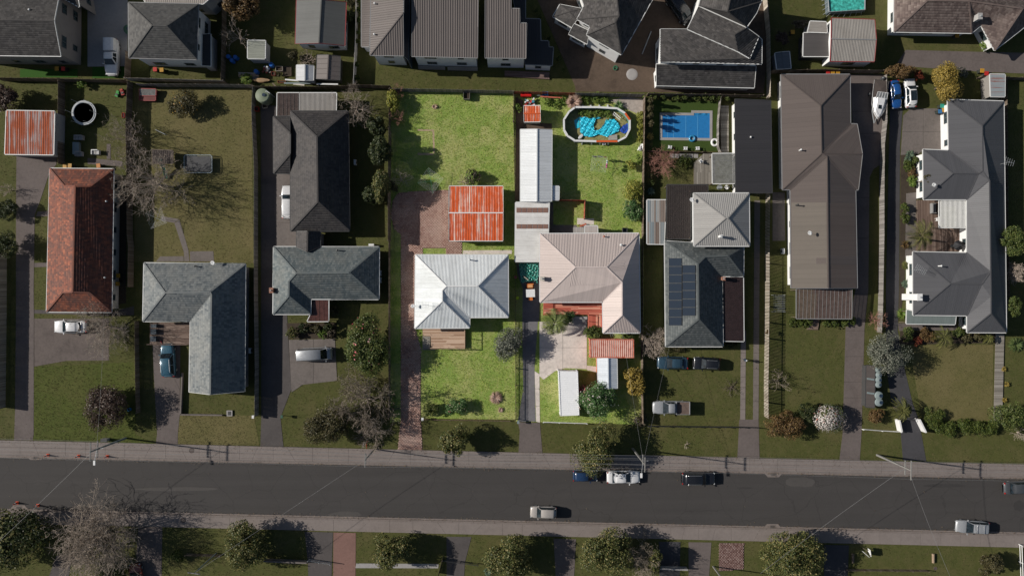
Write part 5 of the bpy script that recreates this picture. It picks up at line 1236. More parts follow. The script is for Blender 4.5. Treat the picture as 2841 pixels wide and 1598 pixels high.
roofed('porch','small pale flat porch roof at the back of the pinkish grey house','porch',
       {'a': (2,1,797,812,2.4),'b': (2,1,921,812,2.4),'c': (2,1,922,884,2.4),'d': (2,1,796,884,2.4)}, ['a b c d'], M_WALLC, metal_roof('pale_porch', (0.46,0.41,0.38)),'flat', 0.08, windows=False)
roofed('garden_shed','white and pale blue gabled shed below the rust red container','shed',
       {'a': (2,2,921,694,2.3),'b': (2,2,1113,694,2.3),'c': (2,2,1117,992,2.3),'d': (2,2,930,990,2.3),'r': (2,2,1026,692,2.75),'s': (2,2,1030,993,2.75)}, GABV, plain('orange_wall', (0.50,0.12,0.045)), metal_roof('pale_blue_iron', (0.66,0.70,0.74),(0.5,0.53,0.56),0.45,0.3),'metal', 0.05, spacing=0.3, windows=False)

# faded sheets and later repairs on the long brown roof
RED_T = metal_roof('reddish_taupe_iron', (0.125,0.098,0.085),(0.10,0.078,0.068),0.6,0.4)
def on_q(side, u0, u1, y0, y1, mt, dz):
    """u across the slope (0 eave, 1 ridge), y down the picture along the lower wing"""
    e0, e1, ye = (QP['h'], QP['l'], 452) if side == 'l' else (QP['f2'], QP['j'], 456); r0, r1 = QP['g'], QP['k']; q = []
    for u, y in ((u0, y0),(u1, y0),(u1, y1),(u0, y1)): q.append(e0.lerp(e1,(y - ye) / (1430 - ye)).lerp(r0.lerp(r1,(y - 122) / 1308), u) + Vector((0,0, dz)))
    if area(q) < 0: q = q[::-1]
    m = MB(qh.location); m.add(q, [(0,1,2,3)], [[(p.y, p.x) for p in q]]); m.build('replaced_sheet', mt, qh)
on_q('l', .02,.97,580,1424, R_TAUPE2,.02); on_q('r', .02,.97,585,1424, RED_T, .02)
on_q('l', .68,.95,1128,1186, R_TAUPE, .026); on_q('r', .03,.96,1113,1198, R_TAUPE, .026)
# ---------------------------------------------------------------- roof furniture
def part_of(root, name, mat, fn, smooth=False):
    m = MB(root.location); fn(m); return m.build(name, mat, root, smooth)
def dish(label, px, h, ang=2.6):
    p = W(px, h); r = thing('satellite_dish', label,'satellite dish', (p.x, p.y, h), None, ang)
    m = MB(); m.lathe((0,0,.42), [(.02,.0),(.2,.03),(.36,.1),(.355,.11),(.2,.045),(.02,.015)], 18,1.0,.85); lks('reflector', m, M_WALLW, r)
    m = MB(); m.cyl((0,0,-.35),(0,0,.42),.025); lk('mast', m, M_STEEL, r)
    m = MB(); m.cyl((.1,0,.42),(.3,.2,.8),.014); m.box((.31,.21,.82),(.08,.08,.12)); lk('feed_arm', m, M_STEEL, r)
def aerial(label, px, h, ang, n=7, ln=1.6):
    p = W(px, h + 1.4); r = thing('television_aerial', label,'aerial', (p.x, p.y, h - .4), None, ang)
    m = MB(); m.cyl((0,0,-.3),(0,0,2.0),.022, n=6); lk('mast', m, M_STEEL, r)
    m = MB(); m.bar((-ln / 2,0,1.9),(ln / 2,0,1.9),.03,.03); lk('boom', m, M_STEEL, r)
    for k in range(n):
        x = -ln / 2 + .05 + k * (ln - .1) / (n - 1); w = .45 + .22 * (n - k) / n
        m = MB(); m.cyl((x, -w, 1.92),(x, w, 1.92),.014, n=5); lk('element', m, M_STEEL, r)
def vent(label, px, h, mat, hh=.5, rad=.09):
    p = W(px, h); r = thing('roof_vent', label,'vent', (p.x, p.y, h - .25)); m = MB(); m.cyl((0,0,-.2),(0,0, hh + .2), rad, n=10); lk('pipe', m, mat, r)
    m = MB(); m.lathe((0,0, hh + .2), [(rad * .6,0),(rad * 1.7,.02),(rad * 1.5,.1),(.01,.16)], 10); lk('cowl', m, mat, r)
def chimney(label, px, h, w, d, mat, potm=None, up=1.1):
    p = W(px, h + up); r = thing('chimney', label,'chimney', (p.x, p.y, 0)); m = MB(); m.box((0,0,(h + up) / 2),(w, d, h + up)); lk('stack', m, mat, r)
    m = MB(); m.box((0,0, h + up + .04),(w + .1, d + .1,.1)); lk('cap', m, mat, r)
    m = MB(); m.cyl((0,0, h + up + .05),(0,0, h + up + .4),.11,.09,10); lk('flue', m, potm or M_STEEL, r)
dish('white dish on the right eave of the lichened roof', t(0,1,2125,1180),3.2)
dish('white dish on the left slope of the white iron roof', t(1,2,1600,175),3.3,3.0)
dish('white tripod dish on the long brown roof', t(3,1,437,885),4.4,2.4)
dish('white dish on the upper left wing of the steel grey roof', t(3,1,1665,410),3.7,2.8)
dish('white dish at the left eave of the light grey pyramid roof', t(2,1,1850,558),4.8,2.2)
aerial('many pronged aerial over the white iron roof', t(1,2,1690,165),3.8,0.0,9,1.9)
aerial('aerial over the front hip of the pinkish grey house', t(2,2,1090,430),3.4,0.2,6,1.5)
aerial('aerial on the front left wing of the steel grey roof', t(3,1,1545,1250),3.6,-0.5,7,1.8)
aerial('aerial standing beyond the right eave of the steel grey house', t(3,1,2425,180),3.6,-0.3,5,1.5)
vent('dark pipe on the white iron roof', t(1,1,2160,1150),3.4, M_STEEL)
vent('orange pipe near the back eave of the pinkish roof', t(2,1,985,918),3.2, plain('rust_pipe', (.35,.10,.05)),.35)
vent('white cowl on the right hip of the pinkish roof', t(2,1,1152,1002),3.6, M_WALLW, .4,.12)
vent('white cowl on the upper slope of the long brown roof', t(3,1,352,62),3.8, M_WALLW)
vent('dark flue on the faded part of the long brown roof', t(3,1,320,605),3.6, M_DARKTRIM)
vent('white cowl on the lower wing of the steel grey roof', t(3,1,1738,1210),3.8, M_WALLW)
vent('pale vent on the black pool house roof', t(2,0,2440,1365),2.9, M_WALLW, .25)
vent('pale vent on the dark gable in the upper left', t(0,0,300,105),6.6, M_WALLW, .3)
vent('dark vent on the blue grey roof', t(1,1,850,1055),3.2, M_DARKTRIM)
vent('dark vent on the lichened roof', t(0,1,1940,1212),3.2, M_DARKTRIM, .3)
vent('upper white vent on the town house roof', t(1,0,1215,40),6.0, M_WALLW, .2)
vent('lower white vent on the town house roof', t(1,0,1212,346),6.0, M_WALLW, .2)
vent('upper vent on the terracotta roof', t(0,1,1065,570),3.1, M_STEEL, .3)
vent('lower vent on the terracotta roof', t(0,1,1050,1325),3.1, M_STEEL, .3)
chimney('pale chimney on the left slope of the pinkish roof', t(2,1,372,1335),3.1,.62,.62, M_WALLC, None, 1.0)
chimney('brick chimney at the left eave of the blue grey house', t(1,2,188,20),2.6,.55,.75, M_WALLB, None, 1.0)
chimney('white chimney on the front hip of the steel grey house', t(3,2,1540,88),3.6,.72,1.0, M_WALLW, None, .7)
chimney('white flue stack on the light grey pyramid roof', t(2,1,2150,915),5.2,.35,.35, M_WALLW, None, .9)
chimney('small brick chimney beside the reddish lean-to', t(2,1,2175,1335),3.0,.45,.5, M_WALLB, None, .6)
chimney('grey chimney on the right wing of the brown tiled house', t(3,0,2140,165),3.6,.6,.9, M_WALLG, None, .9)
# solar panels lie on the left slope of the slate roof
sp = island('solar_cells', [(0,(0.018,0.026,0.04)),(1,(0.03,0.04,0.055))], 0.12, spec=.6)
sol = [(1628,1760, y0, y1) for y0, y1 in ((1130,1213),(1214,1297),(1298,1380),(1381,1464),(1465,1548),(1549,1632),(1633,1716),(1717,1800))] + [(1763,1896,1200 + 84 * k, 1283 + 84 * k) for k in range(6)]
A_, B_, C_, D_ = WT(2,1,1590,962,2.8), WT(2,2,1600,576,2.8), WT(2,2,1925,306,4.6), WT(2,1,1918,1190,4.6)
plS = Plane([A_, B_, C_, D_])
ps = W(t(2,1,1760,1400),3.7)
solar = thing('solar_array','two columns of dark solar panels on the slate grey roof','solar panels', (ps.x, ps.y, 3.5))
for x0, x1, y0, y1 in sol:
    q = []
    for x, y in ((x0 + 3, y0 + 2),(x1 - 3, y0 + 2),(x1 - 3, y1 - 2),(x0 + 3, y1 - 2)):
        h = 3.6
        for _ in range(6):
            w_ = W(t(2,1, x, y), h); h = float(plS.z(np.array([[w_.x, w_.y]]))[0]) + .13
        q.append(W(t(2,1, x, y), h))
    m = MB(solar.location); dn = Vector((0,0,-.04)); m.add(q + [p + dn for p in q], [(3,2,1,0),(4,5,6,7),(0,1,5,4),(1,2,6,5),(2,3,7,6),(3,0,4,7)]); o = m.build('solar_panel', sp, solar)
    m = MB(solar.location)
    for a, b in zip(q, q[1:] + q[:1]): m.bar(a, b, .035,.05)
    m.build('frame', M_DARKTRIM, o)
# skylight strips of the carport, as panes
cp = thing('skylight_panes','brown skylight panes set in the chalky white carport roof','skylight', W(t(2,1,270,730),2.33))
for y0, y1 in ((632,680),(796,840)):
    for k in range(6):
        x0 = 115 + k * 53; q = [W(t(2,1, x, y),2.345) for x, y in ((x0 + 3, y0),(x0 + 50, y0),(x0 + 50, y1),(x0 + 3, y1))]
        MB(cp.location).prism(q, 2.318,2.35).build('pane', plain('brown_pane', (.22,.13,.10),.3), cp)

# ---------------------------------------------------------------- fences
B = lambda *a: V_(*a)
fence('brown paling fence behind the bright green turf strip', B((0,0,-60,772),(0,0,580,782),(0,0,925,790),(0,0,1230,792)))
fence('brown paling fence below the white two storey house', B((0,0,1225,775),(0,0,1500,780),(0,0,1900,792),(0,0,2210,800)), mat=M_FENCEP)
fence('tall pale fence right of the white two storey house', B((0,0,2205,-120),(0,0,2200,400),(0,0,2190,795)), mat=M_FENCE)
fence('short brown fence between the pickup and the hip roofed house', B((0,0,1245,505),(0,0,1235,770)), mat=M_FENCE)
fence('dark paling fence beside the round trampoline', B((0,0,575,800),(0,0,570,1449),(0,1,575,190)), mat=M_FENCE)
fence('dark fence between the trampoline lawn and the dry back lawn', B((0,0,1262,800),(0,0,1245,1240),(0,1,1255,300),(0,1,1258,900),(0,1,1270,1000),(0,1,1265,1415)), mat=M_FENCE)
fence('grey paling fence along the top of the dry back lawn', B((0,0,1350,835),(0,0,2230,838),(0,0,2500,845)), mat=M_FENCEG)
fence('long fence between the dry back lawn and the dark drive', B((0,0,2505,850),(0,0,2495,1100),(0,1,2520,200),(0,1,2520,900),(0,2,2520,0),(0,2,2530,800),(0,2,2525,1275)), mat=M_FENCEG)
fence('thin dark fence between the bottle green lawn and the gabled house drive', B((0,2,1335,330),(0,2,1340,900),(0,2,1350,1240)), h=1.3, mat=M_FENCE)
fence('cluttered dark fence behind the white corrugated shed', B((1,0,10,858),(1,0,650,862),(1,0,990,850)), mat=M_FENCE)
fence('pale wall of panels left of the town house row', B((1,0,1030,-120),(1,0,1020,400),(1,0,1000,838)), mat=plain('pale_panel', (.40,.38,.36)), style='panel', name='panel_fence')
fence('brown fence below the leftmost town house garden', B((1,0,1000,842),(1,0,1360,852)), mat=M_FENCE)
fence('tall dark boundary fence on the upper left of the left lot', B((1,0,1352,1275),(1,1,1345,300),(1,1,1345,955)), h=2.7, mat=M_FENCE)
fence('dark boundary fence on the lower left of the left lot', B((1,1,1352,960),(1,2,1352,500),(1,2,1352,1290)), h=1.7, mat=M_FENCE)
fence('short boundary fence at the top left corner of the left lot', B((1,0,1358,880),(1,0,1354,1270)), h=1.7, mat=M_FENCE)
fence('brown paling fence leaning along the left edge', [(-8,700),(-9,900),(-12,1136)], h=2.1, mat=M_FENCEG)
fence('grey fence along the top of the bright left lawn', B((1,0,1362,880),(1,0,1900,888),(1,0,2576,902),(2,0,90,908)), mat=M_FENCEG)
fence('dark red fence behind the barrel at the top of the middle right lot', B((2,0,95,908),(2,0,400,916),(2,0,700,924)), mat=M_FENCER, h=1.6)
fence('grey fence behind the oval pool', B((2,0,705,924),(2,0,1385,938)), mat=M_FENCEG, h=1.9)
fence('thin brown fence between the two bright lots', B((2,0,92,930),(2,0,88,1200),(2,0,95,1449),(2,1,100,400),(2,1,104,560)), h=1.2, mat=M_FENCE)
fence('low brown fence between the white roofed house and the dark drive', B((2,1,105,1170),(2,2,105,320),(2,2,108,800),(2,2,108,1310)), h=1.2, mat=M_FENCE, pw=.1, gap=.09)
fence('brown boundary fence on the right of the oval pool lawn', B((2,0,1395,945),(2,0,1388,1449),(2,1,1380,600),(2,2,1375,300),(2,2,1372,900),(2,2,1378,1350)), h=1.7, mat=M_FENCE)
fence('hedge backed timber fence along the top of the blue pool', B((2,0,1428,928),(2,0,2000,935),(2,0,2576,945)), mat=M_FENCE)
fence('low dark timber edge below the row of white pool chairs', B((2,1,1428,68),(2,1,1800,75),(2,1,2140,85)), h=.9, mat=M_FENCE)
fence('slatted timber screen right of the blue pool', B((2,0,2150,960),(2,0,2128,1200),(2,0,2125,1449),(2,1,2150,80)), h=1.2, mat=M_FENCEG)
fence('dark fence beside the white panelled workshop lawn', B((3,0,15,-120),(3,0,55,300),(3,0,62,700),(3,0,60,960)), mat=M_FENCEP)
fence('dark rail fence behind the long brown house', B((3,0,85,700),(3,0,600,690),(3,0,1190,700)), mat=M_FENCE)
fence('pale block wall beside the boat', B((3,0,1215,740),(3,0,1220,1200),(3,1,1195,0),(3,1,1190,500),(3,1,1190,900),(3,1,1180,1449),(3,2,1175,250),(3,2,1165,440)), h=1.5, mat=M_FENCEG, name='slatted_fence')
fence('tall open slatted fence left of the long brown house', B((3,1,55,480),(3,1,50,900),(3,1,50,1449),(3,2,45,500),(3,2,38,1000),(3,2,40,1290)), h=1.9, mat=M_FENCEP, gap=.11, pw=.12)
fence('dark fence along the back drive of the brown tiled house', B((3,0,2165,760),(3,0,2700,775)), h=1.4, mat=M_FENCE)
fence('dark boundary fence right of the steel grey house', B((3,0,2410,760),(3,0,2415,1449),(3,1,2420,700),(3,2,2440,200)), h=1.5, mat=M_FENCE)
fence('picket front fence before the parked pickup', B((2,2,1430,1372),(2,2,1900,1378),(2,2,2345,1382)), h=1.1, style='picket', pw=.05, gap=.10, mat=M_DARKTRIM, name='picket_fence', postm=M_DARKTRIM)
fence('dark metal gate across the two wheel strips', B((2,2,2345,1382),(2,2,2530,1388)), h=1.1, style='picket', pw=.03, gap=.12, mat=M_DARKTRIM, name='gate', cat='gate', postm=M_DARKTRIM)
fence('white post and rail fence at the foot of the middle right lot', B((2,2,385,1328),(2,2,700,1338),(2,2,820,1342)), h=.7, style='rail', mat=M_WALLW, name='rail_fence', postm=M_WALLW)
fence('row of short wooden stakes edging the middle left front lawn', B((1,2,1700,1300),(1,2,2100,1308),(1,2,2560,1315)), h=.35, style='picket', pw=.12, gap=.12, mat=plain('stake_wood', (.32,.20,.13)), name='stake_edging')
fence('dark red lattice fence behind the pinkish grey house', B((2,1,520,552),(2,1,800,556),(2,1,795,735)), h=1.7, mat=M_FENCER)
fence('low concrete front wall of the lichened tiled house', B((0,2,1805,842),(0,2,1800,1000),(0,2,1790,1252),(0,2,2205,1258)), h=.5, style='wall', mat=CONC_D, name='garden_wall', cat='wall')
fence('left white rendered gate wall by the front hedge', B((3,2,1340,1305),(3,2,1365,1425)), h=1.3, style='wall', mat=M_WALLW, name='gate_wall', cat='wall')
fence('right white rendered gate wall by the front hedge', B((3,2,1540,1300),(3,2,1605,1430)), h=1.3, style='wall', mat=M_WALLW, name='gate_wall', cat='wall')
fence('low white front rail between the flowering bush and the gate walls', B((3,2,990,1400),(3,2,1180,1415),(3,2,1365,1425)), h=.7, style='rail', mat=M_WALLW, name='rail_fence', postm=M_WALLW)
fence('dark front fence at the left of the lower row', B((0,3,1830,1245),(0,3,2180,1255)), h=1.0, mat=M_FENCE)
fence('pale front rail left of the grey patched drive', B((1,3,110,1300),(1,3,540,1318)), h=1.0, style='wall', mat=CONC_D, name='front_wall', cat='wall')
fence('open metal gate over the grey patched drive', B((1,3,548,1300),(1,3,770,1335)), h=1.2, style='picket', pw=.03, gap=.12, mat=M_STEEL, name='gate', cat='gate', postm=M_STEEL)
fence('timber gate frame beside the narrow front drive', B((1,3,1880,1295),(1,3,1840,1449)), h=1.4, mat=M_FENCE)
fence('dark front rail right of the timber gate frame', B((1,3,1890,1300),(1,3,2240,1345)), h=1.1, style='rail', mat=M_DARKTRIM, name='rail_fence', postm=M_DARKTRIM)
fence('white topped front fence by the bare tree of the lower row', B((2,3,1540,1375),(2,3,1820,1385)), h=1.1, style='wall', mat=CONC_P, name='front_wall', cat='wall')
fence('low timber front fence at the lower right', B((3,3,840,1398),(3,3,1640,1405)), h=.9, style='picket', pw=.12, gap=.05, mat=M_FENCE, name='picket_fence')
fence('white fence at the lower right corner', B((3,3,2560,1150),(3,3,2572,1500)), h=1.0, style='rail', mat=M_WALLW, name='rail_fence', postm=M_WALLW)
bw = thing('boardwalk','long grey boardwalk of short planks along the right lawn','boardwalk', W(t(3,2,2315,900)))
boards(bw, [W(p).xy for p in V_((3,2,2285,450),(3,2,2372,455),(3,2,2352,1320),(3,2,2266,1320))], .2,.14, M_DECKG, 0.0)
part_of(bw,'bearer', M_POST, lambda m: m.prism([W(p).xy for p in V_((3,2,2292,460),(3,2,2364,465),(3,2,2346,1310),(3,2,2272,1310))], 0,.168))

# ---------------------------------------------------------------- decks and pergolas
def deck(label, poly, z, mat, ang=0.0, rail=None, width=.15, cat='deck'):
    pw_ = [W(p, z) for p in poly]; c = sum(pw_, Vector()) / len(pw_); r = thing('deck', label, cat, (c.x, c.y, 0)); HARD.append([tuple(p.xy) for p in pw_])
    boards(r, [p.xy for p in pw_], z, width, mat, ang)
    part_of(r,'frame', M_POST, lambda m: m.prism([c.lerp(p, .985).xy for p in pw_], 0, z - .032))
    if rail:
        for i in rail:
            a, b = pw_[i], pw_[(i + 1) % len(pw_)]
            part_of(r,'handrail', mat, lambda m: m.bar((a.x, a.y, z + .95),(b.x, b.y, z + .95),.1,.06))
            n = max(2, int((b - a).length / 1.2))
            for k in range(n + 1):
                p = a.lerp(b, k / n); part_of(r,'post', mat, lambda m: m.bar((p.x, p.y, z - .02),(p.x, p.y, z + .92),.09,.09))
    return r
deck('weathered timber deck below the white iron roof', V_((1,2,1690,400),(1,2,2112,400),(1,2,2112,592),(1,2,1775,590),(1,2,1770,475),(1,2,1690,470)),.6, M_DECK, 0, [1,2])
st = thing('deck_steps','grey timber corner steps at the left of the weathered deck','steps', W(t(1,2,1740,545)))
for k, (x0, y0, zz) in enumerate(((1690,475,.45),(1690,500,.30),(1690,525,.15))):
    part_of(st,'tread', M_DECKG, lambda m: m.prism([p.xy for p in (W(q, zz) for q in V_((1,2,1690,474),(1,2,1766 - k * 18,474),(1,2,1766 - k * 18,560 + k * 22),(1,2,1816 if k == 2 else 1766,560 + k * 22),(1,2,1816 if k == 2 else 1766,590 + k * 10),(1,2,1690,590 + k * 10)))], 0, zz - k * .003))
deck('red stained verandah deck in front of the pinkish house', V_((2,2,505,142),(2,2,972,142),(2,2,972,262),(2,2,505,258)),.7, M_DECKR, 0, [])
deck('red lattice fenced landing left of the red verandah', V_((2,2,385,140),(2,2,503,142),(2,2,503,262),(2,2,383,264)),.66, M_DECKR, 0, [0,3,2])
deck('dark red side landing right of the verandah steps', V_((2,2,828,264),(2,2,972,266),(2,2,972,388),(2,2,826,388)),.68, M_DECKR, R(90), [3])
sp_ = thing('front_steps','pale concrete front steps below the red verandah','steps', W(t(2,2,750,330)))
for k in range(3): part_of(sp_,'step', CONC_P, lambda m: m.prism([W(p, .2).xy for p in V_((2,2,690,275 + k * 28),(2,2,818,280 + k * 28),(2,2,818,309 + k * 28),(2,2,690,303 + k * 28))], 0,.55 - k * .18))
deck('dark brown deck in the corner of the lichened tiled house', V_((0,2,1487,338),(0,2,1885,338),(0,2,1882,555),(0,2,1487,552)),.5, M_DECKD, 0, [2])
deck('grey deck with an angled corner left of the clear canopy', V_((2,1,1975,95),(2,1,2062,95),(2,1,2062,398),(2,1,1880,398),(2,1,1880,185)),.3, M_DECKG, R(90), [])
deck('slatted deck strip between the blue pool and the pool house', V_((2,0,2140,1050),(2,0,2225,1050),(2,1,2225,85),(2,1,2150,90)),.3, M_DECKG, 0, [])
deck('dark courtyard deck around the palm at the steel grey house', V_((3,1,1512,555),(3,1,1735,555),(3,1,1735,832),(3,1,2000,834),(3,1,2000,1065),(3,1,1508,1065)),.25, M_DECKD, R(90), [])
deck('grey deck before the stepped town house', V_((2,0,0,705),(2,0,445,720),(2,0,445,790),(2,0,0,760)),.25, island('plum_deck', [(0,(.12,.075,.065)),(1,(.2,.14,.125))]),0, [])
deck('pale tiled terrace below the wide town house', V_((1,0,1640,640),(1,0,1912,640),(1,0,1915,695),(1,0,1650,690)),.25, M_DECKG, 0, [])
deck('second pale terrace below the wide town house', V_((1,0,1935,642),(1,0,2235,642),(1,0,2238,705),(1,0,1940,700)),.25, M_DECKG, 0, [])
deck('timber bridge step in front of the glazed lean-to', V_((3,2,470,305),(3,2,548,305),(3,2,530,412),(3,2,422,410)),.2, M_DECKD, 0, [])
lounge = thing('side_walk','paved side walk left of the long brown house','path', W(t(3,1,110,800))); part_of(lounge,'paving', CONC_D, lambda m: m.prism([W(p).xy for p in V_((3,1,80,480),(3,1,200,480),(3,1,205,960),(3,1,80,960))], 0,.03))
for k in range(6):
    a = 1640 + k * 48; q = V_((2,1, a, 95),(2,1, a + 41,97),(2,1, a + 40,140),(2,1, a, 138))
    o = MB(W(q[0])).prism([W(p).xy for p in q], 0,.035); o = o.build('stepping_stone', CONC_P); o.location = W(q[0]); tag(o, ['first','second','third','fourth','fifth','sixth'][k] + ' square stepping stone from the left below the pool chairs','paving stone','square stepping stones')
# ---------------------------------------------------------------- cars
def mid(*p): q = V_(*p); return (sum(a[0] for a in q) / len(q), sum(a[1] for a in q) / len(q))
C_WHITE = paint('white_car_paint', (0.62,0.62,0.62),0.25)
C_SILVER = paint('silver_car_paint', (0.34,0.35,0.36),0.28,0.3)
C_PEARL = paint('champagne_car_paint', (0.40,0.37,0.34),0.28,0.2)
C_BLACK = paint('black_car_paint', (0.012,0.013,0.016),0.2)
C_NAVY = paint('dark_blue_car_paint', (0.014,0.035,0.085),0.22)
C_BLUE = paint('bright_blue_car_paint', (0.012,0.07,0.24),0.22)
C_TEAL = paint('teal_blue_car_paint', (0.035,0.10,0.145),0.22,0.2)
C_STEEL = paint('steel_blue_car_paint', (0.030,0.065,0.095),0.25,0.2)
C_GREY = paint('graphite_car_paint', (0.07,0.075,0.08),0.25,0.2)
C_RED = paint('brick_red_car_paint', (0.22,0.05,0.03),0.25)
car('white pickup with canopy on the pale concrete drive', mid((0,0,1105,570)),-90,'ute', C_WHITE, canopy=True)
car('white wagon half under the charcoal tiled eave', mid((1,1,352,575)),90,'wagon', C_WHITE)
car('white sedan partly under the bare tree on the left parking pad', mid((0,2,700,380)),180,'sedan', C_WHITE)
car('teal blue people mover below the dark brown deck', mid((0,2,1665,715)),94,'suv', C_TEAL, (1.0,1.0,1.0), rails=True)
car('silver van on the concrete pad beside the round camellia', mid((1,2,615,655)),3,'van', C_SILVER, (1.0,1.0,1.0))
car('dark blue sedan on the grass under the slate roofed house', mid((2,2,1668,740)),179,'sedan', C_STEEL, (.92,1,1))
car('black wagon with roof rails on the grass behind the blue sedan', mid((2,2,2006,747)),177,'wagon', C_BLACK, (.80,1,1), rails=True)
car('silver flat deck pickup behind the picket front fence', mid((2,2,1650,1182)),180,'ute', C_SILVER, tray=plain('rusty_tray', (.12,.085,.07),.8,.4))
car('small dark blue car half under the street tree', mid((2,3,800,452)),0,'mini', C_NAVY, (.93,1.0,1))
car('white sedan parked at the far kerb behind the small blue car', mid((2,3,1180,466)),1,'sedan', C_WHITE)
car('black people mover with silver roof rails at the far kerb', mid((2,3,1925,480)),0,'suv', C_BLACK, rails=True)
car('champagne hatchback driving left in the near lane', mid((2,3,385,815)),178,'mini', C_PEARL)
car('silver wagon with roof bars parked at the near kerb', mid((3,3,2065,962)),176,'wagon', C_SILVER, rack=True)
car('dark grey car cut by the right edge of the road', mid((3,3,2540,570)),2,'sedan', C_GREY)
car('blue coupe between the boat and the white hatchback', mid((3,0,1300,940)),-84,'coupe', C_BLUE, (.92,.76,1))
car('white hatchback with black glass roof under the golden tree', mid((3,0,1450,925)),93,'hatch', C_WHITE, (1.0,.88,1), sunroof=True)
car('black van parked in the shade of the building site', mid((2,0,1735,80)),-54,'van', C_BLACK)
car('brick red car cut by the bottom edge', mid((0,3,1350,1470)),97,'hatch', C_RED)

# ---------------------------------------------------------------- boat, trailers, tanks, containers
p = W(t(3,0,1138,990),1.2); boat = thing('boat','small cabin boat with brown cover on its trailer beside the block wall','boat', (p.x, p.y, 0), None, R(-97))
L = 6.4
def brow(x, w, z0, z1): return [Vector((x, w, z1)), Vector((x, w * .9,(z0 + z1) / 2)), Vector((x, 0, z0)), Vector((x, -w * .9,(z0 + z1) / 2)), Vector((x, -w, z1))]
m = MB(); loft(m, [brow(-3.1,1.15,.55,1.3), brow(-1,1.2,.5,1.35), brow(.8,1.12,.5,1.42), brow(2.0,.78,.6,1.5), brow(2.8,.34,.85,1.58), brow(3.2,.03,1.3,1.62)]); lk('hull', m, C_WHITE, boat)
m = MB(); m.add([(-3.05,1.1,1.32),(-3.05,-1.1,1.32),(-.2,-1.12,1.42),(-.2,1.12,1.42),(-1.6,0,1.5)], [(0,1,4),(1,2,4),(2,3,4),(3,0,4)]); lk('cover', m, plain('brown_canvas', (.07,.055,.048),.9,.15), boat)
m = MB(); loft(m, [[Vector((x, w, z)), Vector((x, w * .6, z + h)), Vector((x, -w * .6, z + h)), Vector((x, -w, z))] for x, w, z, h in ((-.15,1.08,1.4,.5),(.9,.95,1.42,.35),(2.2,.6,1.5,.12),(2.95,.16,1.58,.03))]); lk('cabin', m, C_WHITE, boat)
m = MB(); m.box((1.35,0,1.745),(.62,.52,.05)); lk('hatch', m, M_GLASS, boat)
m = MB()
for y in (-.9,-.45,0,.45,.9): m.bar((-.9, y * .9,2.15),(.1, y, 1.85),.04,.04)
m.bar((-.9,-.85,2.15),(-.9,.85,2.15),.05,.05); lk('windscreen_frame', m, M_WALLW, boat)
m = MB(); m.quad((-.9,-.8,2.14),(.1,-.9,1.84),(.1,.9,1.84),(-.9,.8,2.14)); lk('windscreen', m, sheer('boat_glass', (.25,.27,.28),.6), boat)
m = MB(); m.lathe((-3.45,.15,1.0), [(.1,0),(.26,.1),(.28,.4),(.2,.62),(.05,.68)], 12); m.box((-3.4,.15,.75),(.2,.16,.6)); lks('outboard', m, C_GREY, boat)
m = MB()
for y in (-.55,.55): m.bar((-2.9, y, .48),(1.8, y, .48),.08,.1)
m.bar((1.8,-.55,.48),(3.7,0,.5),.08,.1); m.bar((1.8,.55,.48),(3.7,0,.5),.08,.1); m.bar((-1.0,-1.1,.36),(-1.0,1.1,.36),.08,.08); lk('trailer', m, M_STEEL, boat)
for y in (-1.18,1.18):
    w = link('wheel', wheel_meshes()[0], M_TYRE, boat); w.location = (-1.0, y, .325); link('rim', wheel_meshes()[1], M_RIM, w)
m = MB()
for sg in (-1,1): m.tube([(.9, sg * 1.05,1.75),(2.0, sg * .75,1.85),(2.9, sg * .25,1.95)], .02,5)
lk('bow_rail', m, M_CHROME, boat)

def container(label, px4, h, mat, long_axis, ribs_n, doors, ribm=None):
    q = [W(p, h) for p in px4]; c = sum(q, Vector()) / 4; r = thing('shipping_container', label,'container', (c.x, c.y, 0)); HARD.append([tuple(p.xy) for p in q])
    part_of(r,'body', mat, lambda m: m.prism([c.lerp(p, .985).xy for p in q], .02, h - .05))
    fr = M_DARKTRIM
    for a, b in zip(q, q[1:] + q[:1]): part_of(r,'top_rail', mat, lambda m: m.bar((a.x, a.y, h - .04),(b.x, b.y, h - .04),.1,.12))
    for p in q: part_of(r,'corner_post', mat, lambda m: m.bar((p.x, p.y, 0),(p.x, p.y, h + .02),.14,.14))
    a0, a1, b0, b1 = (q[0], q[1], q[3], q[2]) if long_axis == 'x' else (q[0], q[3], q[1], q[2])
    for k in range(ribs_n):
        u = (k + .8) / (ribs_n + .6); part_of(r,'roof_rib', ribm or mat, lambda m: m.bar(a0.lerp(a1, u).lerp(b0.lerp(b1, u),.04) + Vector((0,0,-.03)), a0.lerp(a1, u).lerp(b0.lerp(b1, u),.96) + Vector((0,0,-.03)),.13,.055))
    for k in range(int(ribs_n * 1.2)):
        u = (k + .6) / (ribs_n * 1.2 + .2)
        for e0, e1 in ((a0, a1),(b0, b1)):
            p = e0.lerp(e1, u); part_of(r,'wall_rib', mat, lambda m: m.bar((p.x, p.y, .1),(p.x, p.y, h - .1),.12,.05))
    d0, d1 = doors; d0, d1 = q[d0], q[d1]; out = (d0 + d1) / 2 - c; out.z = 0; out.normalize()
    for u in (.26,.74):
        for s_ in (-.08,.08):
            p = d0.lerp(d1, u + s_) + out * .04; part_of(r,'lock_rod', M_STEEL, lambda m: m.cyl((p.x, p.y, .15),(p.x, p.y, h - .15),.025, n=6))
    return r
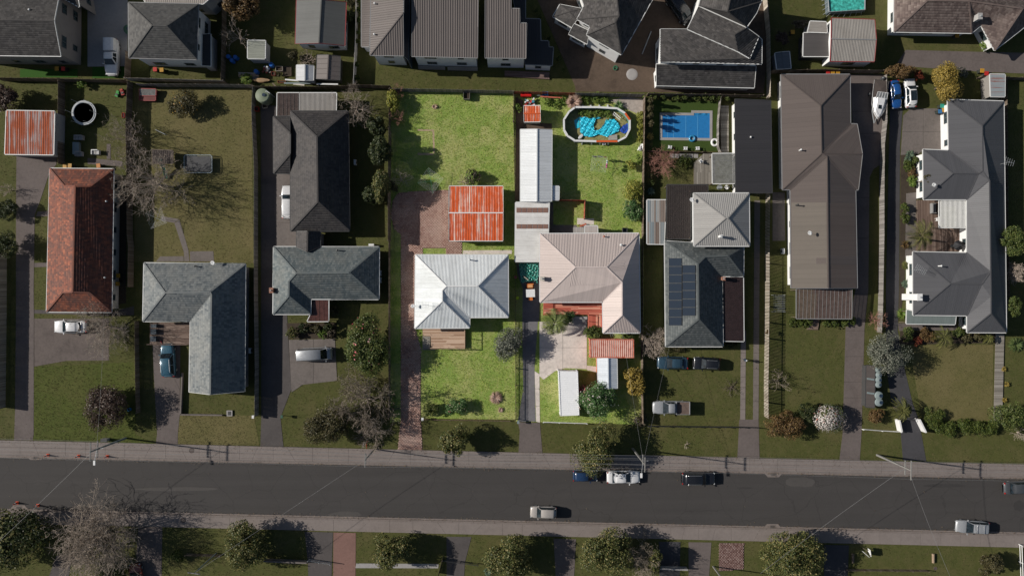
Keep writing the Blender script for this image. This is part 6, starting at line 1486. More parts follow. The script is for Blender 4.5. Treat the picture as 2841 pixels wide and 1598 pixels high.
container('rust red shipping container with ribbed roof', V_((2,2,850,506),(2,2,1281,510),(2,2,1281,688),(2,2,855,686)),2.6, rust_roof('container_rust', (0.62,0.36,0.28),(0.42,0.085,0.045),0.55,(.30,.05,.03),1.2,1.2),'x', 20,(0,3), rust_roof('sunlit_rust', (0.72,0.50,0.43),(0.46,0.12,0.07),0.35,(.35,.08,.05),1.2,1.2))  # roof ribs painted paler than the body for sun on their edges
container('white shipping container on the front grass', V_((2,2,538,822),(2,2,724,826),(2,2,738,1256),(2,2,556,1262)),2.6, plain('white_container', (0.76,0.765,0.77),.5,.05),'y', 20,(0,1))

def tank(label, px, r_px, h, mat, group=None, name='water_tank'):
    r_ = r_px * S * (1 - h / CAM_H); p = W(px, h); r = thing(name, label,'tank', (p.x, p.y, 0), group); HARD.append([(p.x + math.cos(a) * r_, p.y + math.sin(a) * r_) for a in np.linspace(0,6.28,12)])
    m = MB(); m.lathe((0,0,0), [(r_ * .97,0),(r_, .1)] + [(r_ * (1 - .02 * (k % 2)),.1 + (h - .35) * k / 8) for k in range(1,8)] + [(r_, h - .25),(r_ * .9, h - .1),(r_ * .4, h),(.02, h + .04)], 24); lk('shell', m, mat, r)
    m = MB(); m.cyl((r_ * .25,0, h - .05),(r_ * .25,0, h + .08), min(.28, r_ * .4), n=14); lk('lid', m, M_NAVYLID, r)
    if r_ > .8:
     m = MB(); m.tube([(r_ * .5, r_ * .5, h - .1),(r_ * .7, r_ * .5, h + .2),(r_ * 1.15, r_ * .2, h + .15),(r_ * 1.15, r_ * .2,0)], .045,6); lk('pipe', m, M_WALLW, r)
M_NAVYLID = plain('navy_lid', (.02,.035,.06),.4)
M_TANKG = plain('sage_tank', (0.17,0.20,0.135),.5,.08)
M_TANKB = plain('blue_grey_tank', (0.19,0.23,0.23),.5,.08)
tank('big sage green water tank in the fence corner', t(1,0,95,945),20,2.2, M_TANKG)
tank('dark green tank against the white two storey house', t(0,0,1262,288),13,1.7, plain('green_tank', (.03,.09,.05),.4))
for k, (x, y, rr) in enumerate(((1138,808,8.5),(1143,860,8.5),(1141,910,8.5),(1140,958,8.5),(1143,1065,11.5),(1145,1132,11.5))):
    tank(['topmost','second','third','fourth','fifth, larger','lowest, larger'][k] + ' pale tank in the row beside the brown bin store', t(3,2, x, y), rr, 1.9, M_TANKB,'tanks beside the bin store')
roofed('bin_store','low brown bin store with two pale slots beside the row of tanks','shed', {'a': (3,2,1012,765,1.5),'b': (3,2,1095,772,1.6),'c': (3,2,1092,1182,1.6),'d': (3,2,1005,1175,1.5)}, ['a b c d'], M_DARKTRIM, metal_roof('store_sheet', (.10,.085,.078)),'flat', .05, windows=False, gut=M_DARKTRIM)
for y, lb in ((900,'upper'),(1040,'lower')):
    o = MB(W(t(3,2,1055, y),1.6)).prism([W(p, 1.6).xy for p in V_((3,2,1018, y - 14),(3,2,1090, y - 4),(3,2,1090, y + 14),(3,2,1018, y + 4))], 1.57,1.64).build('lid_strip', M_TANKB); o.location = W(t(3,2,1055, y),1.6); tag(o, lb + ' pale strip across the bin store roof','strip')

# ---------------------------------------------------------------- pools
def polyline_wall(m, pts, z0, z1, th):
    n = len(pts)
    for i in range(n):
        a, b = pts[i], pts[(i + 1) % n]; m.bar((a.x, a.y, (z0 + z1) / 2),(b.x, b.y, (z0 + z1) / 2), th, z1 - z0)
OV = V_((2,0,700,1066),(2,0,910,1066),(2,0,1118,1078),(2,0,1196,1126),(2,0,1242,1192),(2,0,1242,1282),(2,0,1202,1362),(2,0,1122,1404),(2,0,910,1404),(2,0,700,1398),(2,0,626,1352),(2,0,590,1290),(2,0,588,1190),(2,0,640,1110))
ov = [W(p, 1.2) for p in OV]; oc = sum(ov, Vector()) / len(ov)
pool = thing('oval_pool','drained oval above ground pool with torn blue liner','pool', (oc.x, oc.y, 0))
part_of(pool,'wall', plain('pool_wall', (.50,.50,.48),.6), lambda m: polyline_wall(m, ov, 0,1.16,.05))
part_of(pool,'inner_lining', plain('pool_lining', (.16,.30,.26),.6), lambda m: polyline_wall(m, [oc.lerp(p, .985) for p in ov], .02,1.15,.02))
for i in range(len(ov)):
    a, b = ov[i], ov[(i + 1) % len(ov)]
    part_of(pool,'rim', R_RUST if i in (3,7) else M_WALLW, lambda m: m.bar((a.x, a.y, 1.19),(b.x, b.y, 1.19),.3,.06))
    part_of(pool,'upright', M_WALLW, lambda m: m.bar((a.x, a.y, 0),(a.x, a.y, 1.2),.12,.12))
for y0, y1, xs in ((1075,1040,(780,860,945,1028)),(1400,1440,(772,868,950,1032))):
    for x in xs:
        a = W(t(2,0, x, y0),1.1); b = W(t(2,0, x - 5, y1),0.1); part_of(pool,'buttress', M_WALLW, lambda m: m.add([(a.x - .09, a.y, 1.1),(a.x + .09, a.y, 1.1),(b.x + .11, b.y, .05),(b.x - .11, b.y, .05),(a.x - .09, a.y, 0),(a.x + .09, a.y, 0)], [(0,1,2,3),(0,3,4),(1,5,2),(4,3,2,5)]))
inn = [oc.lerp(p, .97) for p in ov]
fl = part_of(pool,'floor', concrete('pool_floor', (.27,.24,.11),.55,.9,1.6), lambda m: m.prism([p.xy for p in inn], .0,.045))
def sheet(root, name, poly, z, mat, amp, n=46, h=0.0):
    """crumpled plastic sheet over a plan polygon"""
    pw_ = [W(p, h).xy for p in poly]; xs = [p[0] for p in pw_]; ys = [p[1] for p in pw_]
    gx = np.linspace(min(xs), max(xs), n); gy = np.linspace(min(ys), max(ys), n); X, Y = np.meshgrid(gx, gy)
    Z = np.zeros_like(X)
    for k in range(14):
        a = rng.uniform(0,6.28); f = rng.uniform(2,14); Z += np.abs(np.sin((X * math.cos(a) + Y * math.sin(a)) * f + rng.uniform(0,6))) / f
    Z = z + (Z - Z.min()) / (Z.max() - Z.min()) * amp + rng.normal(0, amp * .06, Z.shape)
    P2 = np.stack([X.ravel() + rng.normal(0,.02, X.size), Y.ravel() + rng.normal(0,.02, X.size)], 1); ok = inside(pw_, P2).reshape(n, n)
    V = np.stack([P2[:, 0], P2[:, 1], Z.ravel()], 1) - np.array(root.location); Fc = []
    for i in range(n - 1):
        for j in range(n - 1):
            if ok[i, j] and ok[i + 1, j] and ok[i, j + 1] and ok[i + 1, j + 1]: Fc.append((i * n + j, i * n + j + 1,(i + 1) * n + j + 1,(i + 1) * n + j))
    return link(name, np_mesh(name, V, np.array(Fc)), mat, root)
LINER = paint('blue_liner', (.03,.52,.70),.35,0,.3); LINER2 = paint('navy_tarp', (.012,.06,.36),.35,0,.3)
sheet(pool,'liner', V_((2,0,742,1170),(2,0,800,1165),(2,0,850,1175),(2,0,925,1155),(2,0,960,1180),(2,0,905,1190),(2,0,885,1250),(2,0,890,1300),(2,0,940,1290),(2,0,985,1230),(2,0,1000,1190),(2,0,1080,1180),(2,0,1115,1215),(2,0,1150,1260),(2,0,1130,1310),(2,0,1050,1350),(2,0,1020,1370),(2,0,930,1340),(2,0,860,1368),(2,0,790,1360),(2,0,745,1320)),.07, LINER, .34,84)
sheet(pool,'loose_tarp', V_((2,0,1135,1300),(2,0,1170,1250),(2,0,1222,1225),(2,0,1228,1290),(2,0,1200,1335),(2,0,1160,1330)),.15, LINER2,.25,26)
part_of(pool,'liner_scrap', LINER, lambda m: m.prism([W(p).xy for p in V_((2,0,690,1200),(2,0,740,1165),(2,0,745,1270),(2,0,705,1280))], .05,.07))
part_of(pool,'panel', plain('grey_board', (.33,.31,.28)), lambda m: m.prism([W(p, .3).xy for p in V_((2,0,1030,1350),(2,0,1115,1335),(2,0,1120,1390),(2,0,1030,1392))], .25,.31))
part_of(pool,'ladder', M_WALLW, lambda m: [m.bar(W(t(2,0, x0, y0),.5), W(t(2,0, x0 + 70, y0 + 60),1.1),.06,.06) for x0, y0 in ((1085,1115),(1075,1135))] + [m.bar(W(t(2,0,1090 + 14 * k, 1118 + 12 * k),.5 + .12 * k), W(t(2,0,1078 + 14 * k, 1140 + 12 * k),.5 + .12 * k),.05,.05) for k in range(5)])
wb = thing('white_board','white float board leaning inside the oval pool','board', W(t(2,0,755,1358),.3)); m = MB(); m.lathe((0,0,0), [(.05,-.02),(.3,-.02),(.33,0),(.3,.03),(.05,.04)], 18,1.7,.75); o = lk('board', m, M_WALLW, wb); o.rotation_euler = (0,.15,.8)
# in-ground pool
PW = V_((2,0,1540,1122),(2,0,1852,1124),(2,0,1852,1100),(2,0,2062,1102),(2,0,2060,1400),(2,0,1538,1394))
pwp = [W(p) for p in PW]; pc = sum(pwp, Vector()) / 6; HARD.append([tuple(p.xy) for p in pwp])
bp = thing('swimming_pool','blue covered in-ground pool with pale coping','pool', (pc.x, pc.y, 0))
ins_ = inset(pwp[::-1] if area(pwp) < 0 else pwp, .42)
for i in range(6):
    lp = pwp[::-1] if area(pwp) < 0 else pwp
    a, b, c_, d_ = lp[i], lp[(i + 1) % 6], ins_[(i + 1) % 6], ins_[i]
    part_of(bp,'coping', CONC_P, lambda m: m.prism([a.xy, b.xy, c_.xy, d_.xy], -.05,.09))
part_of(bp,'water', glass('pool_water', (.02,.16,.34),.04), lambda m: m.prism([p.xy for p in ins_], -.1,.035))
COVER = paint('pool_cover_blue', (.018,.17,.42),.4,0,.2); COVERP = paint('pool_cover_seam', (.10,.32,.55),.4,0,.2)
for k, (x0, x1) in enumerate(((1566,1618),(1620,1676),(1678,1798),(1800,1916),(1918,2040))):
    part_of(bp,'cover_strip', COVER, lambda m: m.prism([W(p).xy for p in V_((2,0, x0,1150),(2,0, x1 - 2,1150),(2,0, x1 - 2,1378),(2,0, x0,1378))], .038,.055))
    part_of(bp,'cover_seam', COVERP, lambda m: m.prism([W(p).xy for p in V_((2,0, x1 - 3,1150),(2,0, x1 + 1,1150),(2,0, x1 + 1,1378),(2,0, x1 - 3,1378))], .04,.062))
def float_ring(label, px, r, mat): 
    p = W(px, .2); o = MB((p.x, p.y, .06)); o.ring((p.x, p.y, .18), r, r * .38,22,8); o = o.build('swim_ring', mat, None, True); o.location = (p.x, p.y, .06); tag(o, label,'swim ring')
float_ring('blue swim ring at the lower edge of the blue pool', t(2,0,1862,1376),.42, paint('ring_blue', (.03,.22,.40),.3)); float_ring('white swim ring beside the slatted screen', t(2,0,2087,1416),.5, M_WALLW)
# rectangular frame pool
RP = V_((3,0,622,-160),(3,0,1000,-160),(3,0,998,100),(3,0,642,122)); rp = [W(p, 1.2) for p in RP]; rc = sum(rp, Vector()) / 4
r3 = thing('frame_pool','turquoise rectangular frame pool at the top edge','pool', (rc.x, rc.y, 0))
part_of(r3,'wall', plain('pool_side', (.12,.15,.17),.6), lambda m: polyline_wall(m, rp, 0,1.17,.05)); part_of(r3,'water', glass('turquoise_water', (.05,.33,.28),.05), lambda m: m.prism([rc.lerp(p, .985).xy for p in rp], .0,1.0))
for i in range(4):
    a, b = rp[i], rp[(i + 1) % 4]; part_of(r3,'top_tube', M_STEEL, lambda m: m.cyl(a, b, .06, n=8))
    for k in range(7):
        p = a.lerp(b, (k + .5) / 7); o = (p - rc); o.z = 0; o.normalize(); part_of(r3,'leg', M_STEEL, lambda m: m.cyl((p.x, p.y, 1.15),(p.x + o.x * .5, p.y + o.y * .5,0),.035, n=6))

# ---------------------------------------------------------------- trampolines, play, washing lines
p = W(t(0,0,832,1122),.9); tr = thing('round_trampoline','round trampoline with white pad on the left lawn','trampoline', (p.x, p.y, 0)); m = MB(); m.ring((0,0,.9),1.72,.09,32,6); m.lathe((0,0,.86), [(1.62,.03),(1.62,.06),(2.0,.06),(2.0,.03)], 32); lk('pad', m, plain('pad_grey', (.40,.42,.43)), tr)
m = MB(); m.cyl((0,0,.855),(0,0,.875),1.64, n=32); lk('mat', m, plain('jump_mat', (.05,.05,.052),.7,.5), tr)
for k in range(6):
    a = k * 1.047; m = MB(); m.cyl((math.cos(a) * 1.95, math.sin(a) * 1.95,0),(math.cos(a) * 1.95, math.sin(a) * 1.95,2.5),.03, n=6); lk('pole', m, M_STEEL, tr)
p = W(t(0,1,1967,198),.7); t2 = thing('rectangular_trampoline','rectangular trampoline with pale blue frame on the dry lawn','trampoline', (p.x, p.y, 0)); hx, hy = 275 / ZF * S / 2,176 / ZF * S / 2
cr = [Vector((sx * (hx - (.25 if k else 0)), sy * (hy - (0 if k else .25)),.75)) for sx, sy, k in ((1,-1,0),(1,1,0),(1,1,1),(-1,1,1),(-1,1,0),(-1,-1,0),(-1,-1,1),(1,-1,1))]
m = MB(); m.tube(cr + [cr[0]], .04,6); lk('frame', m, plain('pale_blue_tube', (.40,.47,.50),.4), t2)
m = MB(); m.box((0,0,.73),(hx * 2 - .5, hy * 2 - .5,.02)); lk('mat', m, plain('jump_mat', (.02,.02,.022)), t2)
m = MB()
for k in range(30):
    x = -hx + .3 + k * (2 * hx - .6) / 29; m.cyl((x, hy - .27,.74),(x, hy - .03,.74),.012, n=4); m.cyl((x, -hy + .27,.74),(x, -hy + .03,.74),.012, n=4)
for k in range(18):
    y = -hy + .3 + k * (2 * hy - .6) / 17; m.cyl((hx - .27, y, .74),(hx - .03, y, .74),.012, n=4); m.cyl((-hx + .27, y, .74),(-hx + .03, y, .74),.012, n=4)
tag(lk('springs', m, M_STEEL, t2), kind='stuff')
for sx in (-1,1):
    for sy in (-1,1): m = MB(); m.cyl((sx * (hx - .3), sy * hy, 0),(sx * (hx - .3), sy * hy, .75),.03, n=6); lk('leg', m, M_STEEL, t2)
p = W(t(0,1,1620,245),1.0); sl = thing('playground_slide','green slide beside the dark timber play frame','slide', (p.x, p.y, 0)); m = MB()
pts = [(-.15,1.4,1.7),(-.1,.9,1.5),(0,.2,.9),(.05,-.6,.45),(.12,-1.3,.25),(.14,-1.5,.22)]
for a, b in zip(pts[:-1], pts[1:]):
    m.bar(a, b, .42,.04); m.bar((a[0] - .21, a[1], a[2] + .07),(b[0] - .21, b[1], b[2] + .07),.04,.15); m.bar((a[0] + .21, a[1], a[2] + .07),(b[0] + .21, b[1], b[2] + .07),.04,.15)
lk('chute', m, plain('slide_green', (.02,.16,.11),.4), sl); m = MB(); m.bar((-.3,1.4,0),(-.3,1.4,1.8),.06,.06); m.bar((.1,1.4,0),(.1,1.4,1.8),.06,.06); m.bar((.14,-1.4,0),(.14,-1.4,.22),.3,.06)
for k in range(5): m.bar((-.3,1.42,.3 + .3 * k),(.1,1.42,.3 + .3 * k),.05,.05)
lk('ladder', m, M_WALLW, sl)
roofed('play_frame','dark timber play frame left of the bare tree trunk','play frame', {'a': (0,1,1512,58,1.7),'b': (0,1,1715,66,1.7),'c': (0,1,1712,192,1.7),'d': (0,1,1515,190,1.7)}, ['a b c d'], M_POST, plain('dark_boards', (.07,.055,.048),.9,.3,4),'metal', 0, spacing=.3, open_sides=True, gut=M_POST)
def washing_line(label, px, arm, h, mat, ang, cloth=()):
    p = W(px, h); r = thing('washing_line', label,'washing line', (p.x, p.y, 0), None, ang); m = MB(); m.cyl((0,0,-.02),(0,0, h),.03, n=8); lk('mast', m, mat, r)
    for k in range(4):
        a = k * math.pi / 2; m = MB(); m.cyl((0,0, h - .25),(math.cos(a) * arm, math.sin(a) * arm, h + .1),.022,.015,6); lk('arm', m, mat, r)
    m = MB()
    for j in range(5):
        rr = arm * (.45 + .135 * j); z = h - .25 + .35 * rr / arm; q = [Vector((math.cos(k * math.pi / 2) * rr, math.sin(k * math.pi / 2) * rr, z)) for k in range(4)]
        m.tube(q + [q[0]], .008,3)
    tag(lk('lines', m, M_WALLW, r), kind='stuff')
    for k, (u, v, j, mt, w, hh) in enumerate(cloth):
        rr = arm * (.45 + .135 * j); z = h - .25 + .35 * rr / arm; a = Vector((math.cos(u * math.pi / 2) * rr, math.sin(u * math.pi / 2) * rr, z)); b = Vector((math.cos((u + 1) * math.pi / 2) * rr, math.sin((u + 1) * math.pi / 2) * rr, z)); d = (b - a).normalized(); s_ = a.lerp(b, v); m = MB(); rows = 6; out = Vector((d.y, -d.x, 0))
        g = [[s_ + d * (w * i / 8) + out * (.12 * math.sin(i * 1.3 + l) + .16 * l / rows) + Vector((0,0,-hh * l / rows)) for i in range(9)] for l in range(rows + 1)]
        m.add([x for row in g for x in row], [(l * 9 + i, l * 9 + i + 1,(l + 1) * 9 + i + 1,(l + 1) * 9 + i) for l in range(rows) for i in range(8)])
        m.v = [Vector(v_) for v_ in m.v]; co = lks('laundry', m, mt, None); co.location = r.location; co.rotation_euler = r.rotation_euler
        tag(co, ['white sheet','pink garment','orange garment','striped cloth','pale towel'][k] + ' hanging on the line behind the pinkish house','laundry')
washing_line('rotary washing line carrying laundry in the middle right back lawn', t(2,1,935,200),1.75,2.0, plain('line_green', (.30,.38,.26),.5), R(38), [(0,.25,4, plain('sheet_white', (.75,.74,.73)),.9,.85),(3,.35,4, plain('cloth_pink', (.62,.07,.30)),.6,.6),(0,.05,4, plain('cloth_orange', (.6,.13,.03)),.35,.7),(0,.7,3, plain('cloth_plum', (.28,.16,.18)),.6,.6),(3,.62,4, plain('cloth_pale', (.55,.60,.63)),.5,.5)])
washing_line('empty green rotary washing line above the paved yard', t(1,1,1770,365),2.1,2.0, plain('line_dark_green', (.07,.25,.12),.5), R(10))
washing_line('empty rotary washing line beside the bent garden path', t(0,1,1550,735),1.9,2.2, M_STEEL, R(-25))
p = W(t(0,0,1590,1312),2.2); cl = thing('clothes_post','leaning T shaped clothes post on the dry lawn','clothes post', (p.x, p.y, 0), None, R(-26)); m = MB(); m.cyl((0,0,0),(0,0,2.2),.05, n=8); lk('post', m, M_STEEL, cl); m = MB(); m.cyl((-.9,0,2.2),(.9,0,2.2),.04, n=8); lk('crossbar', m, M_STEEL, cl)
# ---------------------------------------------------------------- trees and shrubs
ORD = ['first','second','third','fourth','fifth','sixth','seventh','eighth','ninth','tenth','eleventh']
def tp(c, r, x, y): return t(c, r, x, y)
def tr_(label, c, r, x, y, rad, h, leaf, leaves=3000, size=.26, **k):
    rad = (rad[0] / ZF, rad[1] / ZF) if isinstance(rad, tuple) else rad / ZF
    small = (max(rad) if isinstance(rad, tuple) else rad) * S < 1.9
    return tree('shrub' if small else 'tree', label,'shrub' if small else 'tree', t(c, r, x, y), rad, h, leaf, leaves, size, **k)
def bt(label, c, r, x, y, rad, h, mat=None, **k): return bare_tree('bare_tree' if rad / ZF * S > 1.9 else 'bare_shrub', label,'tree' if rad / ZF * S > 1.9 else 'shrub', t(c, r, x, y), rad / ZF, h, mat, **k)
# upper left
tr_('dark tree with orange tinged leaves at the top edge', 0,0,2390,60,160,6, G_AUTUMN, 4200,.28)
bt('bare pale tree beside the fence of the white two storey house', 0,0,2330,340,150,5, M_TWIGP, depth=4)
tr_('low citrus tree dotted with yellow fruit on the dry lawn', 0,0,1810,1030,(165,130),2.8, G_OLIVE, 3600,.2, flower=F_ORANGE, flowers=45)
bt('bare tree above the terracotta house by the dark fence', 0,0,1235,1350,190,5.5, M_TWIG, depth=5)
tr_('dark purple tree above the rust streaked shed', 0,0,40,960,140,4, G_PURPLE, 3200)
tr_('yellowish shrub under the fence below the turf strip', 0,0,810,835,48,1.4, G_LIME, 900,.16, trunk=False)
tr_('olive shrub behind the small white corrugated shed', 1,0,395,565,52,1.8, G_OLIVE, 1400,.18)
bt('brown dry scrub between the two small sheds and the cottage', 1,0,550,595,95,1.6, M_TWIGP, depth=4, limbs=8, bud=G_BROWN, buds=900)
tr_('pale bush among the clutter by the plank stack', 1,0,-60,790,62,1.3, G_LIME, 1200,.16, trunk=False)
tr_('round straw coloured bush in a pot beside the clutter', 1,0,262,738,26,.9, G_OLIVE, 500,.12, trunk=False)
tr_('dark hedge shrub right of the grey cottage', 1,0,960,170,62,2.2, G_DARK, 1500,.2)
tr_('dark hedge shrub at the top right of the grey cottage', 1,0,975,30,60,2.2, G_OLIVE, 1400,.2)
for k, (x, y, rr) in enumerate(((1055,30,32),(1052,110,34),(1052,205,36),(1060,320,34),(1045,412,26),(1040,650,30),(1042,780,32))):
    tr_(ORD[k] + ' green shrub from the top along the pale panel fence', 1,0, x, y, rr, 1.5, G_HEDGE, 600,.16, trunk=False, group='shrubs along the pale panel fence')
for k, (x, y) in enumerate(((310,115),(345,172),(440,385),(535,590),(582,700))):
    tr_(ORD[k] + ' small dark shrub from the top on the slanted site boundary', 2,0, x, y, 24,1.1, G_HEDGE, 420,.15, trunk=False, group='shrubs on the slanted boundary')
bt('wide bare tree behind the pale carport', 1,0,1010,1050,180,5, M_TWIG, depth=5)
tr_('dark leafy tree at the top beside the charcoal house', 1,0,1240,1250,95,3.5, G_DARK, 2200)
tr_('upper tall dark tree between the charcoal house and the left lot', 1,1,1265,70,(95,150),5.5, G_DARK, 4200)
tr_('lower tall dark tree with yellow tips by the left lot', 1,1,1275,390,(95,170),5.5, G_STREET, 4600)
tr_('dark shrub mass at the foot of the tall dark trees', 1,1,1190,520,(110,90),3, G_DARK, 2600)
# middle left lot
tr_('yellow green ivy covered shrub in the top corner of the left lot', 1,0,1395,1000,(55,110),2.6, G_GOLD, 2400,.2)
bt('reddish bare shrub at the very top corner of the left lot', 1,0,1440,905,68,2.2, M_TWIGR, depth=4, limbs=8)
bt('reddish bare shrub below the ivy covered shrub', 1,0,1440,1165,80,2.4, M_TWIGR, depth=4, limbs=8)
tr_('dark olive shrub left of the pale bare shrub in the left lot', 1,1,1388,430,62,2.2, G_OLIVE, 1500,.2)
bt('pale bare shrub at the edge of the paved yard', 1,1,1465,350,112,2.8, M_TWIGP, depth=4, limbs=7)
tr_('brown and green shrub behind the orange garage', 1,1,2185,330,(72,85),2.0, G_BROWN, 1800,.18, flower=G_LIME, flowers=260)
bt('pale dry shrub beside the brown shrub behind the garage', 1,1,2085,370,60,1.3, M_TWIGP, depth=3, limbs=9)
spiky('dry_tuft','pinkish dry tuft in the upper left lawn', t(1,0,1810,1062),9,.35, G_PINK, 90, wide=.03)
tr_('leafy weed beside the wire crate under the back fence', 1,0,2095,945,26,.9, G_LIME, 420,.14, trunk=False)
tr_('big round glossy camellia on the boundary', 1,2,1140,556,(200,285),6.0, G_MID, 9500,.28, lobes=22, flower=F_RED, flowers=35)
bt('big grey brown thicket of bare branches below the camellia', 1,2,1120,1120,280,6, M_TWIG, depth=5, limbs=10, bud=G_BROWN, buds=7000, bud_size=.18)
tr_('olive tree at the footpath left of the grey thicket', 1,2,735,1350,(235,215),5.5, G_OLIVE, 8000,.23, lobes=16)
bt('brown bare tree reaching over the footpath by the pole', 1,3,1190,40,170,5, M_TWIG, depth=5, limbs=7, bud=G_BROWN, buds=900)
for k, (x, y, rr, mt) in enumerate(((400,440,62, G_STREET),(510,390,55, G_DARK),(640,390,60, G_OLIVE),(760,375,50, G_DARK),(700,455,48, G_LIME),(790,440,40, G_BROWN))):
    tr_(ORD[k] + ' shrub of the garden bed above the van', 1,2, x, y, rr, 1.5, mt, 1100,.17, trunk=False, group='shrubs of the bed above the van')
tr_('potted round shrub beside the reddish verandah', 1,2,818,225,48,1.5, G_OLIVE, 900,.16)
tr_('silvery grey tree between the two bright front lawns', 1,2,2525,550,(140,175),4.2, G_GREY, 5600,.2, lobes=18)
tr_('dark round shrub by the letterbox of the left lot', 1,2,1772,1210,78,1.8, G_MID, 1800,.17)
tr_('bright round shrub on the left front lawn', 1,2,2035,1190,100,2.2, G_LOT, 2600,.18, flower=F_RED, flowers=16)
spiky('brush_pile','pink heap of dry cuttings on the left front lawn', t(1,2,2420,1085),20,.5, G_PINK, 260, wide=.04, flat=.35)
spiky('brush_pile','small pink heap of cuttings below the larger one', t(1,2,2465,1205),9,.3, G_PINK, 90, wide=.03, flat=.35)
# middle right lot
tr_('lime shrub left of the small rusted shed', 2,0,140,1075,45,1.3, G_LIME, 900,.16, trunk=False)
spiky('pampas_grass','big pink dry pampas clump above the oval pool', t(2,0,690,1015),24,1.6, G_PINK, 420, wide=.035, flat=.9)
for k, (x, y, rr) in enumerate(((430,1010,50),(520,1035,55),(820,985,50),(920,980,55),(1010,985,45),(590,1000,40))):
    tr_(ORD[k] + ' tall weed clump in the long grass above the oval pool', 2,0, x, y, rr, .7, G_LIME, 700,.16, trunk=False, group='weed clumps above the oval pool')
for k, (x, y, rr) in enumerate(((830,1120,55),(930,1125,60),(1030,1130,55),(760,1115,35))):
    tr_(ORD[k] + ' weed clump growing inside the oval pool', 2,0, x, y, rr, .6, G_LIME, 900,.14, trunk=False, group='weeds inside the oval pool')
spiky('flax_clump','green flax right of the pool buttresses', t(2,0,1130,1050),17,.9, G_LOT, 90, wide=.05)
for k, y in enumerate((1145,1205,1265,1325,1385)):
    tr_(ORD[k] + ' lime hedge shrub from the top right of the oval pool', 2,0,1347, y, 36,1.2, G_GOLD, 700,.15, trunk=False, group='lime hedge right of the oval pool')
tr_('small golden bush beside the hanging laundry', 2,1,1252,212,52,1.3, G_GOLD, 1000,.17)
tr_('large golden round bush on the right lawn', 2,1,1280,460,108,2.2, G_GOLD, 2800,.2)
tr_('dark green round bush below the golden one', 2,1,1262,660,105,2.2, G_LOT, 2800,.19)
tr_('grassy clump against the fence above the golden bush', 2,1,1335,150,42,1.0, G_LIME, 600,.16, trunk=False)
palm('fan_palm','bushy palm on the concrete patio edge', t(2,2,500,345),36,3.2, leafmat('lot_palm', [(0,(.05,.10,.02)),(1,(.30,.33,.10))]),24, droop=.7, width=.42)
tr_('green shrub between the palm and the front steps', 2,2,652,292,62,1.5, G_LOT, 1400,.18)
tr_('mixed dark shrub left of the aerial below the pinkish house', 2,2,885,430,(92,72),1.8, G_MID, 1800,.18)
tr_('dark bush behind the rust red container', 2,2,1230,468,(80,35),1.6, G_MID, 1000,.18, trunk=False)
tr_('pink flowering bush beside the white container', 2,2,795,1025,66,2.2, G_MID, 900,.18, flower=F_RED, flowers=420)
tr_('large loose green tree in front of the white container', 2,2,925,1125,(215,190),4.2, G_LOT, 7000,.22, lobes=18, shell=.35, flower=F_WHITE, flowers=60)
tr_('golden leaved tree by the right boundary fence', 2,2,1285,935,128,3.4, G_GOLD if False else G_YELLOW, 2600,.26, lobes=14, shell=.4)
tr_('dry brown brush in the lower right corner of the lot', 2,2,1345,1305,68,1.0, G_BROWN, 1100,.17, trunk=False)
# pool lot
for k, (x, y, rr) in enumerate(((1485,955,40),(1575,968,28),(1705,970,36),(1782,962,36),(1900,968,40),(1990,970,36),(2058,970,34),(2130,972,32),(2205,985,28))):
    tr_(ORD[k] + ' shrub from the left in the hedge above the blue pool', 2,0, x, y, rr, 1.3, G_MID, 700,.16, trunk=False, group='hedge above the blue pool')
for k, y in enumerate((1005,1080,1155,1230)):
    tr_(ORD[k] + ' shrub from the top in the hedge left of the blue pool', 2,0,1448, y, 30,3.1, G_OLIVE, 900,.16, zsq=3.0, group='hedge left of the blue pool')
spiky('yucca','yellowish yucca at the lower left of the blue pool', t(2,0,1450,1352),12,1.2, G_YELLOW, 60)
spiky('yucca','grey yucca left of the dark carport', t(2,1,1452,470),13,1.0, G_AGAVE, 70)
tr_('upper small shrub by the fence below the reddish bare shrub', 2,1,1452,312,34,1.2, G_OLIVE, 600,.16, trunk=False)
tr_('lower small shrub by the fence below the reddish bare shrub', 2,1,1452,385,32,1.2, G_MID, 600,.16, trunk=False)
bt('dense reddish bare shrub left of the stepping stones', 2,1,1580,175,132,2.6, M_TWIGR, depth=5, limbs=10, twig=.011)
tr_('green ground shrub right of the reddish bare shrub', 2,1,1780,180,70,.9, G_HEDGE, 1000,.16, trunk=False)
bt('bushy pale bare shrub at the front left of the solar panelled house', 2,2,1490,535,140,2.6, M_TWIGP, depth=5, limbs=11, twig=.011)
bt('flattened brown scrub on the grass near the wheel strips', 2,2,2255,985,95,.6, M_TWIGD, depth=3, limbs=9)
tr_('low shrubs under the front eave of the slate roof', 2,2,1740,605,(110,28),.8, G_OLIVE, 900,.15, trunk=False)
tr_('dark shrub below the reddish lean-to', 2,2,2240,560,(80,32),1.2, G_DARK, 900,.16, trunk=False)
bt('broken sapling lying on the verge', 2,3,1800,150,40,.9, M_TWIGP, depth=3, limbs=4)
